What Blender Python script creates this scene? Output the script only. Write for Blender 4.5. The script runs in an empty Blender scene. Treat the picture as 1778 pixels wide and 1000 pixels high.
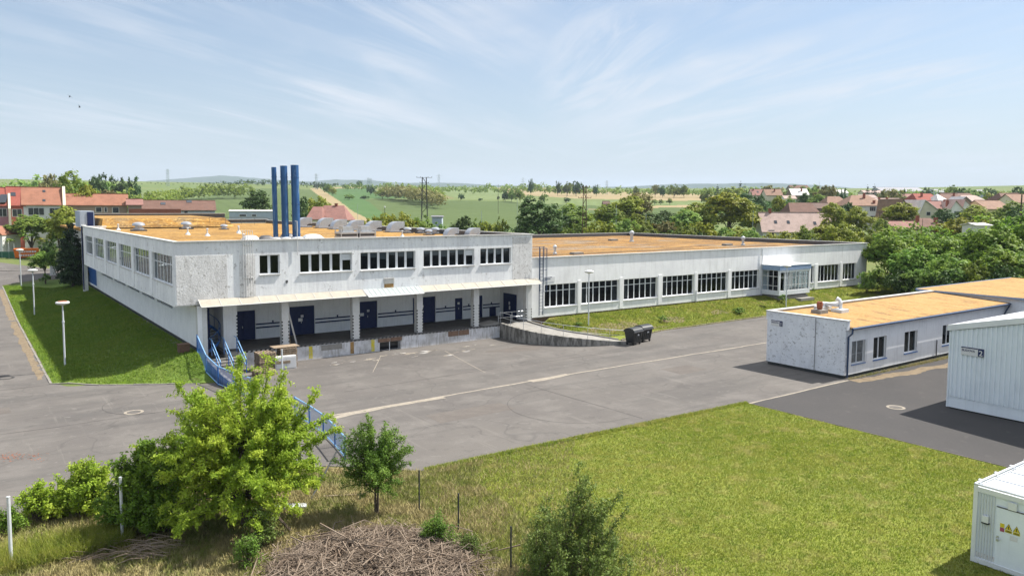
import bpy, math, random
import numpy as np
from mathutils import Vector, Matrix
from mathutils.geometry import delaunay_2d_cdt

# ---------------------------------------------------------------- camera, sky, sun, exposure
SC = bpy.context.scene
COL = SC.collection
H = 11.8                     # drone height above the yard
FPX, CX, CY = 1338.7, 889.0, 462.5
PITCH, YAW, ROLL = .0778624, .946378, .004436
_f = np.array([math.cos(YAW)*math.cos(PITCH), math.sin(YAW)*math.cos(PITCH), -math.sin(PITCH)])
_r = np.array([math.sin(YAW), -math.cos(YAW), 0.0]); _u = np.cross(_r, _f)
CR = math.cos(ROLL)*_r + math.sin(ROLL)*_u
CU = -math.sin(ROLL)*_r + math.cos(ROLL)*_u
CF = _f
cam = bpy.data.cameras.new('camera'); camo = bpy.data.objects.new('camera', cam); COL.objects.link(camo)
cam.sensor_width = 36; cam.sensor_fit = 'HORIZONTAL'; cam.lens = 36*FPX/1778
cam.shift_y = -37.5/1778; cam.clip_start = .5; cam.clip_end = 30000
mw = Matrix.Identity(4)
for i in range(3):
    mw[i][0] = CR[i]; mw[i][1] = CU[i]; mw[i][2] = -CF[i]
mw[2][3] = H
camo.matrix_world = mw
SC.camera = camo

SUN = Vector((.747, -.15, 1.0)).normalized()      # towards the sun
EL = math.asin(SUN.z)
sl = bpy.data.lights.new('sun', 'SUN'); so = bpy.data.objects.new('sun', sl); COL.objects.link(so)
sl.energy = 5.0; sl.angle = math.radians(.53); sl.color = (1.0, .95, .87)
so.rotation_euler = SUN.to_track_quat('Z', 'Y').to_euler()

W = bpy.data.worlds.new('World'); SC.world = W; W.use_nodes = True
wn, wl = W.node_tree.nodes, W.node_tree.links
wn.clear()
wo = wn.new('ShaderNodeOutputWorld'); bg = wn.new('ShaderNodeBackground'); wl.new(bg.outputs[0], wo.inputs[0])
sky = wn.new('ShaderNodeTexSky'); sky.sky_type = 'NISHITA'; sky.sun_disc = False
sky.sun_elevation = EL; sky.sun_rotation = math.atan2(SUN.x, SUN.y)
sky.altitude = 250; sky.air_density = 1.0; sky.dust_density = 1.0; sky.ozone_density = 1.6
bg.inputs[1].default_value = .079
tc = wn.new('ShaderNodeTexCoord')
sep = wn.new('ShaderNodeSeparateXYZ'); wl.new(tc.outputs['Generated'], sep.inputs[0])
def wmath(op, a, b=None, c=None):
    n = wn.new('ShaderNodeMath'); n.operation = op
    for i, v in enumerate((a, b, c)):
        if v is None: continue
        if isinstance(v, (int, float)): n.inputs[i].default_value = v
        else: wl.new(v, n.inputs[i])
    return n.outputs[0]
zc = wmath('MAXIMUM', sep.outputs[2], .0)
zd = wmath('ADD', zc, .10)
px_ = wmath('DIVIDE', sep.outputs[0], zd); py_ = wmath('DIVIDE', sep.outputs[1], zd)
comb = wn.new('ShaderNodeCombineXYZ'); wl.new(px_, comb.inputs[0]); wl.new(py_, comb.inputs[1])
def ramp_(v, lo, hi, a=0.0, b=1.0):
    r = wn.new('ShaderNodeMapRange'); r.interpolation_type = 'SMOOTHSTEP'; wl.new(v, r.inputs[0])
    for k, x in enumerate((lo, hi, a, b)): r.inputs[k+1].default_value = x
    return r.outputs[0]
def cirrus(az, sc, loc, scale, detail, dist, lo, hi):
    """bands of high cloud running towards azimuth az (degrees from +X)"""
    m1 = wn.new('ShaderNodeMapping'); wl.new(comb.outputs[0], m1.inputs[0]); m1.inputs['Rotation'].default_value[2] = -math.radians(az)
    mp = wn.new('ShaderNodeMapping'); wl.new(m1.outputs[0], mp.inputs[0])
    mp.inputs['Scale'].default_value = sc; mp.inputs['Location'].default_value = loc
    n = wn.new('ShaderNodeTexNoise'); wl.new(mp.outputs[0], n.inputs[0])
    n.inputs['Scale'].default_value = scale; n.inputs['Detail'].default_value = detail
    n.inputs['Roughness'].default_value = .6; n.inputs['Distortion'].default_value = dist
    return ramp_(n.outputs[0], lo, hi)
def dirdot(v):
    n = wn.new('ShaderNodeVectorMath'); n.operation = 'DOT_PRODUCT'; wl.new(tc.outputs['Generated'], n.inputs[0]); n.inputs[1].default_value = tuple(v); return n.outputs['Value']
lat = dirdot((math.sin(YAW), -math.cos(YAW), 0))
c1 = cirrus(31, (.20, 1.0, 1), (2.3, 1.1, 0), 1.6, 10, 1.3, .40, .66)
c1b = cirrus(20, (.10, 1.0, 1), (7.3, 4.1, 0), 5.0, 8, .9, .44, .62)
c2 = cirrus(80, (.26, 1.0, 1), (0, 4.4, 0), 1.6, 10, 1.6, .40, .66)
left_ = ramp_(lat, -.05, .22, 1, 0); right_ = ramp_(lat, -.02, .2)
_b = CR*(1060-CX)/FPX-CU*(120-CY)/FPX+CF; _b = _b/np.linalg.norm(_b)
blob = ramp_(dirdot(tuple(float(x) for x in _b)), .9930, .99995)
cmask = cirrus(0, (1, 1, 1), (5, 3.2, 0), .55, 4, .5, .36, .60)
c3 = cirrus(68, (.30, 1.5, 1), (3, 2, 0), 3.6, 12, .9, .38, .66)
cs = wmath('MAXIMUM', wmath('MULTIPLY', wmath('ADD', wmath('MULTIPLY', c1, .75), wmath('MULTIPLY', c1b, .25)), left_), wmath('MULTIPLY', c2, right_))
cs = wmath('MULTIPLY', cs, wmath('ADD', wmath('MULTIPLY', cmask, .75), .25))
cs = wmath('MAXIMUM', wmath('MULTIPLY', cs, .78), wmath('MULTIPLY', wmath('MULTIPLY', c3, blob), .62))
cs = wmath('MULTIPLY', cs, ramp_(zc, .0, .12))
puff = cirrus(40, (.5, .5, 1), (3.3, 8, 0), 2.6, 6, .2, .60, .70); pm = wmath('MULTIPLY', ramp_(zc, .018, .03), ramp_(zc, .05, .07, 1, 0))
cs = wmath('MAXIMUM', cs, wmath('MULTIPLY', wmath('MULTIPLY', puff, pm), .55))
veil = wmath('ADD', wmath('MULTIPLY', wmath('POWER', wmath('SUBTRACT', 1.0, zc), 6.0), .74), .07)
v1 = wn.new('ShaderNodeMix'); v1.data_type = 'RGBA'; wl.new(veil, v1.inputs[0]); wl.new(sky.outputs[0], v1.inputs[6]); v1.inputs[7].default_value = (3.3, 3.8, 4.2, 1)
mx = wn.new('ShaderNodeMix'); mx.data_type = 'RGBA'; wl.new(cs, mx.inputs[0]); wl.new(v1.outputs[2], mx.inputs[6])
mx.inputs[7].default_value = (5.6, 5.85, 6.3, 1)
zenith_fill = wn.new('ShaderNodeMix'); zenith_fill.data_type = 'RGBA'; wl.new(ramp_(zc, .34, .60, 0, .72), zenith_fill.inputs[0]); wl.new(mx.outputs[2], zenith_fill.inputs[6]); zenith_fill.inputs[7].default_value = (7.6, 7.9, 8.4, 1)  # brighter sky added overhead, out of view, to lift the shaded walls
wl.new(zenith_fill.outputs[2], bg.inputs[0])

SC.view_settings.view_transform = 'Standard'; SC.view_settings.look = 'None'
SC.view_settings.exposure = 0.9; SC.view_settings.gamma = 1.0
SC.render.engine = 'CYCLES'
SC.cycles.max_bounces = 6; SC.cycles.diffuse_bounces = 3; SC.cycles.glossy_bounces = 3
SC.cycles.transmission_bounces = 4; SC.cycles.transparent_max_bounces = 8; SC.cycles.volume_bounces = 0
SC.cycles.caustics_reflective = False; SC.cycles.caustics_refractive = False

# ---------------------------------------------------------------- helpers
RNG = np.random.default_rng(7)
ORG = {}
def tag(o, label=None, cat=None, group=None, kind=None):
    if label: o['label'] = label
    if cat: o['category'] = cat
    if group: o['group'] = group
    if kind: o['kind'] = kind
    return o
def thing(name, label, cat, loc=(0, 0, 0), rz=0, group=None):
    o = bpy.data.objects.new(name, None); COL.objects.link(o)
    o.location = loc; o.rotation_euler = (0, 0, rz); o.empty_display_size = .3
    ORG[o.name] = np.array(loc, float)
    return tag(o, label, cat, group)
def copy_tree(o, parent=None):
    c = o.copy(); COL.objects.link(c)
    if parent is not None: c.parent = parent
    for ch in list(o.children): copy_tree(ch, c)
    return c
def np_mesh(name, V, Fc, mats, midx=None, smooth=False):
    """V (n,3), Fc (m,k) equal-size faces"""
    me = bpy.data.meshes.new(name)
    V = np.asarray(V, np.float32); Fc = np.asarray(Fc, np.int32)
    m, k = Fc.shape
    me.vertices.add(len(V)); me.vertices.foreach_set('co', V.ravel())
    me.loops.add(m*k); me.loops.foreach_set('vertex_index', Fc.ravel())
    me.polygons.add(m); me.polygons.foreach_set('loop_start', np.arange(0, m*k, k, dtype=np.int32))
    me.polygons.foreach_set('loop_total', np.full(m, k, np.int32))
    if midx is not None: me.polygons.foreach_set('material_index', np.asarray(midx, np.int32))
    if smooth: me.polygons.foreach_set('use_smooth', np.ones(m, bool))
    for mt in (mats if isinstance(mats, (list, tuple)) else [mats]): me.materials.append(mt)
    me.update(calc_edges=True)
    return me
def link(name, me, parent=None, loc=(0, 0, 0)):
    o = bpy.data.objects.new(name, me); COL.objects.link(o)
    if parent is not None:
        o.parent = parent; ORG[o.name] = ORG.get(parent.name, np.zeros(3))
    else:
        o.location = loc; ORG[o.name] = np.array(loc, float)
    return o
class MB:
    def __init__(s): s.v = []; s.f = []; s.m = []
    def add(s, vs, fs, mi=0):
        b = len(s.v); s.v += [tuple(map(float, p)) for p in vs]
        for f in fs: s.f.append(tuple(b+i for i in f)); s.m.append(mi)
        return s
    def hexa(s, p, mi=0):   # 8 points: bottom 4 ccw, top 4 ccw
        return s.add(p, [(0, 3, 2, 1), (4, 5, 6, 7), (0, 1, 5, 4), (1, 2, 6, 5), (2, 3, 7, 6), (3, 0, 4, 7)], mi)
    def box(s, x0, x1, y0, y1, z0, z1, mi=0):
        return s.hexa([(x0, y0, z0), (x1, y0, z0), (x1, y1, z0), (x0, y1, z0), (x0, y0, z1), (x1, y0, z1), (x1, y1, z1), (x0, y1, z1)], mi)
    def prism(s, poly, z0, z1, mi=0):
        n = len(poly); v = [(x, y, z0) for x, y in poly]+[(x, y, z1) for x, y in poly]
        return s.add(v, [tuple(range(n))[::-1], tuple(range(n, 2*n))]+[(i, (i+1) % n, n+(i+1) % n, n+i) for i in range(n)], mi)
    def tube(s, pts, r, n=8, mi=0, cap=True):
        pts = [Vector(p) for p in pts]; rs = r if isinstance(r, (list, tuple)) else [r]*len(pts)
        rings = []; b = []
        for i, p in enumerate(pts):
            d = (pts[min(i+1, len(pts)-1)]-pts[max(i-1, 0)]).normalized()
            a = d.orthogonal().normalized() if i == 0 else (b[-1]-d*b[-1].dot(d)).normalized()
            b.append(a); c = d.cross(a)
            rings.append([p+(a*math.cos(t)+c*math.sin(t))*rs[i] for t in (2*math.pi*k/n for k in range(n))])
        v = [q for R in rings for q in R]; f = []
        for i in range(len(pts)-1):
            for k in range(n): f.append((i*n+k, i*n+(k+1) % n, (i+1)*n+(k+1) % n, (i+1)*n+k))
        if cap: f += [tuple(range(n))[::-1], tuple(range((len(pts)-1)*n, len(pts)*n))]
        return s.add(v, f, mi)
    def lathe(s, c, prof, n=16, mi=0):   # prof [(r,z)]
        v = [(c[0]+r*math.cos(2*math.pi*k/n), c[1]+r*math.sin(2*math.pi*k/n), c[2]+z) for r, z in prof for k in range(n)]
        f = [(i*n+k, i*n+(k+1) % n, (i+1)*n+(k+1) % n, (i+1)*n+k) for i in range(len(prof)-1) for k in range(n)]
        f += [tuple(range(n))[::-1], tuple(range((len(prof)-1)*n, len(prof)*n))]
        return s.add(v, f, mi)
    def build(s, name, mat, parent=None, rel=False, loc=None, smooth=False, bevel=0):
        me = bpy.data.meshes.new(name)
        off = np.zeros(3)
        if parent is not None and not rel: off = ORG[parent.name]
        elif loc is not None: off = np.array(loc, float)
        v = [(a-off[0], b-off[1], c-off[2]) for a, b, c in s.v]
        me.from_pydata(v, [], s.f)
        for mt in (mat if isinstance(mat, (list, tuple)) else [mat]): me.materials.append(mt)
        me.polygons.foreach_set('material_index', s.m)
        if smooth: me.polygons.foreach_set('use_smooth', [True]*len(s.f))
        me.update()
        o = link(name, me, parent, loc if loc is not None else (0, 0, 0))
        if smooth:
            try: me.set_sharp_from_angle(angle=math.radians(40))
            except Exception: pass
        return o
class Fr:    # a wall frame: a along the wall, b outwards, c up
    def __init__(s, o, u, n): s.o = Vector(o); s.u = Vector(u); s.n = Vector(n)
    def p(s, a, b, c): return s.o+s.u*a+s.n*b+Vector((0, 0, c))
    def box(s, mb, a0, a1, b0, b1, c0, c1, mi=0):
        q = [s.p(a0, b1, c0), s.p(a1, b1, c0), s.p(a1, b0, c0), s.p(a0, b0, c0)]
        t = [s.p(a0, b1, c1), s.p(a1, b1, c1), s.p(a1, b0, c1), s.p(a0, b0, c1)]
        if s.u.cross(Vector((0, 0, 1))).dot(s.n) < 0: q.reverse(); t.reverse()
        return mb.hexa(q+t, mi)
    def wall(s, mb, a0, a1, c0, c1, th, ops, mi=0):
        """outer skin + reveals + inner skin with openings (a0,a1,c0,c1)"""
        xs = sorted({a0, a1, *[o[0] for o in ops], *[o[1] for o in ops]}); zs = sorted({c0, c1, *[o[2] for o in ops], *[o[3] for o in ops]})
        flip = s.u.cross(Vector((0, 0, 1))).dot(s.n) < 0
        def q(ps, fl=False):
            ps = list(ps)
            if fl != flip: ps.reverse()
            mb.add(ps, [(0, 1, 2, 3)], mi)
        for i in range(len(xs)-1):
            for j in range(len(zs)-1):
                x, X, z, Z_ = xs[i], xs[i+1], zs[j], zs[j+1]; mxx, mz = (x+X)/2, (z+Z_)/2
                if any(o[0] < mxx < o[1] and o[2] < mz < o[3] for o in ops): continue
                q([s.p(x, 0, z), s.p(X, 0, z), s.p(X, 0, Z_), s.p(x, 0, Z_)])
                q([s.p(x, -th, z), s.p(X, -th, z), s.p(X, -th, Z_), s.p(x, -th, Z_)], True)
        for a, A, c, C_ in list(ops)+[None]*0:
            q([s.p(a, 0, c), s.p(A, 0, c), s.p(A, -th, c), s.p(a, -th, c)], True)
            q([s.p(a, 0, C_), s.p(A, 0, C_), s.p(A, -th, C_), s.p(a, -th, C_)])
            q([s.p(a, 0, c), s.p(a, 0, C_), s.p(a, -th, C_), s.p(a, -th, c)])
            q([s.p(A, 0, c), s.p(A, 0, C_), s.p(A, -th, C_), s.p(A, -th, c)], True)
        for c, fl in ((c0, False), (c1, True)): q([s.p(a0, 0, c), s.p(a1, 0, c), s.p(a1, -th, c), s.p(a0, -th, c)], not fl)
        for a, fl in ((a0, True), (a1, False)): q([s.p(a, 0, c0), s.p(a, -th, c0), s.p(a, -th, c1), s.p(a, 0, c1)], not fl)

# ---------------------------------------------------------------- materials
def srgb(h):
    c = [int(h[i:i+2], 16)/255 for i in (0, 2, 4)]
    return tuple((x/12.92 if x <= .04045 else ((x+.055)/1.055)**2.4) for x in c)+(1,)
def lin(c): return tuple(c)+(1,) if len(c) == 3 else c
def mat(name, col, rough=.85, metal=0.0, spec=.25, layers=(), bump=None, obj=False, transl=0.0, rand=0.0, upn=0.0):
    """layers: (kind, scale, lo, hi, colour, strength[, vector scale])"""
    m = bpy.data.materials.new(name); m.use_nodes = True
    N, L = m.node_tree.nodes, m.node_tree.links; N.clear()
    out = N.new('ShaderNodeOutputMaterial'); B = N.new('ShaderNodeBsdfPrincipled')
    B.inputs['Roughness'].default_value = rough; B.inputs['Metallic'].default_value = metal
    B.inputs['Specular IOR Level'].default_value = spec
    if obj: src = N.new('ShaderNodeTexCoord').outputs['Object']
    else: src = N.new('ShaderNodeNewGeometry').outputs['Position']
    def tex(kind, scale, vs):
        v = src
        if vs:
            mp = N.new('ShaderNodeMapping'); L.new(src, mp.inputs[0]); mp.inputs['Scale'].default_value = vs[:3]
            if len(vs) > 3: mp.inputs['Rotation'].default_value[2] = math.radians(vs[3])
            v = mp.outputs[0]
        if kind == 'vor':
            t = N.new('ShaderNodeTexVoronoi'); t.inputs['Scale'].default_value = scale; L.new(v, t.inputs['Vector']); return t.outputs[0]
        if kind == 'cell':
            t = N.new('ShaderNodeTexVoronoi'); t.inputs['Scale'].default_value = scale; L.new(v, t.inputs['Vector'])
            sx = N.new('ShaderNodeSeparateColor'); L.new(t.outputs['Color'], sx.inputs[0]); return sx.outputs[0]
        if kind == 'crack':
            t = N.new('ShaderNodeTexVoronoi'); t.feature = 'DISTANCE_TO_EDGE'; t.inputs['Scale'].default_value = scale
            nn = N.new('ShaderNodeTexNoise'); nn.inputs['Scale'].default_value = scale*3; L.new(v, nn.inputs['Vector'])
            mm = N.new('ShaderNodeVectorMath'); mm.operation = 'MULTIPLY_ADD'; L.new(nn.outputs['Color'], mm.inputs[0])
            mm.inputs[1].default_value = (1.2/scale*.5,)*3; L.new(v, mm.inputs[2]); L.new(mm.outputs[0], t.inputs['Vector']); return t.outputs[0]
        if kind == 'wave':
            t = N.new('ShaderNodeTexWave'); t.inputs['Scale'].default_value = scale; t.inputs['Distortion'].default_value = 3
            t.inputs['Detail'].default_value = 3; L.new(v, t.inputs['Vector']); return t.outputs['Fac']
        if kind == 'straight':
            t = N.new('ShaderNodeTexWave'); t.inputs['Scale'].default_value = scale; L.new(v, t.inputs['Vector']); return t.outputs['Fac']
        t = N.new('ShaderNodeTexNoise'); t.inputs['Scale'].default_value = scale
        t.inputs['Detail'].default_value = 8 if kind == 'noise' else 3; t.inputs['Roughness'].default_value = .65
        L.new(v, t.inputs['Vector']); return t.outputs[0]
    cur = None
    for ly in layers:
        kind, scale, lo, hi, c2, st = ly[:6]; vs = ly[6] if len(ly) > 6 else None
        r = N.new('ShaderNodeMapRange'); r.inputs[1].default_value = lo; r.inputs[2].default_value = hi; r.inputs[4].default_value = st
        L.new(tex(kind, scale, vs), r.inputs[0])
        x = N.new('ShaderNodeMix'); x.data_type = 'RGBA'; L.new(r.outputs[0], x.inputs[0])
        if cur is None: x.inputs[6].default_value = lin(col)
        else: L.new(cur, x.inputs[6])
        x.inputs[7].default_value = lin(c2); cur = x.outputs[2]
    if rand:
        oi = N.new('ShaderNodeObjectInfo'); hs = N.new('ShaderNodeHueSaturation')
        for i, (a, b) in enumerate(((.5-rand*.10, .5+rand*.06), (1-rand*.3, 1+rand*.2), (1-rand, 1+rand))):
            r = N.new('ShaderNodeMapRange'); 
            if i == 1: r.inputs[1].default_value, r.inputs[2].default_value = 1, 0
            L.new(oi.outputs['Random'], r.inputs[0]); r.inputs[3].default_value = a; r.inputs[4].default_value = b
            L.new(r.outputs[0], hs.inputs[i])
        if cur is None: hs.inputs[4].default_value = lin(col)
        else: L.new(cur, hs.inputs[4])
        cur = hs.outputs[0]
    if cur is None: B.inputs['Base Color'].default_value = lin(col)
    else: L.new(cur, B.inputs['Base Color'])
    if bump:
        bs, bst = bump[:2]; t = tex('noise', bs, bump[2] if len(bump) > 2 else None)
        bn = N.new('ShaderNodeBump'); bn.inputs['Strength'].default_value = bst; bn.inputs['Distance'].default_value = .05
        L.new(t, bn.inputs['Height']); L.new(bn.outputs[0], B.inputs['Normal'])
    if upn:      # shading normals tipped upwards so the blades render brighter
        g_ = N.new('ShaderNodeNewGeometry'); vm = N.new('ShaderNodeVectorMath'); vm.operation = 'MULTIPLY_ADD'; L.new(g_.outputs['Normal'], vm.inputs[0]); vm.inputs[1].default_value = (1-upn,)*3; vm.inputs[2].default_value = (0, 0, upn)
        vn = N.new('ShaderNodeVectorMath'); vn.operation = 'NORMALIZE'; L.new(vm.outputs[0], vn.inputs[0]); L.new(vn.outputs[0], B.inputs['Normal'])
    if transl:
        T = N.new('ShaderNodeBsdfTranslucent'); X = N.new('ShaderNodeMixShader'); X.inputs[0].default_value = transl
        if cur is None: T.inputs[0].default_value = lin(col)
        else: L.new(cur, T.inputs[0])
        L.new(B.outputs[0], X.inputs[1]); L.new(T.outputs[0], X.inputs[2]); L.new(X.outputs[0], out.inputs[0])
    else: L.new(B.outputs[0], out.inputs[0])
    return m
MT = {}
MT['stucco'] = mat('white_stucco', (0.823, 0.836, 0.840), .9, layers=[
    ('noise', .35, .45, .62, (0.663, 0.676, 0.703), .7), ('noise', 1.0, .55, .72, (0.428, 0.417, 0.407), .3, (3, 3, .25)), ('noise', 2.2, .60, .66, (0.385, 0.371, 0.358), .75),
    ('noise', 1.5, .42, .75, (0.557, 0.564, 0.584), .6, (3.5, 3.5, .35)), ('noise', 9, .60, .66, (0.358, 0.345, 0.332), .35)], bump=(6, .25))
MT['stucco_old'] = mat('weathered_stucco', (0.736, 0.730, 0.724), .95, layers=[
    ('noise', .8, .42, .56, (0.56, 0.55, 0.54), .6), ('noise', 3.4, .57, .62, (0.27, 0.26, 0.24), .7), ('noise', 12, .5, .62, (0.380, 0.368, 0.345), .5),
    ('noise', 1.2, .5, .7, (0.437, 0.425, 0.414), .5, (4, 4, .4))], bump=(8, .5))
MT['stucco_wing'] = mat('wing_stucco', (0.840, 0.839, 0.839), .9, layers=[
    ('noise', .3, .45, .65, (0.710, 0.703, 0.716), .7), ('noise', 1.4, .48, .74, (0.505, 0.498, 0.477), .4, (2, 2, .25)), ('noise', 7, .64, .68, (0.422, 0.409, 0.382), .5)], bump=(6, .2))
MT['stucco_spots'] = mat('peeling_paint', (.76, .78, .82), .9, layers=[
    ('noise', 1.1, .45, .6, (.64, .66, .71), .6), ('noise', 5.5, .585, .625, (.30, .30, .31), .8, (1.0, .8, 1.3)), ('noise', 2.2, .60, .68, (.45, .45, .46), .6), ('noise', 16, .60, .66, (.34, .34, .35), .6), ('noise', 1.4, .5, .7, (.55, .56, .58), .4, (4, 4, .3))], bump=(9, .3))
MT['stucco_clean'] = mat('plain_plaster', (0.806, 0.819, 0.838), .9, layers=[('noise', .9, .45, .65, (0.693, 0.706, 0.731), .6), ('noise', 6, .66, .7, (0.428, 0.403, 0.378), .6), ('noise', 1.5, .5, .75, (0.504, 0.504, 0.504), .4, (4, 4, .3))], bump=(7, .15))
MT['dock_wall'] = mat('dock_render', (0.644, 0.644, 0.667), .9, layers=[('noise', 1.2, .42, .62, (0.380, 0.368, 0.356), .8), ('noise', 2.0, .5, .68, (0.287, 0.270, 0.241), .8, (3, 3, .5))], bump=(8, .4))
MT['ramp_conc'] = mat('stained_concrete', (0.302, 0.288, 0.266), .95, layers=[('noise', 1.3, .44, .56, (0.086, 0.083, 0.072), .85, (2.2, 2.2, .5)), ('noise', 6, .5, .65, (0.216, 0.202, 0.180), .6)], bump=(8, .5))
MT['concrete'] = mat('concrete', (0.270, 0.259, 0.240), .95, layers=[('noise', 1.6, .4, .65, (0.188, 0.176, 0.158), .8), ('noise', 14, .5, .65, (0.315, 0.300, 0.277), .5)], bump=(10, .3))
MT['dark_floor'] = mat('dark_platform', (.065, .062, .06), .8, layers=[('noise', 1.5, .4, .7, (.12, .112, .10), .7)])  # dark grey floor tone, mottled a little lighter
MT['plinth'] = mat('dark_plinth', (.035, .04, .042), .9, layers=[('noise', 3, .4, .7, (.08, .08, .075), .6)])
MT['brown_plinth'] = mat('brown_plinth', (.10, .065, .045), .9, layers=[('noise', 3, .4, .7, (.16, .12, .09), .6)])
MT['moss'] = mat('mossy_gravel_roof', (0.310, 0.164, 0.040), .97, layers=[
    ('noise', .30, .44, .56, (0.207, 0.109, 0.032), .85), ('noise', .42, .50, .60, (0.099, 0.057, 0.022), .75, (.35, 2.6, 1)),
    ('noise', .50, .49, .60, (0.470, 0.283, 0.079), .85, (.45, 3.0, 1)), ('noise', .16, .58, .66, (0.188, 0.150, 0.095), .7), ('noise', 2.2, .54, .62, (0.122, 0.073, 0.028), .7), ('noise', 3.5, .56, .62, (0.527, 0.347, 0.127), .65)], bump=(9, .8))
MT['moss_wing'] = mat('mossy_roof_brown', (0.237, 0.123, 0.041), .97, layers=[
    ('noise', .20, .44, .56, (0.142, 0.080, 0.034), .85), ('noise', .40, .50, .60, (0.081, 0.050, 0.026), .8, (.3, 2.6, 1)),
    ('noise', .50, .50, .60, (0.418, 0.237, 0.061), .85, (.32, 3.0, 1)), ('noise', .09, .55, .61, (0.209, 0.173, 0.135), .8, (1, 2, 1)), ('noise', 2.0, .54, .62, (0.104, 0.064, 0.031), .7), ('noise', 3.5, .57, .63, (0.475, 0.301, 0.098), .6)], bump=(9, .8))
MT['moss_pale'] = mat('pale_mossy_roof', (0.377, 0.225, 0.087), .97, layers=[
    ('noise', .5, .44, .62, (0.309, 0.176, 0.058), .7), ('noise', 1.1, .52, .62, (0.174, 0.106, 0.048), .8, (1, .4, 1)), ('noise', 4, .5, .62, (0.453, 0.296, 0.128), .7), ('noise', 14, .5, .66, (0.212, 0.127, 0.051), .5)], bump=(9, .6))
MT['coping'] = mat('pale_coping_sheet', (0.528, 0.520, 0.496), .5, .0, .4, layers=[('noise', 3, .5, .7, (0.360, 0.352, 0.336), .7)])
MT['dark_metal'] = mat('dark_sheet', (.10, .10, .105), .5, .3)
MT['galv'] = mat('galvanised_sheet', (.55, .57, .60), .42, .75, .5, layers=[('noise', 5, .4, .7, (.40, .42, .45), .7)])
MT['galv_paint'] = mat('pale_grey_metal', (.60, .63, .66), .5, .15, .4, layers=[('noise', 6, .5, .7, (.45, .46, .48), .6)])
MT['white'] = mat('white_paint', (0.607, 0.607, 0.599), .6, layers=[('noise', 4, .5, .7, (0.476, 0.467, 0.451), .6)])
MT['frame'] = mat('window_frame_paint', (0.713, 0.736, 0.759), .55, layers=[('noise', 5, .5, .7, (0.552, 0.564, 0.575), .6)])
MT['navy'] = mat('navy_paint', (.012, .022, .085), .55, layers=[('noise', 3, .45, .7, (.02, .04, .12), .6)])
MT['blue'] = mat('blue_paint', (.035, .125, .36), .45, .1, .4, layers=[('noise', 2.5, .45, .65, (.05, .16, .42), .8), ('noise', 3, .6, .7, (.28, .34, .42), .5, (1, 1, .3))])
MT['chimney_blue'] = mat('faded_blue_flue', (.022, .085, .24), .42, .25, .5, layers=[('noise', 1.3, .45, .62, (.05, .15, .34), .9, (3, 3, .4)), ('noise', 2.5, .58, .68, (.35, .42, .50), .7, (4, 4, .35))])
MT['blue_light'] = mat('light_blue_rail', (.22, .42, .68), .5, .1, .4)
MT['blue_grey'] = mat('blue_grey_fascia', (.20, .28, .42), .7, layers=[('noise', 3, .4, .65, (.27, .35, .48), .8)])
MT['canopy'] = mat('yellowed_canopy_sheet', (.47, .435, .365), .5, .0, .3, layers=[('noise', 2, .4, .65, (.40, .37, .31), .8)], transl=.2)
MT['canopy_new'] = mat('pale_grey_canopy_sheet', (.43, .48, .48), .4, .0, .4, layers=[('noise', 2, .4, .65, (.36, .41, .41), .8)], transl=.15)
MT['black_plastic'] = mat('black_plastic', (.018, .02, .022), .38, 0, .5, layers=[('noise', 6, .5, .7, (.04, .042, .045), .6)])
MT['yellow'] = mat('yellow_paint', (.62, .52, .04), .7, layers=[('noise', 6, .45, .6, (.5, .48, .35), .7)])
MT['orange'] = mat('orange_paint', (.72, .17, .02), .6, layers=[('noise', 1.5, .5, .7, (.5, .12, .02), .6)])
MT['black'] = mat('black_paint', (.012, .012, .014), .7)
MT['wood'] = mat('weathered_wood', (.30, .23, .16), .9, layers=[('noise', 3, .4, .65, (.17, .125, .09), .8, (1, 6, 6)), ('noise', 8, .5, .65, (.42, .35, .27), .5)])
MT['rust_wood'] = mat('reddish_board', (.21, .135, .095), .9, layers=[('noise', 3, .4, .65, (.14, .09, .065), .8)])
MT['corr'] = mat('pale_blue_grey_cladding', (0.756, 0.810, 0.860), .5, .0, .4, layers=[('noise', .8, .45, .65, (0.675, 0.729, 0.783), .7), ('noise', 2, .55, .75, (0.567, 0.594, 0.621), .5, (4, 4, .2))])
MT['roofsheet'] = mat('pale_roof_sheet', (0.726, 0.748, 0.759), .45, .1, .4, layers=[('noise', 1.2, .45, .65, (0.616, 0.638, 0.660), .7)])
MT['terra'] = mat('terracotta', (.30, .11, .06), .85, layers=[('noise', 6, .4, .7, (.16, .06, .04), .7)])
MT['rust'] = mat('rusty_steel', (.12, .075, .055), .8, .2, layers=[('noise', 6, .4, .7, (.20, .11, .07), .7)])
MT['pole'] = mat('grey_green_pole', (.36, .42, .42), .6, .1)
MT['paper'] = mat('white_paper', (0.640, 0.640, 0.640), .7)
MT['curtain'] = mat('pale_curtain', (.42, .40, .38), .9, layers=[('straight', 3, .3, .7, (.28, .27, .26), .7, (1, 1, .05))])
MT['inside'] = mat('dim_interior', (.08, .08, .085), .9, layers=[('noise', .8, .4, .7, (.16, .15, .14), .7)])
MT['asphalt'] = mat('worn_asphalt', (0.138, 0.127, 0.117), .95, spec=.15, layers=[
    ('noise', .06, .42, .58, (0.110, 0.101, 0.096), .85), ('noise', .35, .48, .62, (0.160, 0.148, 0.137), .7), ('noise', .28, .50, .62, (0.092, 0.087, 0.083), .6, (.22, 1.6, 1)),
    ('noise', .9, .58, .66, (0.074, 0.070, 0.067), .45), ('noise', 1.7, .60, .68, (0.187, 0.176, 0.162), .6), ('crack', .07, .006, .0, (0.070, 0.066, 0.064), .45), ('noise', .5, .60, .66, (0.192, 0.179, 0.162), .35, (3, .2, 1, 30)), ('noise', 26, .45, .7, (0.092, 0.087, 0.081), .5)], bump=(40, .15))
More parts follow.
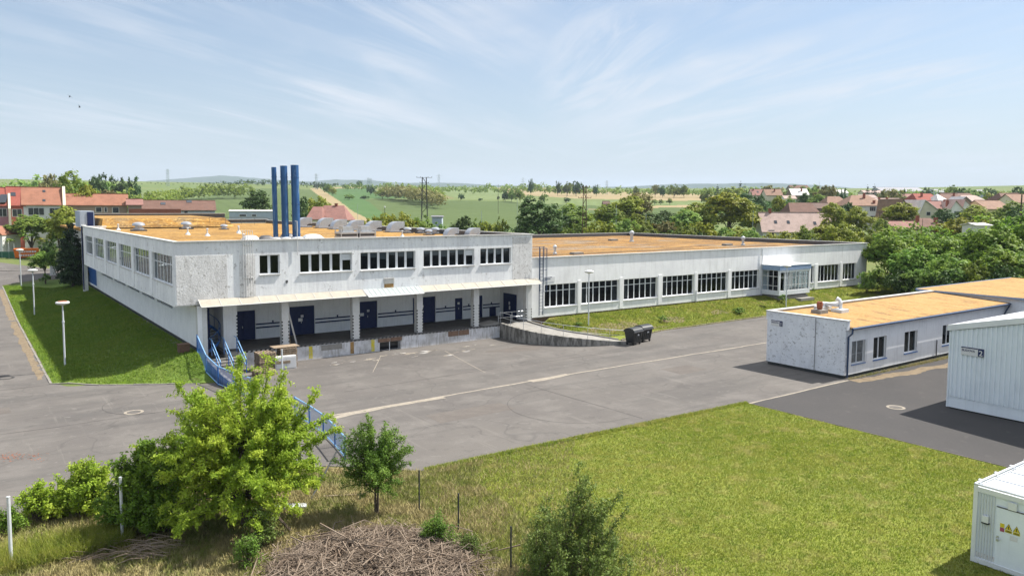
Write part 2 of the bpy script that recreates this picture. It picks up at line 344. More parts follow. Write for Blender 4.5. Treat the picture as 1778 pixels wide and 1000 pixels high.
MT['asphalt_new'] = mat('darker_asphalt', (0.062, 0.059, 0.059), .95, spec=.15, layers=[
    ('noise', .2, .42, .62, (0.050, 0.049, 0.050), .8), ('noise', 1.6, .58, .70, (0.092, 0.086, 0.082), .7), ('noise', 34, .45, .66, (0.095, 0.089, 0.085), .6)], bump=(40, .2))
MT['asphalt_soft'] = mat('slightly_darker_paving', (0.119, 0.106, 0.097), .95, spec=.12, layers=[('noise', .9, .42, .6, (0.140, 0.125, 0.113), .9), ('noise', 26, .45, .7, (0.093, 0.086, 0.080), .5)], bump=(40, .15))
MT['patch'] = mat('repaired_pale_strip', (0.300, 0.266, 0.217), .95, layers=[('noise', 4, .4, .65, (0.203, 0.180, 0.150), .8)])
MT['chalk'] = mat('worn_white_paint', (0.480, 0.468, 0.448), .95, layers=[('noise', 7, .45, .6, (0.240, 0.224, 0.216), .8)])
MT['tar'] = mat('tar_line', (.045, .043, .042), .8)
MT['kerb'] = mat('kerb_stone', (0.240, 0.225, 0.204), .95, layers=[('noise', 3, .4, .65, (0.156, 0.144, 0.126), .8)])
MT['ground'] = mat('wild_grass_ground', (.10, .135, .035), .97, layers=[('noise', .08, .42, .6, (.13, .15, .045), .8), ('noise', 1.2, .5, .68, (.20, .165, .08), .6), ('noise', 7, .45, .7, (.06, .085, .02), .6)], bump=(6, .6))
MT['lawn'] = mat('lawn_ground', (0.186, 0.208, 0.031), .97, layers=[('noise', .16, .42, .6, (0.161, 0.185, 0.034), .8), ('noise', .8, .5, .66, (0.211, 0.199, 0.058), .6), ('noise', 6, .42, .7, (0.067, 0.110, 0.013), .65)], bump=(10, .6))
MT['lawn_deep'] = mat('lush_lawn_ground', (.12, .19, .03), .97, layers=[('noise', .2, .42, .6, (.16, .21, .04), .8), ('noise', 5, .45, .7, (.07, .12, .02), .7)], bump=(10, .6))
MT['dry'] = mat('dry_grass_soil', (.21, .165, .085), .97, layers=[('noise', .35, .45, .58, (.11, .13, .04), .75), ('noise', 2, .5, .65, (.29, .24, .14), .7), ('noise', 8, .5, .7, (.10, .08, .045), .6)], bump=(8, .8))
MT['soil'] = mat('bare_soil', (.20, .155, .10), .97, layers=[('noise', 2, .4, .65, (.12, .09, .06), .8), ('noise', 9, .5, .7, (.30, .25, .18), .5)], bump=(8, .8))
def fieldm(n, a, b, rows=None):
    ls = [('noise', .008, .4, .62, b, .8), ('noise', .06, .45, .65, tuple(x*.85 for x in a), .5)]
    if rows is not None: ls.append(('straight', .035, .55, .95, tuple(x*.82 for x in a), .45, (1, 1, 0, rows)))
    return mat(n, a, .97, spec=.05, layers=ls)
MT['f_green'] = fieldm('green_crop', (.085, .118, .046), (.095, .128, .048), 10)
MT['f_green2'] = fieldm('fresh_green_crop', (.14, .18, .075), (.16, .195, .085), 40)
MT['f_dark'] = fieldm('dark_green_crop', (.068, .125, .045), (.08, .135, .05))
MT['f_tan'] = fieldm('bare_tan_field', (.30, .235, .135), (.26, .215, .12), 60)
MT['f_olive'] = fieldm('scrubby_slope', (.14, .145, .06), (.19, .165, .08))
MT['far_grass'] = fieldm('meadow', (.12, .16, .06), (.15, .17, .07))
MT['hill'] = mat('wooded_hill', (.035, .060, .03), .98, spec=.0, layers=[('noise', .004, .4, .6, (.05, .075, .035), .8)])
def leafm(n, a, b, c, tr=.35, rand=0.0, sc=1.3):
    return mat(n, a, .6, spec=.25, obj=True, transl=tr, rand=rand, layers=[('noise', sc, .42, .58, b, .9), ('noise', sc*5, .5, .68, c, .8)])
MT['leaf_maple'] = leafm('maple_leaves', (.31, .44, .045), (.43, .52, .06), (.17, .30, .035), .48, 0, .5)
MT['leaf_bush'] = leafm('bush_leaves', (0.132, 0.237, 0.025), (0.202, 0.302, 0.034), (0.070, 0.144, 0.020), .38, 0, .8)
MT['leaf_small'] = leafm('small_tree_leaves', (0.120, 0.227, 0.032), (0.186, 0.291, 0.043), (0.077, 0.146, 0.020), .35, 0, 1.)
MT['leaf_willow'] = leafm('willow_leaves', (0.121, 0.182, 0.039), (0.189, 0.250, 0.053), (0.066, 0.115, 0.024), .3, 0, 1.)
MT['leaf_hedge'] = leafm('walnut_leaves', (0.135, 0.260, 0.034), (0.272, 0.385, 0.054), (0.067, 0.144, 0.019), .46, .12, .5)
MT['leaf_a'] = leafm('green_leaves', (0.158, 0.254, 0.041), (0.260, 0.336, 0.051), (0.079, 0.142, 0.024), .46, .28, .4)
MT['leaf_y'] = leafm('yellow_green_leaves', (0.225, 0.268, 0.026), (0.304, 0.312, 0.034), (0.123, 0.181, 0.022), .35, .2, .4)
MT['leaf_d'] = leafm('dark_green_leaves', (0.048, 0.106, 0.021), (0.085, 0.152, 0.031), (0.027, 0.061, 0.013), .25, .22, .4)
MT['leaf_o'] = leafm('olive_leaves', (0.195, 0.195, 0.056), (0.255, 0.225, 0.070), (0.120, 0.135, 0.042), .3, .2, .4)
MT['conifer'] = leafm('conifer_needles', (0.022, 0.048, 0.017), (0.034, 0.067, 0.019), (0.012, 0.029, 0.010), .15, .1, .9)
MT['bark'] = mat('bark', (.11, .085, .065), .95, layers=[('noise', 5, .4, .65, (.06, .045, .035), .8, (2, 2, .5))])
MT['stick'] = mat('dead_branches', (0.237, 0.185, 0.141), .9, layers=[('noise', 1.5, .45, .6, (0.142, 0.101, 0.071), .85), ('noise', 6, .5, .65, (0.308, 0.258, 0.207), .6)])
MT['blade'] = mat('grass_blades', (0.223, 0.280, 0.030), .8, spec=.15, transl=.4, upn=.75, layers=[('noise', .22, .42, .6, (0.293, 0.306, 0.052), .85), ('noise', 2.0, .48, .62, (0.130, 0.210, 0.018), .85), ('noise', .8, .54, .66, (0.431, 0.385, 0.130), .8), ('noise', 11, .54, .64, (0.501, 0.464, 0.195), .7)])
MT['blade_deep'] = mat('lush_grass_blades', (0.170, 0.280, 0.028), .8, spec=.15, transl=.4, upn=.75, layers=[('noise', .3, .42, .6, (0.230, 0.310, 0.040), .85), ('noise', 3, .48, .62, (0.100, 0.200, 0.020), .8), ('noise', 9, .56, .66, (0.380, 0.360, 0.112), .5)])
MT['blade_dry'] = mat('dry_grass_blades', (0.342, 0.290, 0.133), .9, spec=.1, transl=.3, upn=.6, layers=[('noise', .45, .46, .56, (0.162, 0.200, 0.043), .9), ('noise', 3, .5, .62, (0.437, 0.380, 0.199), .8), ('noise', 8, .5, .65, (0.209, 0.165, 0.071), .6)])
def glass(name, tint, tr):
    m = bpy.data.materials.new(name); m.use_nodes = True; N, L = m.node_tree.nodes, m.node_tree.links; N.clear()
    out = N.new('ShaderNodeOutputMaterial'); T = N.new('ShaderNodeBsdfTransparent'); G = N.new('ShaderNodeBsdfGlossy'); X = N.new('ShaderNodeMixShader')
    T.inputs[0].default_value = lin(tint); G.inputs['Roughness'].default_value = .04; G.inputs[0].default_value = (.7, .76, .8, 1)
    fr = N.new('ShaderNodeLayerWeight'); fr.inputs[0].default_value = .5; pw = N.new('ShaderNodeMath'); pw.operation = 'POWER'; L.new(fr.outputs['Facing'], pw.inputs[0]); pw.inputs[1].default_value = 4.5
    mr = N.new('ShaderNodeMapRange'); L.new(pw.outputs[0], mr.inputs[0]); mr.inputs[3].default_value = tr*.5; mr.inputs[4].default_value = 1
    nz = N.new('ShaderNodeTexNoise'); nz.inputs['Scale'].default_value = .9; bp_ = N.new('ShaderNodeBump'); bp_.inputs['Strength'].default_value = .06
    ge = N.new('ShaderNodeNewGeometry'); L.new(ge.outputs['Position'], nz.inputs[0]); L.new(nz.outputs[0], bp_.inputs['Height']); L.new(bp_.outputs[0], G.inputs['Normal'])
    L.new(mr.outputs[0], X.inputs[0]); L.new(T.outputs[0], X.inputs[1]); L.new(G.outputs[0], X.inputs[2]); L.new(X.outputs[0], out.inputs[0])
    return m
MT['glass'] = glass('window_glass', (.50, .54, .56), .035)
MT['glass_clear'] = glass('porch_glass', (.82, .86, .88), .04)
MT['dark_glass'] = mat('far_window_glass', (.03, .035, .045), .15, 0, .6)
def tiles(n, c, rows=1.0):
    return mat(n, c, .85, layers=[('noise', .7, .42, .62, tuple(x*.72 for x in c), .75), ('noise', 4, .5, .7, tuple(min(1, x*1.35) for x in c), .5), ('straight', .9*rows, .5, .95, tuple(x*.7 for x in c), .5, (0, 0, 1))], bump=(5, .3))
for k, c in dict(red=(.26, .075, .055), orange=(.27, .125, .08), pink=(.25, .13, .11), brown=(.15, .085, .065), tan=(.25, .155, .11), pale=(.40, .30, .265), dkbrown=(.13, .085, .07), grey=(.30, .30, .32), whiteish=(.62, .60, .58)).items():
    MT['t_'+k] = tiles(k+'_roof_tiles', c)
def plaster(n, c): return mat(n, c, .9, layers=[('noise', .6, .45, .65, tuple(x*.85 for x in c), .7), ('noise', 5, .55, .7, tuple(x*.75 for x in c), .5)])
for k, c in dict(white=(.62, .62, .61), cream=(.60, .55, .42), pink=(.42, .21, .24), salmon=(.45, .13, .10), taupe=(.30, .24, .20), yellow=(.52, .45, .26), brick=(.27, .10, .07), grey=(.42, .45, .50), bluegrey=(.40, .46, .54), brown=(.22, .17, .13)).items():
    MT['p_'+k] = plaster(k+'_plaster', c)

# ---------------------------------------------------------------- terrain
def sm(t): t = np.clip(t, 0, 1); return t*t*(3-2*t)
def Zt(x, y):
    x = np.asarray(x, float); y = np.asarray(y, float); d = np.hypot(x, y)
    base = np.interp(d, [0, 92, 120, 150, 190, 230, 330, 450, 600, 800, 1100, 1500, 1750, 2300, 3500, 9000],
                        [0, 0, .9, 2.4, 3.8, 4.7, 5.4, 8.2, 14.5, 23.5, 35, 48, 50, 40, 30, 20])
    base = base + sm((d-350)/600)*(3.0*np.sin(x*.0041+1)+2.2*np.sin(y*.0063))*sm((2500-d)/900+.3)
    left = (.5*sm((x-4.65)/1.6)+.95*sm((x-8.0)/5.0))*sm((y-(56.2-.59*np.clip(x-7.3, 0, 6.2)))/3.4)*(1-sm((x-13.7)/.5))*sm((135-y)/12)
    right = 1.2*sm((y-50.9)/5.6)*sm((x-43.6)/2.0)
    east = 1.2*sm((x-84)/14)*sm((y-30)/15)
    return np.maximum(base, np.maximum(left, np.maximum(right, east)))
def zt(x, y): return float(Zt(x, y))
def ray(px, py):
    d = CR*(px-CX)/FPX-CU*(py-CY)/FPX+CF; return d
def gp(px, py):           # where the sight line through a photo point meets the terrain
    d = ray(px, py); t0 = 5.0; prev = t0
    t = t0
    while t < 9000:
        if H+d[2]*t < zt(d[0]*t, d[1]*t): break
        prev = t; t *= 1.01
    a, b = prev, t
    for _ in range(30):
        m = (a+b)/2
        if H+d[2]*m < zt(d[0]*m, d[1]*m): b = m
        else: a = m
    return np.array([d[0]*b, d[1]*b, zt(d[0]*b, d[1]*b)])
def at(px, D):            # ground point in the direction px at depth D, and metres per photo pixel there
    d = ray(px, 362); k = D/(d@CF); x, y = d[0]*k, d[1]*k
    return np.array([x, y, zt(x, y)]), D/FPX
def zy(px, py, D):        # height of photo row py at depth D
    d = ray(px, py); return H+d[2]*D/(d@CF)

def inpoly(P, poly):
    x, y = P[:, 0], P[:, 1]; r = np.zeros(len(P), bool); n = len(poly)
    for i in range(n):
        x1, y1 = poly[i]; x2, y2 = poly[(i+1) % n]
        c = ((y1 > y) != (y2 > y)) & (x < (x2-x1)*(y-y1)/((y2-y1) if y2 != y1 else 1e-9)+x1); r ^= c
    return r
def terrain():
    R = np.concatenate([[0.5], np.geomspace(3, 9000, 470)])
    a0 = YAW
    an = np.concatenate([np.linspace(-math.pi, -.72, 46, endpoint=False), np.linspace(-.72, .72, 760), np.linspace(.72, math.pi, 46)[1:-1]])+a0
    nr, na = len(R), len(an)
    X = R[:, None]*np.cos(an)[None]; Y = R[:, None]*np.sin(an)[None]
    Zz = Zt(X, Y)
    V = np.stack([X, Y, Zz], -1).reshape(-1, 3)
    i = np.arange(nr-1)[:, None]; j = np.arange(na)[None]; jn = (j+1) % na
    Fc = np.stack(np.broadcast_arrays(i*na+j, (i+1)*na+j, (i+1)*na+jn, i*na+jn), -1).reshape(-1, 4)
    C = V[Fc].mean(1)
    d = np.hypot(C[:, 0], C[:, 1]); mi = np.zeros(len(Fc), int)
    mi[d > 210] = 1
    def fp(pts): return [tuple(gp(*p)[:2]) for p in pts]
    F_ = [  # crop fields on the slope behind the works
        (2, [(180, 420), (240, 395), (420, 400), (760, 400), (960, 400), (1000, 383), (1300, 383), (1300, 366), (1160, 356), (930, 350), (830, 349), (610, 345), (555, 331), (500, 327), (380, 328), (240, 345), (180, 352)]),
        (3, [(225, 349), (400, 326.5), (445, 326.5), (330, 345), (240, 352)]),
        (3, [(870, 346), (1200, 352), (1200, 356.5), (1100, 359), (900, 353)]),
        (5, [(538, 327), (556, 326.5), (700, 396), (640, 396), (560, 345)]),
        (5, [(575, 325.5), (650, 325), (650, 326.6), (578, 327.5)]),
        (5, [(700, 321), (740, 321), (1000, 328), (1200, 336), (1290, 342), (1285, 346), (1180, 349), (1000, 345), (880, 338), (800, 330)]),
        (4, [(580, 328), (640, 327), (665, 335), (725, 344), (660, 345.5), (610, 345.5)]),
        (4, [(556, 326.5), (575, 328), (640, 350), (740, 398), (700, 398)]),
        (6, [(650, 322.5), (705, 323), (765, 336), (790, 345), (735, 345.5), (690, 338), (655, 330)]),
        (3, [(735, 322.5), (760, 322.5), (880, 333), (890, 347), (800, 346), (770, 336)]),
        (5, [(1020, 363.5), (1150, 357), (1290, 355), (1290, 358.5), (1150, 360.5), (1040, 365)]),
        (2, [(1290, 358), (1395, 349.5), (1395, 362), (1290, 368)]),
    ]
    for k, pts in F_:
        mi[inpoly(C[:, :2], fp(pts)) & (d > 150)] = k
    me = np_mesh('ground', V, Fc, [MT[k] for k in ('ground', 'far_grass', 'f_green', 'f_green2', 'f_dark', 'f_tan', 'f_olive')], mi, True)
    tag(link('ground', me), kind='structure')
terrain()

def drape(name, poly, off, m, step=2.0, kind='structure', jit=0.0, seed=1):
    rg = np.random.default_rng(seed); pts = []
    n = len(poly)
    for i in range(n):
        a = np.array(poly[i], float); b = np.array(poly[(i+1) % n], float); L = np.linalg.norm(b-a); k = max(1, int(L/(step if not jit else .35)))
        nr = np.array([-(b-a)[1], (b-a)[0]])/max(L, 1e-6)
        for t in range(k):
            q = a+(b-a)*t/k
            if jit and t: q = q+nr*rg.normal(0, jit)
            pts.append(q)
    nb = len(pts); P = np.array(pts); lo, hi = P.min(0), P.max(0)
    gx, gy = np.meshgrid(np.arange(lo[0], hi[0], step), np.arange(lo[1], hi[1], step)); G = np.stack([gx.ravel(), gy.ravel()], 1)
    if len(G): G = G[inpoly(G, P)]
    allp = [Vector(p) for p in np.vstack([P, G])] if len(G) else [Vector(p) for p in P]
    vs, _, fs, *_r = delaunay_2d_cdt(allp, [], [list(range(nb))], 1, 1e-4)
    V = np.array([(v.x, v.y) for v in vs]); z = Zt(V[:, 0], V[:, 1])+off
    fs = [tuple(f) for f in fs]
    me = bpy.data.meshes.new(name); me.from_pydata([(a, b, c) for (a, b), c in zip(V, z)], [], fs); me.materials.append(m)
    # face upwards
    if me.polygons and me.polygons[0].normal.z < 0: me.flip_normals()
    me.update()
    return tag(link(name, me), kind=kind)

YARD = [(-60, 33.2), (1.6, 34.2), (8, 34.0), (13.2, 32.6), (16.3, 29.6), (38.35, 28.9), (38.5, 15), (38.4, -8), (135, -8), (135, 30), (84, 34), (82, 51.3), (54, 50.7), (47.3, 49.0), (44.2, 50.4), (42.9, 53), (43.0, 56.6), (13.8, 56.6),
        (13.75, 52.4), (12.6, 52.6), (7.2, 55.9), (4.8, 57.9), (4.6, 122), (-60, 122)]
drape('yard', YARD, .03, MT['asphalt'], 1.6)
drape('road', [(-60, 122.1), (4.6, 122.1), (9, 126), (60, 122), (60, 131), (12, 137), (5, 150), (-60, 172)], .03, MT['asphalt'], 2.5)
drape('service_road', [(38.45, 28.7), (38.6, 15), (38.5, -7.9), (134, -7.9), (134, 29), (49.0, 29), (49.0, 28.75)], .036, MT['asphalt_new'], 3)
drape('lawn', [(16.4, 29.4), (38.3, 28.8), (38.4, 15), (38.3, -7.9), (14.5, -7.9), (14.4, 27)], .02, MT['lawn'], 1.0, jit=.05)
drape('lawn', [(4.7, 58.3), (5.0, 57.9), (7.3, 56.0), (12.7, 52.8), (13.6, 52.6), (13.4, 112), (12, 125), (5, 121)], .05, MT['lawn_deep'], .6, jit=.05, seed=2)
drape('lawn', [(44.6, 50.6), (47.2, 49.4), (54, 51.0), (82, 51.6), (84, 34.3), (135, 31), (135, 57.2), (101, 57.2), (101, 56.9), (43.4, 56.9), (43.2, 53.4)], .02, MT['lawn'], 1.0, jit=.08, seed=3)
drape('waste_ground', [(-30, 33.0), (1.6, 34.0), (8, 33.8), (13.2, 32.4), (16.2, 29.5), (14.4, 27), (14.4, -7), (-30, -7)], .015, MT['dry'], .7, jit=.06, seed=4)

def strip(name, pts, w, off, m, seed=0, jit=.02):
    """a narrow line drawn on the ground"""
    rg = np.random.default_rng(seed); P = []
    for i in range(len(pts)-1):
        a, b = np.array(pts[i], float), np.array(pts[i+1], float); k = max(1, int(np.linalg.norm(b-a)/.4))
        P += [a+(b-a)*t/k for t in range(k)]
    P.append(np.array(pts[-1], float)); P = np.array(P)
    T = np.gradient(P, axis=0); T /= np.linalg.norm(T, axis=1)[:, None]; Nn = np.stack([-T[:, 1], T[:, 0]], 1)
    sm5 = lambda a: np.convolve(np.pad(a, 3, mode='edge'), np.ones(7)/7, 'valid')*2.2
    hw = w/2*(1+sm5(rg.normal(0, .18, len(P))))[:, None]; P = P+Nn*sm5(rg.normal(0, jit, len(P)))[:, None]
    A, B = P+Nn*hw, P-Nn*hw; V2 = np.vstack([A, B]); z = Zt(V2[:, 0], V2[:, 1])+off; n = len(P); i = np.arange(n-1)
    me = np_mesh(name, np.column_stack([V2, z]), np.stack([i+n, i+n+1, i+1, i], 1), m)
    return tag(link(name, me), kind='structure')
strip('concrete_joint', [(16.1, 40.4), (35.3, 41.1), (57, 41.0)], .20, .036, MT['patch'], 1, .04)
strip('concrete_joint', [(15.6, 39.6), (17.6, 40.2), (20, 40.35), (24, 40.5)], .5, .039, MT['patch'], 2, .06)
strip('concrete_joint', [(31, 40.8), (34.5, 40.95)], .55, .039, MT['patch'], 12, .08)
strip('concrete_joint', [(38.3, 28.65), (49.1, 28.72)], .16, .041, MT['patch'], 3, .02)
strip('concrete_joint', [(49.1, 28.3), (52, 27.9), (58, 27.5), (74, 27.2)], .9, .039, MT['soil'], 4, .15)
strip('painted_line', [(26.8, 54.8), (23.5, 49.4)], .05, .037, MT['patch'], 5, .01)
strip('painted_line', [(31.9, 53.6), (30.0, 44.8)], .05, .037, MT['patch'], 6, .01)
strip('tar_line', [(19.5, 45.2), (30, 45.6), (44, 45.3)], .035, .037, MT['asphalt_new'], 21)
strip('tar_line', [(30.2, 40.4), (30.6, 30)], .035, .037, MT['asphalt_new'], 22)
strip('tar_line', [(-8, 47.2), (4, 46.6), (13, 46.9)], .03, .037, MT['asphalt_new'], 23)
for k, (x, y, a, b, m) in enumerate(((23.5, 36.5, 2.6, .9, 'asphalt_new'), (42.5, 37.5, 1.4, 1.0, 'asphalt_new'), (0.5, 52, 1.6, .8, 'asphalt_new'), (37.5, 50.8, 3.4, 1.3, 'soil_wear'))):
    drape('paving_patch', [(x-a, y-b), (x+a, y-b*.9), (x+a*.98, y+b), (x-a*.97, y+b*1.05)] if m != 'soil_wear' else [(x+a*math.cos(t)*(.8+.25*math.sin(3*t)), y+b*math.sin(t)*(.8+.2*math.cos(5*t))) for t in np.linspace(0, 6.28, 26, endpoint=False)], .034, MT['asphalt_soft'], .8)
strip('tar_line', [(-6, 57.9), (4.5, 57.9)], .07, .037, MT['tar'], 7)
_a = [(9+2.6*math.cos(t), 49.2+2.6*math.sin(t)) for t in np.linspace(1.6, 4.6, 14)]
strip('tyre_mark', _a, .028, .036, MT['tar'], 8, .01)
_a = [(29.5+4*math.cos(t), 34.5+4*math.sin(t)) for t in np.linspace(.4, 4.9, 24)]
strip('tyre_mark', _a, .022, .036, MT['asphalt_new'], 9, .01)
# worn white patches on the asphalt in front of the dock
rg = np.random.default_rng(11)
for k, (x, y, s) in enumerate([(27.2, 54.6, 1.1), (29, 54.4, 1.5), (30.6, 54.2, 1.0), (24.3, 54.0, 1.3), (25.6, 53.3, .7), (33.0, 52.6, .9), (34.6, 54.3, .8), (31.2, 51.8, .8), (22.6, 53.4, .6), (28.6, 52.9, .5), (36.8, 53.6, .5)]):
    for q in range(7):
        a = rg.uniform(0, 6.28); cx_, cy_ = x+rg.normal(0, s*.55), y+rg.normal(0, s*.16)
        n = 12; rr = s*rg.uniform(.05, .24)
        poly = [(cx_+rr*1.9*rg.uniform(.5, 1.2)*math.cos(t), cy_+rr*.55*rg.uniform(.5, 1.2)*math.sin(t)) for t in np.linspace(0, 6.28, n, endpoint=False)]
        mb = MB(); mb.add([(p, q_, .037+.002*((k+q) % 3)) for p, q_ in poly], [tuple(range(n))]); tag(mb.build('worn_marking', MT['patch' if (k+q) % 3 else 'chalk']), kind='structure')

def kerb(name, pts, w=.12, h=.11):
    mb = MB()
    for (x0, y0), (x1, y1) in zip(pts[:-1], pts[1:]):
        L = math.hypot(x1-x0, y1-y0); k = max(1, round(L/1.0)); ux, uy = (x1-x0)/L, (y1-y0)/L; nx, ny = -uy*w/2, ux*w/2
        for i in range(k):
            a, b = L*i/k+.012, L*(i+1)/k-.012
            A = (x0+ux*a, y0+uy*a); B = (x0+ux*b, y0+uy*b); za, zb = zt(*A), zt(*B); dz = random.Random(i+int(x0*7)).uniform(-.02, .02)
            mb.hexa([(A[0]-nx, A[1]-ny, za-.1), (B[0]-nx, B[1]-ny, zb-.1), (B[0]+nx, B[1]+ny, zb-.1), (A[0]+nx, A[1]+ny, za-.1),
                     (A[0]-nx, A[1]-ny, za+h+dz), (B[0]-nx, B[1]-ny, zb+h+dz), (B[0]+nx, B[1]+ny, zb+h+dz), (A[0]+nx, A[1]+ny, za+h+dz)])
    return tag(mb.build(name, MT['kerb']), kind='structure')
strip('dirt_edge', [(4.35, 118), (4.3, 90), (4.35, 70), (4.45, 60)], .7, .034, MT['soil'], 15, .05)
kerb('kerb', [(4.62, 121), (4.62, 58.2), (7.2, 55.95), (12.6, 52.7)], .14, .07)
for k, (x, y, a, b) in enumerate(((50.5, 53.0, 3.4, 1.0), (46.6, 52.2, 1.5, .9), (58.5, 53.2, 1.8, .8), (54.5, 51.9, 2.0, .45), (66, 53.5, 1.6, .5))):
    rg_ = np.random.default_rng(k+90); drape('soil_patch', [(x+a*math.cos(t)*rg_.uniform(.6, 1.15), y+b*math.sin(t)*rg_.uniform(.6, 1.15)) for t in np.linspace(0, 6.28, 18, endpoint=False)], .05, MT['soil'], .5)
kerb('kerb', [(16.6, 29.55), (38.35, 28.9)], .1, .035)
kerb('kerb', [(47.4, 49.15), (54, 50.85), (82, 51.45)], .14, .08)
kerb('kerb', [(-55, 150), (0, 141), (6, 137), (14, 134.5), (55, 130)], .15, .1)

# far blue hills
def hills(name, D0, D1, prof, seed):
    rg = np.random.default_rng(seed)
    px = np.linspace(prof[0][0], prof[-1][0], 260); yy = np.interp(px, [p[0] for p in prof], [p[1] for p in prof])
    V = []; K = [0, .25, .5, .75, .9, 1.0, 1.1]; S = [0, .12, .35, .72, .92, 1.0, .9]
    for k, s in zip(K, S):
        for i, p in enumerate(px):
            D = D0+(D1-D0)*k; d = ray(p, 362); q = D/(d@CF); ht = zy(p, yy[i], D1)
            V.append((d[0]*q, d[1]*q, 12+(ht-12)*s+rg.normal(0, 1.5)*s))
    n = len(px); i = np.arange(len(K)-1)[:, None]; j = np.arange(n-1)[None]
    Fc = np.stack(np.broadcast_arrays(i*n+j, i*n+j+1, (i+1)*n+j+1, (i+1)*n+j), -1).reshape(-1, 4)
    tag(link(name, np_mesh(name, V, Fc, MT['hill'], None, True)), kind='structure')
hills('hills', 4200, 6600, [(-400, 316), (-50, 318), (150, 321), (250, 315), (320, 310), (385, 305), (440, 309), (500, 314), (540, 316), (575, 312), (640, 313), (700, 318), (790, 318), (860, 322), (960, 324), (1090, 325), (1160, 320), (1250, 319), (1340, 318), (1420, 322), (1520, 330), (1600, 336), (2200, 338)], 3)

# ---------------------------------------------------------------- windows
def bars(mb, F, a0, a1, c0, c1, b, ncol, tran=None, t=.055, mul=.075, th=.06, mi=0):
    F.box(mb, a0, a1, b-th, b, c0, c0+t, mi); F.box(mb, a0, a1, b-th, b, c1-t, c1, mi)
    F.box(mb, a0, a0+t, b-th, b, c0+t, c1-t, mi); F.box(mb, a1-t, a1, b-th, b, c0+t, c1-t, mi)
    for k in range(1, ncol):
        a = a0+(a1-a0)*k/ncol; F.box(mb, a-mul/2, a+mul/2, b-th, b+.004, c0+t, c1-t, mi)
    if tran is not None:
        for k in range(ncol):
            x, X = a0+(a1-a0)*k/ncol+(t if k == 0 else mul/2), a0+(a1-a0)*(k+1)/ncol-(t if k == ncol-1 else mul/2)
            F.box(mb, x, X, b-th+.005, b-.003, tran-.03, tran+.03, mi)
def window(parent, F, a0, a1, c0, c1, ncol, tran=None, rec=.16, sill=.06, gm='glass', fm='frame', sm_='coping', mul=.075, curtains=(), name='window'):
    mb = MB(); bars(mb, F, a0, a1, c0, c1, -rec, ncol, tran, mul=mul); w = mb.build(name, MT[fm], parent)
    g = MB(); F.box(g, a0+.03, a1-.03, -rec-.035, -rec-.025, c0+.03, c1-.03); g.build('pane', MT[gm], w)
    if sill:
        s = MB(); F.box(s, a0-.04, a1+.04, -rec+.002, sill, c0-.07, c0-.012); s.build('sill', MT[sm_], w)
    for k in curtains:
        s = MB(); x0, x1 = a0+(a1-a0)*k/ncol+.02, a0+(a1-a0)*(k+1)/ncol-.02; F.box(s, x0, x1, -rec-.20, -rec-.17, c0+.02, c1-.02); s.build('curtain', MT['curtain'], w)
    return w
def boxpart(name, parent, m, *b):
    mb = MB(); mb.box(*b); return mb.build(name, MT[m], parent)

# ---------------------------------------------------------------- the two-storey hall
hall = thing('factory_hall', 'long two storey white production hall with mossy orange roof, blue flues and peeling plaster', 'building', (28, 58, 0))
YF = 56.5
FF = Fr((0, YF, 0), (1, 0, 0), (0, -1, 0)); FL = Fr((12.1, 0, 0), (0, 1, 0), (-1, 0, 0))
fw = [(17.93, 19.42, 6.72, 8.14, 2), (20.98, 25.2, 6.68, 8.1, 5), (25.91, 30.83, 6.66, 8.08, 6), (31.6, 36.65, 6.66, 8.08, 6), (37.28, 40.62, 6.66, 8.08, 4)]
lw = [(57.4, 64.0), (65.0, 71.5), (72.7, 78.7), (80.2, 86.4), (87.9, 94.3), (95.6, 101.4)]
mb = MB(); FF.wall(mb, 12.1, 43.0, 4.8, 9.1, .34, [w[:4] for w in fw])
FL.wall(mb, YF+.34, 103.6, 4.8, 9.1, .34, [(a, b, 6.15, 8.2) for a, b in lw])
mb.box(42.7, 43.0, YF+.34, 131, 1.0, 9.1); mb.box(12.1, 13.9, 103.3, 103.6, 4.8, 9.1)
mb.build('upper_wall', MT['stucco'], hall)
# stained, flaking facing at the left end of the front (thin render coat, proud of the wall)
mb = MB(); FF.box(mb, 12.16, 15.6, .0, .012, 4.84, 8.25); FF.box(mb, 16.45, 17.6, 0, .012, 4.84, 8.2); mb.build('flaking_render', MT['stucco_old'], hall)
tag(bpy.data.objects[mb and 'flaking_render'], 'grey flaking render coat')
mb = MB(); FF.box(mb, 40.75, 42.95, .0, .012, 4.9, 9.0); mb.build('render_patch', MT['stucco_old'], hall)
for a0, a1, c0, c1, n in fw:
    w = window(hall, FF, a0, a1, c0, c1, n, None, rec=.2, sill=.10, mul=.2)
    if n in (5, 6) and a0 not in (25.91,):
        s = MB(); FF.box(s, a1-(a1-a0)/n+.02, a1-.07, -.198, -.185, c0+.85, c1-.08); s.build('blanking_panel', MT['galv_paint'], w)
    if a0 > 25:
        s = MB()
        for k in range(n):
            x0 = a0+(a1-a0)*k/n+.1; x1 = a0+(a1-a0)*(k+1)/n-.1; h = .22+.16*((k*7) % 3)
            FF.box(s, x0, x1, -.30, -.29, c1-.07-h, c1-.07)
        s.build('blind', MT['paper'], w)
for k, (a, b) in enumerate(lw):
    window(hall, FL, a, b, 6.15, 8.2, 6, 7.55, rec=.14, sill=.06, mul=.10, fm='frame')
for (a, b), (c, d) in zip(lw[:-1], lw[1:]):     # piers between the side windows
    mb = MB(); FL.box(mb, b+.12, c-.12, .001, .05, 4.85, 8.3); mb.build('pier', MT['stucco_clean'], hall)
mb = MB(); mb.box(13.5, 42.7, YF+.34, 103.3, 4.62, 4.8); mb.box(12.1, 13.5, YF+.34, 103.3, 4.70, 4.798); mb.build('soffit', MT['stucco_clean'], hall)
mb = MB()     # lower side wall under the overhang, with a slot of vents high up
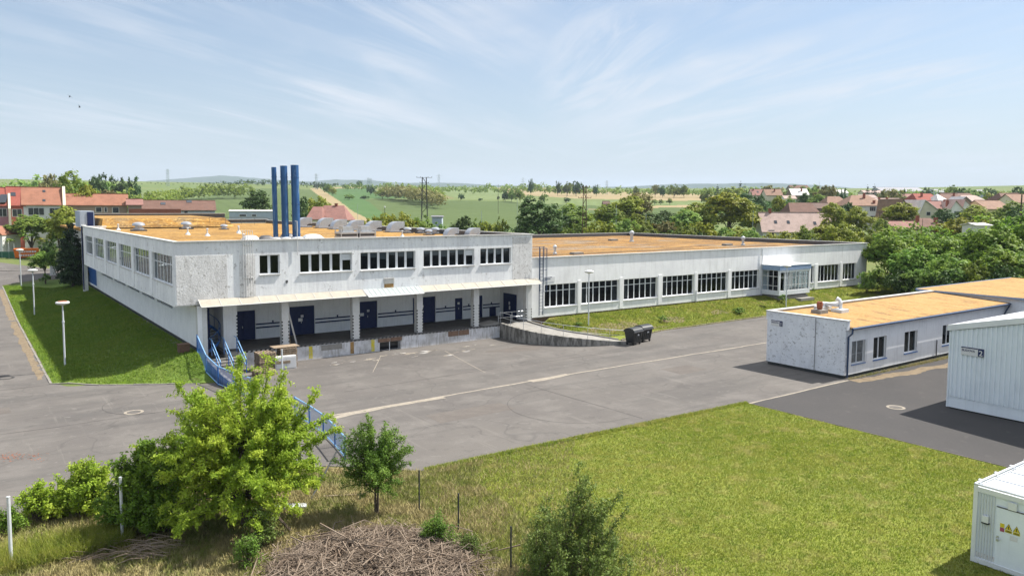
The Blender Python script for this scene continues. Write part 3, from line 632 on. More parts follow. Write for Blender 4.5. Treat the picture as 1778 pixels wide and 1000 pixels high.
FLL = Fr((13.5, 0, 0), (0, 1, 0), (-1, 0, 0))
vents = [(64.2, 70.0), (71.0, 76.6), (77.6, 83.6), (84.8, 91.6), (92.6, 100.4)]
FLL.wall(mb, YF, 115.0, 1.7, 4.70, .3, [(a, b, 3.66, 4.3) for a, b in vents]+[(104.5, 113.5, 1.9, 3.95)])
mb.build('lower_wall', MT['stucco_clean'], hall)
for a, b in vents:
    s = MB(); FLL.box(s, a, b, -.25, -.2, 3.66, 4.3)
    for q in np.arange(a, b, .33): FLL.box(s, q, q+.05, -.2, -.12, 3.66, 4.3, 1)
    s.build('vent_strip', [MT['black'], MT['galv_paint']], hall)
s = MB(); FLL.box(s, 104.5, 113.5, -.12, -.05, 1.9, 3.95); 
for q in np.arange(104.6, 113.4, .8): FLL.box(s, q, q+.04, -.05, -.02, 1.92, 3.93)
tag(s.build('sliding_door', MT['blue'], hall), 'blue sliding door low in the side wall')
boxpart('plinth', hall, 'plinth', 13.44, 13.62, YF-.02, 115, .6, 1.698)
# roofs
mb = MB(); mb.box(12.4, 42.7, YF+.3, 131, 8.5, 8.76); roof = mb.build('roof', MT['moss'], hall); mb = MB(); mb.box(12.46, 42.66, YF+.36, 103, 8.4, 8.495); mb.build('ceiling', MT['inside'], hall)
# upstanding mossy deck at the rear
mb = MB(); mb.hexa([(14.5, 106.5, 8.9), (30.5, 106.5, 8.9), (30.5, 131, 8.9), (14.5, 131, 8.9), (14.9, 108.2, 10.0), (29.8, 108.2, 10.0), (30.5, 131, 10.1), (14.9, 131, 10.1)])
mb.build('raised_roof', MT['moss'], hall)
mb = MB(); mb.box(14.6, 36, 130.9, 131.3, 9.0, 10.35); mb.box(36, 43, 130.9, 131.2, 8.9, 9.35); mb.build('rear_parapet', MT['dark_metal'], hall)
mb = MB(); mb.box(14.5, 36.1, 130.8, 131.4, 10.352, 10.42); mb.box(36.1, 43.1, 130.8, 131.4, 9.352, 9.42); mb.build('rear_coping', MT['coping'], hall)
def coping(parent, segs, z, w=.36, oh=.09, m='coping', t=.05):
    mb = MB()
    for (x0, y0, x1, y1) in segs: mb.box(x0, x1, y0, y1, z, z+t)
    return mb.build('coping', MT[m], parent)
coping(hall, [(12.0, YF-.14, 43.1, YF+.32), (12.0, YF+.32, 12.42, 103.7), (42.68, YF+.32, 43.1, 130.8)], 9.22)
mb = MB(); mb.box(12.1, 43.0, YF, YF+.3, 9.1, 9.218); mb.box(12.1, 12.4, YF+.3, 103.6, 9.1, 9.218); mb.box(42.7, 43.0, YF+.3, 130.8, 9.1, 9.218)
mb.box(12.1, 14.6, 103.3, 103.6, 9.1, 9.218); mb.build('parapet', MT['stucco'], hall)
mb = MB(); mb.box(13.9, 14.6, 103.9, 131, .8, 9.0); mb.box(12.0, 12.5, 103.75, 104.3, .8, 9.4); mb.build('rear_wall', MT['p_white'], hall)
mb = MB(); mb.box(12.6, 14.2, 110, 114.5, 8.9, 10.95); x = mb.build('stair_head', MT['p_bluegrey'], hall)
mb = MB(); mb.box(14.2, 14.26, 110.2, 114.3, 9.0, 10.8); mb.box(13.4, 14.1, 109.94, 109.998, 9.0, 10.8); mb.build('stair_head_cladding', MT['navy'], hall)
mb = MB(); mb.tube([(12.02, 103.72, 1.7), (12.02, 103.72, 9.2)], .07, 8); mb.box(11.98, 12.06, 103.5, 103.7, 4.9, 5.4); mb.build('downpipe', MT['navy'], hall)
# flues
for (x, y, r, zt_) in ((20.42, 60.2, .19, 14.75), (21.17, 60.1, .27, 14.88), (22.02, 60.0, .31, 14.96)):
    mb = MB(); mb.tube([(x, y, 8.9), (x-.06, y, zt_)], [r, r], 18, cap=True)
    for z in (9.5, 11.9, 14.0): mb.lathe((x-.06*(z-8.9)/6, y, z), [(r, -.03), (r+.025, -.03), (r+.025, .03), (r, .03)], 18)
    c = mb.build('chimney', MT['chimney_blue'], hall, smooth=True)
    s = MB(); s.lathe((x, y, 8.95), [(r+.22, 0), (r+.22, .25), (r+.03, .34), (r, .34)], 14); s.build('flue_base', MT['galv_paint'], c)
# thin white pipes rising by the wall (conduit bundle) and the short mast
mb = MB()
for k in range(5):
    x = 16.72+.17*k; mb.tube([(x, YF-.12, 5.1), (x, YF-.12, 9.95), (x, YF+.35, 9.95)], .022, 6)
for z in (6.5, 8.9): mb.box(16.66, 17.46, YF-.10, YF-.002, z, z+.04)
mb.build('conduit', MT['white'], hall)
mb = MB(); mb.tube([(20.75, YF-.11, 8.05), (20.75, YF-.11, 10.6), (20.75, YF+.3, 10.6)], .03, 6); mb.build('vent_pipe', MT['white'], hall)
# louvre and small boxes on the front
mb = MB(); FF.box(mb, 27.9, 28.85, 0, .03, 5.5, 5.95)
for z in np.arange(5.53, 5.93, .07): FF.box(mb, 27.94, 28.81, .03, .06, z, z+.03)
mb.build('louvre', MT['coping'], hall)
mb = MB(); FF.box(mb, 19.85, 20.0, 0, .04, 6.0, 6.2); mb.build('junction_box', MT['dark_metal'], hall)
mb = MB(); FF.box(mb, 27.95, 28.8, 0.0, .008, 5.1, 5.47); mb.build('rusty_stain', MT['moss_pale'], hall)
# canopy skirt
def canopy(x0, x1, z0, z1, out, m, sp, name='canopy'):
    mb = MB(); n = max(1, round((x1-x0)/sp))
    for k in range(n):
        a, b = x0+(x1-x0)*k/n, x0+(x1-x0)*(k+1)/n-.03
        y0, y1 = YF-.02, YF-out
        mb.hexa([(a, y1, z1), (b, y1, z1), (b, y0, z0-.02), (a, y0, z0-.02), (a, y1-.015, z1+.03), (b, y1-.015, z1+.03), (b, y0-.0, z0+.02), (a, y0-.0, z0+.02)])
    c = mb.build(name, MT[m], hall)
    s = MB(); s.tube([(x0, YF-out-.02, z1-.01), (x1, YF-out-.02, z1-.01)], .035, 6)
    for k in range(n+1):
        a = x0+(x1-x0)*k/n-.015; s.tube([(a, YF-out-.02, z1+.04), (a, YF-.03, z0+.035)], .018, 5)
    s.build('canopy_frame', MT['white'], c)
canopy(13.58, 26.05, 5.12, 4.70, .75, 'canopy', 1.33); canopy(26.1, 31.1, 5.13, 4.62, 1.0, 'canopy_new', .42); canopy(31.15, 43.6, 5.12, 4.70, .75, 'canopy', 1.33)
# columns with striped inner edges
for x0, x1 in ((13.488, 14.15), (19.5, 20.05), (25.2, 25.8), (30.96, 31.52), (36.6, 37.18), (42.36, 43.0)):
    mb = MB(); mb.box(x0, x1, YF+.02, YF+.5, (1.2 if x0 > 15 else .9) if x0 < 42 else 1.0, 4.62); c = mb.build('column', MT['white'], hall)
    if x0 > 15:
        s = MB()
        for xx in (x0-.006, x1-.07):
            for k in range(8 if x0 < 40 else 5): s.box(xx, xx+.076, YF+.012, YF+.1, 1.25+.25*k, 1.37+.25*k)
        s.build('hazard_stripe', MT['black'], c)
# recess behind the dock
mb = MB(); dr = [(17.05, 18.92, 1.2, 3.52), (21.7, 23.8, 1.2, 3.55), (27.8, 29.5, 1.2, 3.55), (33.0, 35.33, 1.2, 3.56), (37.43, 38.25, 1.2, 3.22), (39.6, 40.5, 1.2, 3.3), (41.3, 42.1, 1.2, 2.1)]
FB = Fr((0, 61, 0), (1, 0, 0), (0, -1, 0)); FB.wall(mb, 15.6, 42.7, 1.2, 4.62, .25, dr)
mb.box(15.6, 16.6, 57.8, 60.99, 1.2, 4.62); mb.box(13.8, 15.6, 60.4, 60.9, .9, 4.62); mb.box(13.5, 13.8, 57.0, 60.9, .9, 1.698)
FE = Fr((42.7, 0, 0), (0, 1, 0), (-1, 0, 0)); FE.wall(mb, 57.0, 60.99, 1.2, 4.62, -.001, [(58.5, 60.3, 1.2, 3.45)]) if False else mb.box(42.5, 42.698, 57.0, 60.99, 1.2, 4.62)
mb.build('dock_rear_wall', MT['stucco_clean'], hall)
s = MB()
for k in range(10): s.box(16.53, 16.606, 57.79, 57.9, 1.3+.25*k, 1.42+.25*k)
s.build('hazard_stripe', MT['black'], hall)
for k, (a, b, c, d) in enumerate(dr):
    mb = MB(); FB.box(mb, a+.01, b-.01, -.14, -.06, c+.01, d-.01)
    if b-a > 1.5: FB.box(mb, (a+b)/2-.012, (a+b)/2+.012, -.06, -.045, c+.02, d-.02)
    o = mb.build('dock_door' if d > 2.5 else 'hatch', MT['navy'], hall)
    s = MB(); s.box(a+.9*(b-a)/2, a+.9*(b-a)/2+.04, 60.98, 61.03, 2.15, 2.32); s.build('handle', MT['galv'], o)
    if k in (1, 2, 3, 4):
        s = MB(); q = (a+b)/2
        if k == 3: q = 34.0
        FB.box(s, q-.1, q+.12, -.058, -.05, 2.62, 2.82)
        if k in (1, 2): FB.box(s, q-.32 if k == 1 else q-.75, q+.05 if k == 1 else q-.4, -.058, -.05, 2.3, 2.56)
        s.build('notice', MT['paper'], o)
mb = MB(); mb.box(42.44, 42.497, 58.2, 60.3, 1.2, 3.5); o = mb.build('dock_door', MT['navy'], hall)
s = MB(); s.box(42.425, 42.438, 59.2, 59.4, 2.45, 2.75); s.box(42.425, 42.438, 59.15, 59.35, 2.0, 2.35); s.build('notice', MT['paper'], o)
for a, b in ((18.95, 21.65), (23.85, 27.75), (29.55, 32.95), (35.38, 37.38), (38.3, 39.55), (40.55, 42.45)):
    for z in (2.05, 2.33): mb = MB(); FB.box(mb, a, b, .002, .09, z, z+.1); mb.build('bumper_rail', MT['navy'], hall)
    mb = MB(); FB.box(mb, (a+b)/2-.05, (a+b)/2+.05, .002, .08, 2.45, 2.6); mb.build('socket_box', MT['navy'], hall)
s = MB(); s.tube([(18.2, 56.9, 4.58), (19.3, 56.9, 4.58)], .06, 6); s.box(40.2, 41.0, 59.8, 60.2, 4.1, 4.45); s.build('ceiling_lamp', MT['galv_paint'], hall)

# roof gear
def hood(name_parent, x, y, z, s=1.0, yaw=0.0):
    """curved sheet-metal exhaust cowl on a kerb"""
    mb = MB(); n = 8; w = .42*s; R = .78*s
    c, q = math.cos(yaw), math.sin(yaw)
    def T(a, b, h): return (x+a*c-b*q, y+a*q+b*c, z+h)
    out = [(-R*math.cos(t), R*math.sin(t)+.12*s) for t in np.linspace(0, math.pi/2, n)]+[(.55*s, R+.12*s)]
    inn = [(-.02*s, .12*s)]*0+[(.28*s-.26*s*math.cos(t), .12*s+.0*s+.22*s*math.sin(t)) for t in np.linspace(0, math.pi/2, n)]+[(.55*s, .34*s)]
    m = len(out); v = [T(a, -w, h) for a, h in out]+[T(a, -w, h) for a, h in inn]+[T(a, w, h) for a, h in out]+[T(a, w, h) for a, h in inn]; f = []
    for i in range(m-1): f += [(i, i+1, m+i+1, m+i), (2*m+i+1, 2*m+i, 3*m+i, 3*m+i+1), (i+1, i, 2*m+i, 2*m+i+1), (m+i, m+i+1, 3*m+i+1, 3*m+i)]
    mb.add(v, f); mb.box(x-.85*s, x+.5*s, y-.52*s, y+.52*s, z, z+.13*s)
    o = mb.build('exhaust_cowl', MT['galv'], name_parent)
    b = MB(); b.box(x-.95*s, x+.6*s, y-.62*s, y+.62*s, z-.05, z+.06); b.build('cowl_kerb', MT['dark_metal'], o)
Q0 = 8.76
mb = MB(); mb.box(42.62, 42.675, YF+.4, 130.5, 8.77, 9.2); mb.box(12.425, 12.48, YF+.4, 103, 8.77, 9.2); mb.build('parapet_lining', MT['dark_metal'], hall)
for (x, y, s) in ((39.2, 103.5, 1.5), (40.2, 98.5, 1.5), (39.6, 92.5, 1.4), (39.5, 87.3, 1.4), (40.3, 84.0, 1.35), (41.2, 80.0, 1.35), (39.3, 64.6, 1.0), (41.0, 63.4, 1.0)): hood(hall, x, y, Q0, s)
def round_fan(parent, x, y, z, s=1.0, m='galv'):
    mb = MB(); mb.lathe((x, y, z), [(.42*s, 0), (.42*s, .22*s), (.28*s, .24*s), (.28*s, .42*s), (.5*s, .46*s), (.46*s, .62*s), (.2*s, .72*s), (.02, .73*s)], 16)
    o = mb.build('roof_fan', MT[m], parent, smooth=True)
    b = MB(); b.box(x-.55*s, x+.55*s, y-.55*s, y+.55*s, z-.05, z+.12*s); b.build('fan_kerb', MT['dark_metal'], o)
for x, y, s in ((17.0, 97.0, 1.4), (23.2, 101.5, 1.3), (26.8, 98.0, .9), (43-1.0, 72.5, 1.0), (40.5, 76.0, .9), (41.6, 75.0, .9), (40.0, 70.4, .8), (42.1, 64.4, .55)): round_fan(hall, x, y, Q0, s)
for x, y, s in ((19.1, 83.0, 1), (19.9, 78.6, 1), (25.5, 87.5, 1), (19.3, 64.9, .9), (34.6, 66.0, .9), (15.5, 101, 1.0), (24.5, 84, .9)):
    mb = MB(); mb.tube([(x, y, Q0), (x, y, Q0+.65*s)], .07, 8); mb.lathe((x, y, Q0), [(.28, 0), (.09, .25), (.08, .25)], 10); mb.lathe((x, y, Q0+.65*s), [(.02, -.03), (.12, 0), (.12, .06), (.02, .1)], 8)
    mb.build('vent_stub', MT['galv_paint'], hall)
def dome(parent, x, y, z, w, d, m='coping'):
    b = MB(); b.box(x-w, x+w, y-d, y+d, z-.03, z+.33); o = b.build('skylight_kerb', MT['stucco_old'], parent)
    mb = MB(); n = 10; v = []; f = []
    for i in range(n+1):
        for j in range(n+1):
            a, c = -1+2*i/n, -1+2*j/n; v.append((x+a*w*.95, y+c*d*.95, z+.332+.30*(1-a**4)*(1-c**4)))
    for i in range(n):
        for j in range(n): k = i*(n+1)+j; f.append((k, k+n+1, k+n+2, k+1))
    mb.add(v, f); mb.build('skylight_dome', MT[m], o, smooth=True)
dome(hall, 19.0, 62.0, Q0, .6, .75, 'paper'); dome(hall, 20.0, 61.3, Q0, .6, .5, 'dark_metal'); dome(hall, 24.2, 62.2, Q0, .85, .6, 'galv_paint'); dome(hall, 23.2, 65.5, Q0, .5, .6, 'dark_metal')
# big air handler pair
for x in (27.2, 28.9):
    mb = MB(); mb.box(x-.8, x+.75, 61.4, 62.8, Q0+.25, Q0+.42); mb.box(x-.8, x+.75, 61.4, 62.8, Q0+.62, Q0+.78); mb.box(x-.5, x+.45, 61.7, 62.6, Q0+.781, Q0+1.25)
    for xx in (x-.78, x+.67):
        for yy in (61.42, 62.72): mb.box(xx, xx+.06, yy, yy+.06, Q0, Q0+1.05)
    o = mb.build('air_handler', MT['galv'], hall)
    b = MB(); b.box(x-.7, x+.65, 61.5, 62.7, Q0+.421, Q0+.619); b.box(x-.6, x+.5, 61.6, 62.6, Q0-.02, Q0+.249); b.build('air_handler_core', MT['dark_metal'], o)
# low hoop rail on the raised roof edge
mb = MB(); mb.tube([(23.5, 107.9, 9.0), (23.7, 107.9, 10.1), (34.3, 106.4, 10.1), (35.2, 106.2, 9.9), (35.6, 106.1, 9.0)], .03, 5)
for x in (25.5, 27.5, 29.5, 31.5, 33.2): mb.tube([(x, 107.8-.13*(x-23.7), 9.1), (x, 107.8-.13*(x-23.7), 10.1)], .02, 5)
mb.build('guard_rail', MT['dark_metal'], hall)

# loading dock
dock = thing('loading_dock', 'raised concrete loading platform with black and white striped edge under the canopy', 'loading dock', (28, 56.4, 0))
mb = MB(); FD = Fr((0, 56.38, 0), (1, 0, 0), (0, -1, 0))
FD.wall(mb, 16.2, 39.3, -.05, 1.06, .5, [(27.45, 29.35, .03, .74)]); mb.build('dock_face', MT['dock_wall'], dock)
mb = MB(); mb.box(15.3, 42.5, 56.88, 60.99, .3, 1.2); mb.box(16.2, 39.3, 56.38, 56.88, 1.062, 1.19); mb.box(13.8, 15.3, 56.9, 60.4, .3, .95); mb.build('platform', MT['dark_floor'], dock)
mb = MB(); mb.hexa([(37.6, 56.42, 1.192), (39.3, 56.42, 1.192), (39.3, 58.0, 1.202), (37.6, 58.0, 1.202), (37.7, 56.44, 1.2), (39.28, 56.44, 1.42), (39.28, 57.9, 1.42), (37.7, 57.9, 1.21)]); mb.build('dock_plate', MT['concrete'], dock)
mb = MB(); mw_ = MB()
for k in range(int((39.3-16.2)/.17)):
    x = 16.2+.17*k
    (mb if k % 2 else mw_).hexa([(x, 56.366, 1.068), (x+.17, 56.366, 1.068), (x+.17, 56.378, 1.068), (x, 56.378, 1.068), (x+.06, 56.366, 1.185), (x+.23, 56.366, 1.185), (x+.23, 56.378, 1.185), (x+.06, 56.378, 1.185)])
mb.build('hazard_stripe', MT['black'], dock); mw_.build('edge_stripe', MT['chalk'], dock)
mb = MB(); mb.box(20.0, 39.2, 56.33, 56.362, 1.12, 1.18); mb.build('edge_angle', MT['dark_metal'], dock)
for a, b, m in ((21.5, 21.8, 'yellow'), (24.9, 25.2, 'moss_pale'), (26.7, 27.0, 'yellow')):
    mb = MB(); FD.box(mb, a, b, .001, .01, .1, 1.04); mb.build('yellow_mark', MT[m], dock)
mb = MB(); FD.box(mb, 22.5, 24.2, .001, .03, .62, 1.02); mb.build('grey_board', MT['concrete'], dock)
for a, b in ((27.3, 29.45), (33.9, 36.0)):
    mb = MB(); FD.box(mb, a, (a+b)/2-.03, .002, .05, .62 if a > 30 else .76, 1.05); FD.box(mb, (a+b)/2+.03, b, .002, .05, .62 if a > 30 else .76, 1.05); mb.build('wooden_bumper', MT['rust_wood'], dock)
mb = MB(); FD.box(mb, 28.3, 28.36, -.02, .0, .03, .74); mb.build('hatch_post', MT['galv_paint'], dock)
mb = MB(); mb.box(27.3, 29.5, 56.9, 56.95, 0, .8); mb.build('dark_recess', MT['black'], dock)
mb = MB()
for k in range(6): mb.box(14.35, 16.2-.0, 54.9+.3*k-.3, 56.38, .17*k-.1, .17*(k+1)-.05-.1)
mb.box(15.3, 16.18, 56.38, 56.86, .2, 1.19); mb.build('dock_steps', MT['concrete'], dock)

MT['gutter'] = mat('dark_blue_gutter', (.035, .06, .12), .5, .2, .4)
# ramp from the platform down to the yard
ramp = thing('concrete_ramp', 'curved stained concrete ramp descending from the loading platform to the yard', 'ramp', (43, 51, 0))
OUT = [(39.3, 56.4), (39.15, 54.6), (39.3, 52.9), (40.0, 51.3), (41.2, 49.8), (42.8, 48.5), (44.6, 47.7), (46.4, 47.3)]
INN = [(42.5, 57.0), (42.3, 55.3), (42.4, 53.8), (42.9, 52.5), (43.8, 51.3), (45.0, 50.3), (46.0, 49.6), (47.0, 49.1)]
HZ = [1.19, 1.13, 1.02, .86, .68, .48, .27, .06]
def ribbon(mb, A, B, za, zb, th=None):
    n = len(A)
    v = [(x, y, z) for (x, y), z in zip(A, za)]+[(x, y, z) for (x, y), z in zip(B, zb)]
    mb.add(v, [(i, i+1, n+i+1, n+i) for i in range(n-1)])
def wallstrip(mb, A, w, z0, z1):
    n = len(A); P = np.array(A); T = np.gradient(P, axis=0); T /= np.linalg.norm(T, axis=1)[:, None]; Nn = np.stack([-T[:, 1], T[:, 0]], 1)*w
    for i in range(n-1):
        a, b = P[i], P[i+1]; c, d = b+Nn[i+1], a+Nn[i]
        mb.hexa([(*a, z0), (*b, z0), (*c, z0), (*d, z0), (*a, z1[i]), (*b, z1[i+1]), (*c, z1[i+1]), (*d, z1[i])])
mb = MB(); ribbon(mb, [(x+.1, y) for x, y in OUT], INN, HZ, HZ); mb.build('ramp_deck', MT['concrete'], ramp)
mb = MB(); wallstrip(mb, OUT, .28, -.1, [z+.16 for z in HZ]); mb.build('ramp_wall', MT['ramp_conc'], ramp)
mb = MB(); wallstrip(mb, INN, .18, -.1, [z+.12 for z in HZ]); mb.build('ramp_kerb', MT['concrete'], ramp)
rr = thing('ramp_railing', 'thin grey tubular handrail along the outer edge of the curved ramp', 'railing', (42, 50, 0))
mb = MB(); up = [(x+.14, y+.1, z+1.12) for (x, y), z in zip(OUT, HZ)]; mb.tube(up, .018, 6); mb.tube([(x, y, z-.45) for x, y, z in up], .014, 6); mb.build('rail', MT['galv_paint'], rr)
for i in range(0, 8): 
    x, y, z = up[i]; mb = MB(); mb.tube([(x, y, z-1.0), (x, y, z)], .02, 6); mb.build('post', MT['galv'], rr)
rr = thing('safety_railing', 'short grey steel railing at the right hand end of the loading platform', 'railing', (39.4, 57, 1.2))
mb = MB(); mb.tube([(39.3, 56.6, 2.2), (42.3, 56.6, 2.2)], .025, 6); mb.tube([(39.3, 56.6, 1.75), (42.3, 56.6, 1.75)], .02, 6); mb.build('rail', MT['galv'], rr)
for x in (39.3, 40.8, 42.3): mb = MB(); mb.tube([(x, 56.6, 1.2), (x, 56.6, 2.2)], .03, 6); mb.build('post', MT['galv'], rr)

# spiral staircase
st = thing('spiral_staircase', 'dark spiral staircase with blue helical stringer at the left end of the dock', 'staircase', (14.75, 58.6, .95))
mb = MB(); mb.tube([(14.75, 58.6, .95), (14.75, 58.6, 4.6)], .09, 10); mb.build('centre_pole', MT['navy'], st)
mb = MB(); N_ = 18
for k in range(N_):
    t = -1.9+k*.36; z = 1.1+k*.19; c, s = math.cos(t), math.sin(t); c2, s2 = math.cos(t+.36), math.sin(t+.36)
    mb.hexa([(14.75+.1*c, 58.6+.1*s, z), (14.75+.78*c, 58.6+.78*s, z), (14.75+.78*c2, 58.6+.78*s2, z), (14.75+.1*c2, 58.6+.1*s2, z), (14.75+.1*c, 58.6+.1*s, z+.04), (14.75+.78*c, 58.6+.78*s, z+.04), (14.75+.78*c2, 58.6+.78*s2, z+.04), (14.75+.1*c2, 58.6+.1*s2, z+.04)])
mb.build('steps', MT['dark_metal'], st)
hel = [(14.75+.80*math.cos(-1.9+k*.18), 58.6+.80*math.sin(-1.9+k*.18), 1.05+k*.095) for k in range(38)]
mb = MB()
for a, b in zip(hel[:-1], hel[1:]): mb.add([a, b, (b[0], b[1], b[2]+.24), (a[0], a[1], a[2]+.24), (a[0]*.997+14.75*.003, a[1]*.999+.0586, a[2]), (b[0]*.997+14.75*.003, b[1]*.999+.0586, b[2]), (b[0], b[1]+.02, b[2]+.24), (a[0], a[1]+.02, a[2]+.24)], [(0, 1, 2, 3), (4, 7, 6, 5), (3, 2, 6, 7), (0, 4, 5, 1)])
mb.build('stringer', MT['blue'], st)
mb = MB(); mb.tube([(x, y, z+1.0) for x, y, z in hel], .025, 6)
for k in range(0, 38, 3): x, y, z = hel[k]; mb.tube([(x, y, z+.2), (x, y, z+1.0)], .014, 5)
mb.build('handrail', MT['blue'], st)
# dock stair railings
for k, (x, lb) in enumerate(((14.4, 'blue handrail climbing beside the leftmost white column'), (15.25, 'middle blue handrail of the dock steps below the spiral stair'), (16.15, 'blue handrail on the right side of the dock steps'))):
    t = thing('stair_railing', lb, 'railing', (x, 55.8, 0), group='blue handrails of the dock steps')
    mb = MB(); mb.tube([(x, 54.3, 1.0), (x, 56.5, 2.25), (x, 57.1, 2.25)], .035, 6); mb.tube([(x, 54.3, .55), (x, 56.5, 1.8)], .025, 6); mb.build('rail', MT['blue_light'], t)
    for y, z0, z1 in ((54.3, -.0, 1.0), (55.4, .5, 1.65), (56.5, 1.1, 2.25)): mb = MB(); mb.tube([(x, y, z0), (x, y, z1)], .032, 6); mb.build('post', MT['blue'], t)

# blue fence running down from the hall corner
def fence(name, label, pts, h, panel, railm, solid):
    t = thing(name, label, 'fence', (*pts[0], zt(*pts[0])))
    mbp, mbr = MB(), MB()
    for (x0, y0), (x1, y1) in zip(pts[:-1], pts[1:]):
        z0, z1 = zt(x0-.2, y0)+.12, zt(x1-.2, y1)+.12; L = math.hypot(x1-x0, y1-y0); n = int(L/.15)
        mbr.tube([(x0, y0, z0+h), (x1, y1, z1+h)], .04, 6); mbr.tube([(x0, y0, z0), (x1, y1, z1)], .035, 6)
        mb = MB(); mb.tube([(x0, y0, z0-.3), (x0, y0, z0+h+.05)], .045, 8); mb.build('post', MT['blue'], t)
        for k in range(1, n):
            a = k/n; x, y, z = x0+(x1-x0)*a, y0+(y1-y0)*a, z0+(z1-z0)*a; mbp.box(x-.012, x+.012, y-(.017 if solid else .010), y+(.017 if solid else .010), z, z+h)
    x0, y0 = pts[-1]; mb = MB(); mb.tube([(x0, y0, zt(x0-.2, y0)-.2), (x0, y0, zt(x0-.2, y0)+h+.17)], .045, 8); mb.build('post', MT['blue'], t)
    mbp.build('balusters', MT[panel], t); mbr.build('rail', MT[railm], t)
fence('metal_fence', 'blue steel bar fence sloping down from the hall corner beside the dock steps', [(13.35, 56.2), (13.35, 53.9), (13.5, 51.6), (13.8, 49.2), (14.2, 46.9)], 1.15, 'blue', 'blue_light', True)
fence('metal_fence', 'lower run of pale blue bar fence ending beside the small tree', [(15.0, 41.6), (15.0, 39.4), (14.9, 37.2), (14.6, 35.0), (14.25, 33.0)], .95, 'blue_grey', 'blue_light', False)
mb = MB(); wallstrip(mb, [(13.65, 56.3), (13.65, 51.6), (14.1, 48), (14.5, 46)], .2, -.1, [1.3, .75, .12, .06]); 
o = mb.build('retaining_wall', MT['ramp_conc'], None, loc=(13.8, 51, 0)); tag(o, 'low stained retaining wall under the blue fence beside the grass', 'wall')
# pole by the fence
p = gp(491, 690); mb = MB(); mb.tube([(p[0], p[1], p[2]-.1), (p[0], p[1], p[2]+3.0)], .05, 8); o = mb.build('steel_post', MT['galv_paint'], None, loc=tuple(p)); tag(o, 'single pale steel post rising behind the big bright green tree', 'post')

# pallets, discarded cabinet, planks
def pallet_stack(x, y, z, n, label, yaw=0):
    t = thing('pallet_stack', label, 'pallets', (x, y, z), yaw, 'stacked wooden pallets by the dock')
    for k in range(n):
        mb = MB(); zz = .145*k; o = random.Random(k+int(x)).uniform(-.03, .03)
        for b in (-.55, 0, .45): mb.box(-.6+o, .6+o, b+o, b+.1+o, zz+.022, zz+.10)
        for a in range(6): mb.box(-.6+.22*a+o, -.6+.22*a+.12+o, -.55+o, .55+o, zz+.101, zz+.122)
        for a in (0, 2.5, 5): mb.box(-.6+.22*a+o, -.6+.22*a+.1+o, -.55+o, .55+o, zz, zz+.021)
        mb.build('pallet', MT['wood'], t, rel=True)
pallet_stack(17.6, 54.7, .03, 9, 'tall stack of grey wooden pallets at the left below the platform', .05)
pallet_stack(19.3, 55.0, .03, 10, 'stack of wooden pallets with a board on top next to the white cabinet', -.08)
pallet_stack(16.9, 52.9, .03, 3, 'low pile of pallets in front of the dock steps', .2)
t = thing('cabinet', 'discarded white cabinet standing before the pallets under the platform', 'cabinet', (18.9, 54.2, .03), -.1)
mb = MB(); mb.box(-.75, .75, -.2, .22, 0, .92); mb.build('body', MT['white'], t, rel=True)
mb = MB(); mb.box(-.68, -.02, -.235, -.202, .08, .85); mb.box(.02, .68, -.235, -.202, .08, .85); mb.build('door', MT['paper'], t, rel=True)
mb = MB(); mb.box(-.7, .3, -.26, -.236, .42, .62); mb.build('plank', MT['wood'], t, rel=True)
o = MB().box(18.2, 20.1, 54.5, 55.5, 1.50, 1.54).build('board', MT['wood'], None, loc=(19.2, 55, 1.5)); tag(o, 'loose board lying on top of the pallet stack by the white cabinet', 'board')
for k, (a, b, lb) in enumerate((((20.35, 57.2, 1.2), (20.08, 57.0, 3.2), 'shorter dark plank leaning against the second white column'), ((20.75, 56.9, 1.2), (20.1, 56.75, 3.75), 'longer pale plank leaning against the second white column'))):
    mb = MB(); (x0, y0, z0), (x1, y1, z1) = a, b; w = .06
    mb.hexa([(x0-w, y0-.02, z0), (x0+w, y0-.02, z0), (x0+w, y0+.02, z0), (x0-w, y0+.02, z0), (x1-w, y1-.02, z1), (x1+w, y1-.02, z1), (x1+w, y1+.02, z1), (x1-w, y1+.02, z1)])
    o = mb.build('leaning_plank', MT['wood' if k == 0 else 'coping'], None, loc=a); tag(o, lb, 'plank')

# ---------------------------------------------------------------- long single-storey wing
wing = thing('office_wing', 'long single storey white wing with big gridded windows and brown mossy roof', 'building', (72, 60, 1.2))
FW = Fr((0, 57.0, 0), (1, 0, 0), (0, -1, 0)); WE = 100.9
ww = [(44.9, 48.9, 5), (49.5, 54.5, 6), (55.2, 60.1, 6), (60.9, 65.85, 6), (66.5, 71.55, 6), (72.3, 77.3, 6), (87.9, 88.6, 1), (89.5, 94.35, 6), (95.15, 98.3, 4)]
mb = MB(); FW.wall(mb, 43.02, WE, 1.38, 6.85, .35, [(a, b, 2.25, 4.4) for a, b, n in ww]+[(79.3, 82.6, 1.5, 4.2)])
mb.box(WE-.35, WE, 57.35, 103, 1.38, 6.85); mb.box(43.02, WE, 103, 103.35, 1.38, 6.85)
mb.build('wall', MT['stucco_wing'], wing)
mb = MB(); mb.box(43.05, WE-.06, 57.07, 57.3, .6, 1.378); mb.box(WE-.3, WE-.07, 57.3, 103, .6, 1.378); mb.build('plinth', MT['brown_plinth'], wing)
for k, (a, b, n) in enumerate(ww):
    w = window(wing, FW, a, b, 2.25, 4.4, n, 3.78 if k < 6 else None, rec=.2, sill=.08, mul=.11, curtains={0: (4,), 1: (0, 5), 2: (0, 5), 3: (0,), 4: (5,), 5: (0, 4, 5), 7: (0,)}.get(k, ()), sm_='white')
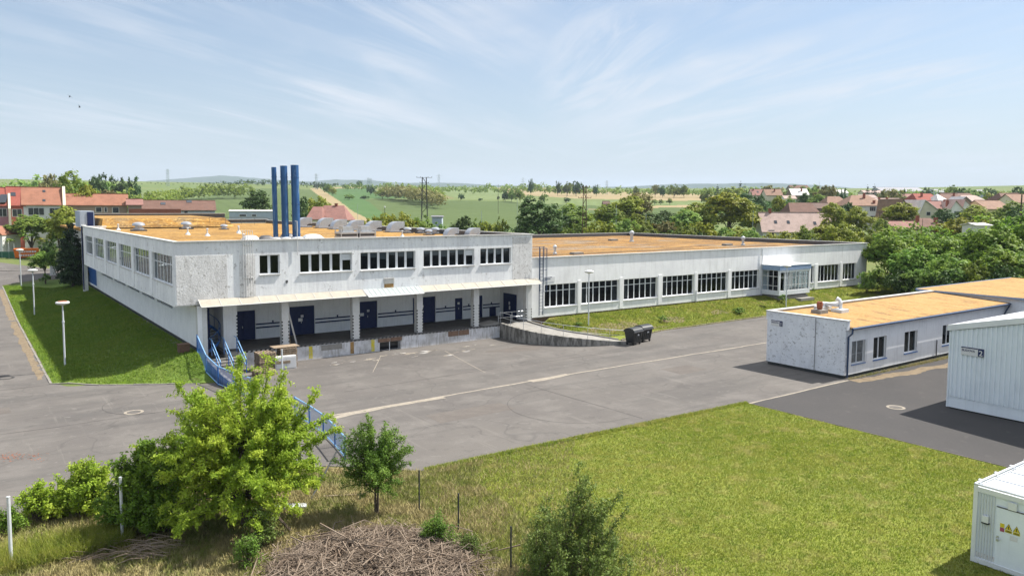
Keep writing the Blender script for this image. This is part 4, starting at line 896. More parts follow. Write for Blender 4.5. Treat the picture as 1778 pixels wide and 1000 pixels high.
for (a, b, _), (c, d, _) in zip(ww[:-1], ww[1:]):      # shallow pilasters between windows
    if c-b < 1.2: mb = MB(); FW.box(mb, b+.12, c-.12, .001, .05, 1.42, 4.6); mb.build('pier', MT['stucco_wing'], wing)
mb = MB(); mb.box(43.02, WE, 57.0, 57.3, 6.85, 6.98); mb.box(WE-.3, WE, 57.3, 103.3, 6.85, 6.98); mb.box(43.02, WE-.3, 103.02, 103.3, 6.85, 6.98); mb.build('parapet', MT['stucco_wing'], wing)
mb = MB(); mb.box(43.02, WE-.36, 57.36, 102.96, 6.2, 6.46); mb.build('roof', MT['moss_wing'], wing)
mb = MB(); mb.box(WE-.42, WE-.36, 57.4, 102.9, 6.47, 6.95); mb.box(43.1, WE-.42, 102.9, 102.96, 6.47, 6.95); mb.build('parapet_lining', MT['dark_metal'], wing)
coping(wing, [(43.02, 56.86, WE+.1, 57.34), (WE-.34, 57.34, WE+.1, 103.4), (43.02, 102.98, WE-.34, 103.4)], 6.982)
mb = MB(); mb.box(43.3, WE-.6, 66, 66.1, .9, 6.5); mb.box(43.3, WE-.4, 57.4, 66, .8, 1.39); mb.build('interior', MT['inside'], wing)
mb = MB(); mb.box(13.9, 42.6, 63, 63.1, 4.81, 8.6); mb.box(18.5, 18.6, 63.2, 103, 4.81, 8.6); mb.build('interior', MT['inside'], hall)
for x, y, s in ((54.1, 66.9, .8), (83.4, 84.6, 1.3), (89.0, 68.4, 1.0)):
    mb = MB(); mb.lathe((x, y, 6.44), [(.3*s, 0), (.3*s, .2), (.18*s, .25), (.18*s, .9*s), (.3*s, .95*s), (.28*s, 1.2*s), (.05, 1.35*s)], 12); mb.build('roof_vent', MT['galv'], wing, smooth=True)
for x, y in ((56.0, 65.4), (83.6, 88.9), (87.0, 69.5)):
    mb = MB(); mb.box(x-.7, x+.7, y-.4, y+.4, 6.44, 6.72); mb.build('roof_hatch', MT['concrete'], wing)
# caged roof ladder
mb = MB()
lx, ly = 44.25, 56.72
for x in (lx-.22, lx+.22): mb.tube([(x, ly, 1.6), (x, ly, 8.05)], .045, 6)
for z in np.arange(1.9, 7.1, .3): mb.tube([(lx-.22, ly, z), (lx+.22, ly, z)], .014, 5)
for z in (3.9, 4.9, 5.9, 6.9, 7.9): mb.tube([(lx-.22+.44*0+(-.13 if 0 < k < 4 else 0)*0+.35*math.cos(t)+.22-.0, ly-.33+.33*math.sin(t), z) for k, t in enumerate(np.linspace(math.pi*.85, math.pi*2.15, 9))], .018, 5)
for t in (math.pi*.95, math.pi*1.3, math.pi*1.7, math.pi*2.05): mb.tube([(lx+.35*math.cos(t), ly-.33+.33*math.sin(t), 3.9), (lx+.35*math.cos(t), ly-.33+.33*math.sin(t), 7.9)], .024, 4)
for x in (43.3, 45.0): mb.tube([(x, 57.2, 7.0), (x, 57.2, 8.0)], .02, 5); mb.tube([(x, 57.2, 8.0), (lx, ly, 8.0)], .02, 5)
mb.build('roof_ladder', MT['gutter'], wing)
for xx, z1 in ((77.72, 6.8), (84.9, 4.6), (66.15, 2.6)): mb = MB(); mb.tube([(xx, 56.9, 1.3), (xx, 56.9, z1)], .05, 6); mb.build('downpipe', MT['galv_paint'], wing)
# glazed porch
porch = MB(); x0, x1, y0, y1 = 77.8, 83.9, 54.5, 57.0
FP = Fr((0, y0, 0), (1, 0, 0), (0, -1, 0)); FPL = Fr((x0, 0, 0), (0, 1, 0), (-1, 0, 0)); FPR = Fr((x1, 0, 0), (0, 1, 0), (1, 0, 0))
porch.box(x0, x1, y0, y0+.15, 1.5, 2.0); porch.box(x0, x0+.15, y0+.15, y1-.01, 1.5, 2.0); porch.box(x1-.15, x1, y0+.15, y1-.01, 1.5, 2.0)
for xx in (x0, x1-.22): porch.box(xx, xx+.22, y0, y0+.22, 2.0, 4.42)
porch.box(x0+.22, x1-.22, y0, y0+.15, 4.2, 4.42)
porch.box(x0+1.05, x0+1.2, y0, y0+.15, 2.0, 4.2)
po = porch.build('porch', MT['frame'], wing)
mb = MB(); bars(mb, FP, x0+.22, x0+1.05, 2.0, 4.2, -.05, 1, 3.6, mul=.06); bars(mb, FP, x0+1.2, x1-.22, 2.0, 4.2, -.05, 7, 3.6, mul=.07); 
for k in range(7):
    a0 = x0+1.2+(x1-.22-x0-1.2)*k/7; FP.box(mb, a0+.06, a0+.58, -.1, -.055, 2.62, 2.68)
bars(mb, FPL, y0+.15, y1-.1, 2.0, 4.42, -.05, 3, 3.7, mul=.07); FPL.box(mb, y0+.2, y1-.15, -.1, -.055, 2.55, 2.61)
bars(mb, FPR, y0+.15, y1-.1, 2.0, 4.42, -.05, 3, 3.7, mul=.07); mb.build('porch_frame', MT['white'], po)
mb = MB(); FP.box(mb, x0+.25, x1-.25, -.09, -.08, 2.02, 4.18); FPL.box(mb, y0+.2, y1-.15, -.09, -.08, 2.02, 4.4); FPR.box(mb, y0+.2, y1-.15, -.09, -.08, 2.02, 4.4); mb.build('porch_glass', MT['glass_clear'], po)
mb = MB(); mb.box(x0-.08, x1+.08, y0-.08, y1-.01, 4.42, 4.98); mb.build('porch_fascia', MT['blue_grey'], po)
mb = MB(); mb.box(x0-.12, x1+.12, y0-.12, y1-.01, 4.982, 5.03); mb.box(x0+.15, x1-.15, y0+.15, y1-.3, 5.032, 5.06); mb.build('porch_roof', MT['roofsheet'], po)
mb = MB(); mb.box(x0+.3, x1-.3, y0+.3, 57.1, 1.3, 1.49); mb.box(x0+3.2, x1-.2, 53.7, y0-.02, .7, 1.02); mb.box(x0+.2, x1-.2, y0+.1, y0+2.4, .8, 1.3); mb.build('porch_step', MT['concrete'], po)
tag(po, 'glazed entrance porch with blue grey fascia')

# ---------------------------------------------------------------- small workshop building in front right
b1 = thing('workshop_building', 'low white workshop with spotted peeling gable, blue gutter and sandy mossy roof', 'building', (62, 32, 0))
G1 = Fr((49.2, 0, 0), (0, 1, 0), (-1, 0, 0)); S1 = Fr((0, 29.1, 0), (1, 0, 0), (0, -1, 0))
mb = MB(); v = [(49.2, 29.1), (49.2, 35.4)]; mb.box(49.2, 49.5, 29.1, 35.4, .26, 3.42)
mb.hexa([(49.2, 28.98, 3.421), (49.5, 28.98, 3.421), (49.5, 35.5, 3.421), (49.2, 35.5, 3.421), (49.2, 28.98, 4.04), (49.5, 28.98, 4.04), (49.5, 35.5, 4.06), (49.2, 35.5, 4.06)]); mb.build('gable_wall', MT['stucco_spots'], b1)
w1 = [(50.05, 51.75), (52.85, 54.6), (57.15, 59.05), (63.0, 64.9), (68.4, 70.2)]
mb = MB(); S1.wall(mb, 49.5, 74.3, .26, 3.5, .3, [(a, b, .95, 2.55) for a, b in w1]); mb.box(49.5, 74.3, 35.1, 35.4, .1, 3.9); mb.build('wall', MT['stucco_clean'], b1)
mb = MB(); mb.box(49.26, 74.3, 29.16, 35.3, -.1, .258); mb.build('plinth', MT['plinth'], b1)
for a, b in w1: window(b1, S1, a, b, .95, 2.55, 2, None, rec=.14, sill=.08, sm_='blue', mul=.12)
mb = MB(); mb.box(49.8, 70, 31, 31.1, .2, 3.4); mb.build('interior', MT['inside'], b1)
mb = MB()
for x in np.arange(50.0, 51.9, .14): mb.tube([(x, 29.02, .9), (x, 29.02, 2.6)], .01, 4)
mb.tube([(50, 29.02, 1.7), (51.85, 29.02, 1.7)], .01, 4); mb.build('window_grille', MT['galv_paint'], b1)
mb = MB(); mb.hexa([(49.5, 28.82, 3.50), (74.3, 28.82, 3.50), (74.3, 35.4, 3.86), (49.5, 35.4, 3.86), (49.5, 28.82, 3.60), (74.3, 28.82, 3.60), (74.3, 35.4, 3.96), (49.5, 35.4, 3.96)]); mb.build('roof', MT['moss_pale'], b1)
mb = MB(); mb.box(49.14, 49.56, 28.92, 35.1, 4.062, 4.10); mb.box(49.14, 74.3, 35.1, 35.52, 4.062, 4.11); mb.box(49.5, 74.3, 35.2, 35.42, 3.9, 4.061); mb.build('coping', MT['coping'], b1)
mb = MB(); mb.tube([(49.4, 28.72, 3.52), (74.2, 28.72, 3.50)], .085, 8); mb.tube([(49.42, 28.72, 3.46), (49.42, 28.74, 3.2), (49.42, 29.0, 2.95), (49.42, 29.0, .15)], .065, 8)
mb.tube([(74.1, 28.72, 3.4), (74.0, 28.9, 3.0), (73.9, 29.0, 2.7), (73.9, 29.0, .2)], .06, 8); mb.build('gutter', MT['gutter'], b1)
mb = MB(); mb.tube([(49.13, 31.35, 4.0), (49.13, 31.35, .1)], .02, 5); mb.build('conductor', MT['dark_metal'], b1); mb = MB(); mb.tube([(62.0, 29.03, .2), (62.0, 29.03, 1.5)], .04, 6); mb.build('conduit', MT['dark_metal'], b1)
mb = MB(); mb.lathe((52.8, 33.4, 3.95), [(.16, .15), (.20, .3), (.24, .62), (.19, .72), (.2, .76)], 12); o = mb.build('chimney_pot', MT['terra'], b1, smooth=True)
mb = MB(); mb.box(52.3, 53.3, 33.0, 33.8, 3.75, 4.1); mb.build('chimney_base', MT['concrete'], o)
mb = MB(); mb.box(54.2, 55.4, 34.0, 34.8, 3.8, 4.12); mb.box(54.3, 55.3, 32.5, 33.4, 3.72, 4.05); mb.box(54.5, 55.2, 34.1, 34.6, 4.12, 4.42); mb.box(54.7, 55.1, 33.1, 34.1, 4.2, 4.42); mb.tube([(54.95, 33.0, 4.0), (54.95, 33.0, 4.5), (55.0, 33.12, 4.68), (54.95, 33.35, 4.8)], [.13, .13, .15, .17], 10); mb.build('roof_duct', MT['galv_paint'], b1)
b3 = thing('annex_building', 'taller pale annex with roof ladder behind the low workshop at the right edge', 'building', (82, 30, 0))
mb = MB(); mb.box(74.3, 95, 22, 36.6, 0, 3.98); mb.build('wall', MT['stucco_clean'], b3)
mb = MB(); mb.box(74.1, 95.1, 21.9, 36.8, 3.982, 4.12); mb.build('roof', MT['moss_pale'], b3)
mb = MB(); mb.box(74.02, 74.098, 21.9, 36.8, 3.95, 4.1); mb.box(74.1, 95, 36.802, 36.9, 3.98, 4.16); mb.build('roof_edge', MT['blue_grey'], b3)
mb = MB()
for y in (26.8, 26.3): mb.tube([(74.15-.25, y, 1.2), (74.15-.25, y, 5.3)], .035, 6)
for z in np.arange(1.4, 5, .3): mb.tube([(73.9, 26.8, z), (73.9, 26.3, z)], .015, 5)
for z in (4.1, 5.2): mb.tube([(73.9, 27.3, z), (73.5, 27.2, z), (73.5, 25.9, z), (73.9, 25.8, z)], .02, 5)
for y in (27.3, 25.8): mb.tube([(73.9, y, 2.6), (73.9, y, 5.3)], .03, 6)
mb.build('roof_ladder', MT['blue_grey'], b3)

# corrugated hall
b2 = thing('steel_hall', 'pale blue grey corrugated steel hall with low pitched roof casting a dark shadow', 'building', (60, 14, 0))
GX = 47.15; yb, yr, yf = 21.35, 14.3, 7.25; ze, zr = 4.62, 6.25
mb = MB()
def ztop(y): return ze+(zr-ze)*(1-abs(y-yr)/(yb-yr))
n = 0; y = yb
prof = []
while y > yf:
    prof += [(y, 0), (y-.13, 0), (y-.15, .07), (y-.235, .07), (y-.255, 0)]; y -= .255
prof = [(max(a, yf), b) for a, b in prof]
V = [(GX-b, a, .78) for a, b in prof]+[(GX-b, a, ztop(a)) for a, b in prof]; m_ = len(prof)
mb.add(V, [(i, m_+i, m_+i+1, i+1) for i in range(m_-1)]); mb.build('gable_cladding', MT['corr'], b2)
mb = MB(); mb.box(GX+.01, GX+.12, yf, yb, .12, .78); mb.box(GX+.02, 78, yb-.1, yb-.01, .12, 4.6); mb.box(GX+.02, 78, yf, yf+.1, .12, 4.6); mb.box(GX-.04, GX+.1, yb-.06, yb+.02, .12, 4.62); mb.build('base_panel', MT['corr'], b2)
mb = MB(); mb.box(GX+.1, 78, yf+.1, yb-.1, -.05, .118); mb.build('plinth', MT['black'], b2)  # black box standing in for the dark gap beneath the wall panels
mb = MB()
for s in (1, -1):
    ye = yr+s*(yb+.12-yr)
    mb.hexa([(GX-.12, ye, ze+.0), (78, ye, ze+.0), (78, yr, zr+.03), (GX-.12, yr, zr+.03), (GX-.12, ye, ze+.34), (78, ye, ze+.34), (78, yr, zr+.36), (GX-.12, yr, zr+.36)])
mb.build('roof', MT['roofsheet'], b2)

# container in the foreground
ct = thing('site_container', 'white site container with warning signs on its door at the lower right corner', 'container', (30, 10, 0))
cx0, cy1, cy0, cz = 27.1, 11.28, 8.85, 2.66
FCn = Fr((cx0, 0, 0), (0, 1, 0), (-1, 0, 0))
mb = MB(); mb.box(cx0+.06, cx0+6, cy0+.06, cy1-.06, .16, 2.5); mb.build('box', MT['corr'], ct)
mb = MB()
for y in (cy0, cy1-.13): 
    for x in (cx0, cx0+5.9): mb.box(x, x+.13, y, y+.13, .05, cz)
for z in (.05, cz-.2):
    mb.box(cx0, cx0+.06, cy0+.13, cy1-.13, z, z+.16); mb.box(cx0+.13, cx0+5.9, cy1-.06, cy1, z, z+.16); mb.box(cx0+.13, cx0+5.9, cy0, cy0+.06, z, z+.16)
mb.build('steel_frame', MT['roofsheet'], ct)
mb = MB()
for y in np.arange(cy1-.2, cy1-.68, -.085): FCn.box(mb, y-.02, y+.012, -.06, -.03, .24, 2.42)
mb.build('cladding_rib', MT['galv_paint'], ct)
mb = MB(); FCn.box(mb, cy1-1.75, cy1-.72, -.06, -.02, .2, 2.12); d = mb.build('door', MT['corr'], ct)
mb = MB(); FCn.box(mb, cy1-1.76, cy1-.71, -.05, -.01, 2.121, 2.15); mb.build('drip_edge', MT['dark_metal'], d)
mb = MB(); mb.tube([(cx0-.0, cy1-.78, 1.1), (cx0-.05, cy1-.78, 1.1), (cx0-.05, cy1-.9, 1.1)], .015, 6); FCn.box(mb, cy1-.81, cy1-.75, -.02, .0, 1.0, 1.18); mb.build('handle', MT['galv'], d)
mb = MB(); FCn.box(mb, cy1-.50, cy1-.32, -.045, .05, 1.5, 1.72); w_ = mb.build('wall_lamp', MT['roofsheet'], ct); mb = MB(); FCn.box(mb, cy1-.52, cy1-.3, -.045, .06, 1.46, 1.498); mb.build('lamp_base', MT['black'], w_)
mb = MB(); FCn.box(mb, cy1-1.3, cy1-1.05, -.02, .03, 2.16, 2.4); mb.build('junction_box', MT['roofsheet'], ct)
MT['magenta'] = mat('magenta_print', (.35, .08, .14), .6); MT['yprint'] = mat('yellow_print', (.62, .50, .03), .6)
mb = MB(); FCn.box(mb, cy0+.14, cy1-.14, -.058, -.052, .24, .42); mb.build('dirt_band', MT['stucco_old'], ct)
sg = thing('warning_sign', 'small warning sticker strip with two yellow triangles on the container door', 'sign', (cx0-.02, cy1-1.1, 1.45))
mb = MB()
for k, c in ((0, 'magenta'), (1, 'yprint')):
    q = MB(); FCn.box(q, cy1-.965, cy1-.84, -.019, -.012, 1.36+.14*k, 1.49+.14*k); q.build('sticker', MT[c], sg)
for k in (0, 1):
    q = MB(); a = cy1-1.09-.23*k; z = 1.38
    q.add([FCn.p(a-.1, -.010, z+.1), FCn.p(a+.1, -.010, z+.1), FCn.p(a, -.010, z+.30), FCn.p(a-.1, -.018, z+.1), FCn.p(a+.1, -.018, z+.1), FCn.p(a, -.018, z+.30)], [(0, 2, 1), (3, 4, 5), (0, 1, 4, 3), (1, 2, 5, 4), (2, 0, 3, 5)]); FCn.box(q, a-.1, a+.1, -.018, -.010, z, z+.085); q.build('yellow_triangle', MT['yprint'], sg)
    q = MB(); FCn.box(q, a-.012, a+.012, -.0105, -.006, z+.14, z+.22); FCn.box(q, a-.012, a+.012, -.0105, -.006, z+.115, z+.13); FCn.box(q, a-.085, a+.085, -.0105, -.006, z+.02, z+.035); FCn.box(q, a-.085, a+.06, -.0105, -.006, z+.05, z+.065)
    q.add([FCn.p(a-.1, -.0085, z+.1), FCn.p(a-.085, -.0085, z+.1), FCn.p(a, -.0085, z+.28), FCn.p(a, -.0085, z+.30)], [(0, 1, 2, 3)]); q.add([FCn.p(a+.1, -.0085, z+.1), FCn.p(a+.085, -.0085, z+.1), FCn.p(a, -.0085, z+.28), FCn.p(a, -.0085, z+.30)], [(3, 2, 1, 0)])
    q.build('symbol', MT['black'], sg)
q = MB(); FCn.box(q, cy1-1.36, cy1-1.14, -.019, -.014, 1.16, 1.32); q.build('notice', MT['paper'], sg)
# container roof with blue edge tubes
mb = MB()
for k in range(5): mb.box(cx0+.15+1.2*k, cx0+.15+1.2*k+.06, cy0+.1, cy1-.1, cz-.08, cz-.05)
mb.box(cx0+.1, cx0+5.9, cy0+.08, cy1-.08, cz-.14, cz-.081); mb.build('roof', MT['galv_paint'], ct)
mb = MB(); mb.tube([(cx0+.02, cy1-.02, cz+.03), (cx0+6, cy1-.02, cz+.03)], .035, 6); mb.tube([(cx0+.02, cy0, cz+.03), (cx0+.02, cy1-.02, cz+.03)], .035, 6)
for k in range(5): mb.tube([(cx0+.3+1.3*k, cy1-.05, cz), (cx0+1.0+1.3*k, cy0+.1, cz+.02)], .02, 5); mb.box(cx0+.4+1.2*k, cx0+.52+1.2*k, cy1-.03, cy1+.05, cz-.02, cz+.08)
mb.build('roof_rail', MT['galv_paint'], ct)

# ---------------------------------------------------------------- signs
def text_mesh(txt, size, m, parent, P, yaw, bold=0.0):
    cu = bpy.data.curves.new('lettering', 'FONT'); cu.body = txt; cu.size = size; cu.extrude = .004; cu.offset = bold
    o = bpy.data.objects.new('tmp', cu); COL.objects.link(o); dg = bpy.context.evaluated_depsgraph_get()
    me = bpy.data.meshes.new_from_object(o.evaluated_get(dg)); bpy.data.objects.remove(o)
    R_ = Matrix.Rotation(yaw, 4, 'Z') @ Matrix.Rotation(math.pi/2, 4, 'X'); me.transform(R_)
    off = Vector(P)-Vector(ORG[parent.name]); me.transform(Matrix.Translation(off)); me.materials.clear(); me.materials.append(m)
    return link('lettering', me, parent)
def sign(label, F, a, c, w, h, yaw, num, sgn):
    """plate with dark header strip, word and dark number square; sgn = direction of reading along F.u"""
    o = F.p(a, .02, c); t = thing('building_sign', label, 'sign', tuple(o))
    def bx(x0, x1, z0, z1, b0, b1, nm, mt):
        mb = MB(); F.box(mb, min(a+sgn*x0, a+sgn*x1), max(a+sgn*x0, a+sgn*x1), b0, b1, c+z0, c+z1); return mb.build(nm, MT[mt], t)
    bx(0, w, 0, h, .005, .03, 'plate', 'paper'); bx(.0, w*.72, h*.84, h*.97, .031, .034, 'header_strip', 'navy')
    if num: bx(w*.73, w*.985, .03*h, h*.97, .031, .034, 'number_panel', 'navy')
    q = F.p(a+sgn*w*.03, .034, c+h*.46); text_mesh('BUDOVA', h*.36 if num else h*.34, MT['navy'], t, q, yaw, .006*h)
    if num: q = F.p(a+sgn*w*.765, .038, c+h*.14); text_mesh(num, h*.88, MT['paper'], t, q, yaw, .01*h)
    return t
sign('small blue and white plate numbered 1 on the spotted gable wall', G1, 35.05, 3.02, 1.0, .42, -math.pi/2, '1', -1)
B2F = Fr((GX-.075, 0, 0), (0, 1, 0), (-1, 0, 0))
sign('blue and white plate numbered 2 on the corrugated steel gable', B2F, 20.65, 3.35, 1.25, .48, -math.pi/2, '2', -1)
sign('narrow white building plate above the first wing window by the roof ladder', FW, 44.85, 4.66, 1.25, .48, 0, None, 1)

# ---------------------------------------------------------------- lamps, bins, covers
def lamp(x, y, label, h=4.9, ring=True):
    z = zt(x, y); t = thing('street_lamp', label, 'street lamp', (x, y, z), 0, 'mushroom lamps around the works')
    mb = MB(); mb.tube([(0, 0, -.1), (0, 0, h*.72), (0, 0, h-.1)], [.065, .06, .045], 10); mb.tube([(0, 0, h*.70), (0, 0, h*.73)], .085, 10); mb.build('pole', MT['galv_paint'], t, rel=True)
    mb = MB(); mb.lathe((0, 0, h-.12), [(.06, 0), (.10, .04), (.36, .10), (.44, .18), (.44, .24), (.40, .28), (.1, .32), (.02, .33)], 20); hd = mb.build('lamp_head', MT['white'], t, rel=True, smooth=True)
    mb = MB(); mb.lathe((0, 0, h+.18), [(.30, 0), (.28, .03), (.05, .05)], 16); mb.build('lamp_cap', MT['terra' if ring else 'galv_paint'], hd, rel=True)
def lamp_px(px, py, ty, lb, ring=False):
    p = gp(px, py); D = float((p-np.array([0, 0, H]))@CF); lamp(p[0], p[1], lb, zy(px, ty, D)-p[2]-.15, ring)
lamp_px(113, 636, 523, 'tall grey mushroom street lamp with rusty cap, nearest on the shaded left lawn', True)
lamp_px(60, 548, 468, 'middle mushroom street lamp of the row on the left lawn edge')
lamp_px(37, 498, 433, 'farthest mushroom street lamp of the row, in front of the orange skip')
lamp(47.7, 53.9, 'mushroom street lamp on the grass bank behind the black bins', 5.0, False)
lamp(76.9, 52.9, 'slim street lamp on the bank in front of the glazed porch', 4.7, False)
def bin_(x, y, yaw, label):
    t = thing('waste_container', label, 'waste bin', (x, y, .03), yaw, 'black wheeled waste containers')
    mb = MB(); mb.hexa([(-.52, -.38, .2), (.52, -.38, .2), (.52, .38, .2), (-.52, .38, .2), (-.66, -.5, 1.15), (.66, -.5, 1.15), (.66, .5, 1.15), (-.66, .5, 1.15)])
    for a in (-.4, -.13, .13, .4): mb.hexa([(a-.03, -.42, .3), (a+.03, -.42, .3), (a+.03, -.36, .3), (a-.03, -.36, .3), (a-.03, -.535, 1.1), (a+.03, -.535, 1.1), (a+.03, -.48, 1.1), (a-.03, -.48, 1.1)])
    mb.build('body', MT['black_plastic'], t, rel=True)
    mb = MB(); n = 10; pr_ = [(.56*math.cos(q), 1.16+.33*math.sin(q)) for q in np.linspace(0, math.pi, n)]
    v = [(-.70, a, b) for a, b in pr_]+[(.70, a, b) for a, b in pr_]; mb.add(v, [(i+1, i, n+i, n+i+1) for i in range(n-1)]+[tuple(range(n)), tuple(range(2*n-1, n-1, -1))])
    lid = mb.build('lid', MT['black_plastic'], t, rel=True, smooth=True)
    mb = MB(); mb.box(-.72, .72, -.60, -.54, 1.12, 1.18); mb.box(-.72, .72, .54, .60, 1.12, 1.18); mb.build('lid_rim', MT['dark_metal'], lid, rel=True)
    mb = MB(); mb.box(-.12, .12, -.50, -.475, .82, .94); mb.build('sticker', MT['paper'], t, rel=True)
    for a, b in ((-.48, -.3), (.48, -.3), (-.48, .3), (.48, .3)):
        mb = MB(); mb.tube([(a-.025, b, .1), (a+.025, b, .1)], .1, 12); mb.box(a-.035, a+.035, b-.02, b+.02, .1, .22); mb.build('wheel', MT['black'], t, rel=True)
bin_(46.75, 47.0, .2, 'black wheeled waste container, the nearer left one at the foot of the ramp')
bin_(48.55, 47.6, .12, 'black wheeled waste container, the right one of the pair by the ramp')
def manhole(x, y, label, ring):
    t = thing('manhole_cover', label, 'manhole cover', (x, y, .04))
    mb = MB(); mb.lathe((0, 0, 0), [(.34, 0), (.33, .012), (.01, .013)], 24); mb.build('cover', MT['asphalt'], t, rel=True)
    if ring:
        mb = MB(); n = 28; v = [(r*math.cos(k*2*math.pi/n), r*math.sin(k*2*math.pi/n), .003) for r in (.36, .52) for k in range(n)]; mb.add(v, [(k, n+k, n+(k+1) % n, (k+1) % n) for k in range(n)]); mb.build('ring', MT[ring], t, rel=True)
manhole(7.76, 47.5, 'manhole cover with pale ring on the left asphalt below the lawn', 'patch')
manhole(44.7, 23.1, 'grey manhole cover on the darker asphalt between workshop and steel hall', 'patch')
p = gp(10, 657); manhole(p[0], p[1], 'dark manhole cover on the road at the left edge', 'tar')

# fence posts in the foreground
for k, (bx_, by_, tx, ty, m, r, lb) in enumerate(((20, 985, 14, 858, 'galv_paint', .055, 'pale grey fence post at the far left bottom corner'), (213, 942, 209, 825, 'galv_paint', .05, 'pale grey fence post in front of the dark bushes'),
        (728, 888, 727, 815, 'plinth', .03, 'dark thin fence post at the lawn corner beside the small tree'), (796, 926, 795, 855, 'plinth', .03, 'dark thin fence post between the two others on the lawn edge'), (887, 988, 888, 912, 'plinth', .03, 'dark thin fence post left of the willow shrub'))):
    p = gp(bx_, by_); D = p@np.array([math.cos(YAW)*1, math.sin(YAW), 0]); h = (by_-ty)/FPX*D*1.02
    mb = MB(); mb.tube([(0, 0, -.2), (0, 0, h)], r, 8); mb.lathe((0, 0, h), [(r*1.1, 0), (r*1.1, .03), (.01, .04)], 8)
    o = mb.build('fence_post', MT[m], None, rel=True); o.location = tuple(p); tag(o, lb, 'post', 'leftover fence posts in the foreground')

# ---------------------------------------------------------------- foliage
def leaf_quads(P, Nn, size, asp, rg, droop=0.0):
    n = len(P); s = size*rg.uniform(.6, 1.35, n)
    R_ = rg.normal(size=(n, 3)); T = R_-(R_*Nn).sum(1)[:, None]*Nn; T[:, 2] -= droop; T /= np.linalg.norm(T, axis=1)[:, None]+1e-9
    B = np.cross(Nn, T); B /= np.linalg.norm(B, axis=1)[:, None]+1e-9
    L = T*(s*.5)[:, None]; Wd = B*(s*.5*asp)[:, None]
    V = np.stack([P-L, P+Wd-L*.1, P+L, P-Wd-L*.1], 1).reshape(-1, 3)
    return V, np.arange(4*n).reshape(-1, 4)
def unit(v): return v/(np.linalg.norm(v, axis=-1, keepdims=True)+1e-9)
def crown(rg, blobs, n, size, nclump, crad=.22, asp=.6, droop=0.0, up=.45, noise=.75, inner=.55):
    """blobs: (cx,cy,cz, rx,ry,rz); leaves gathered in clumps spread through the outer volume"""
    b = np.array(blobs, float); w = (b[:, 3]*b[:, 4]*b[:, 5])**(2/3); w /= w.sum()
    bi = rg.choice(len(b), nclump, p=w); d = unit(rg.normal(size=(nclump, 3))); d[:, 2] = np.where(d[:, 2] < -.3, -d[:, 2]*.5, d[:, 2]); d = unit(d)
    rr = rg.uniform(inner, 1.0, nclump)**.7
    C = b[bi, :3]+d*b[bi, 3:]*rr[:, None]; cr = crad*np.cbrt(b[bi, 3]*b[bi, 4]*b[bi, 5])*rg.uniform(.6, 1.4, nclump)
    li = rg.integers(0, nclump, n); g = rg.normal(size=(n, 3))*.55; g[:, 2] *= .75
    P = C[li]+g*cr[li][:, None]
    Nn = unit(.5*unit(g)+.45*d[li]+np.array([0, 0, up])+rg.normal(size=(n, 3))*noise*.6)
    return leaf_quads(P, Nn, size, asp, rg, droop)
def limbs(mb, base, targets, r0, rg, n=5, sides=6):
    base = Vector(base)
    for t in targets:
        t = Vector(t); mid = base.lerp(t, .5)+Vector((rg.normal()*.06, rg.normal()*.06, .08))*(t-base).length
        pts = [base, base.lerp(mid, .55), mid, mid.lerp(t, .5), t]
        mb.tube(pts, [r0, r0*.8, r0*.6, r0*.35, r0*.1], sides, cap=False)
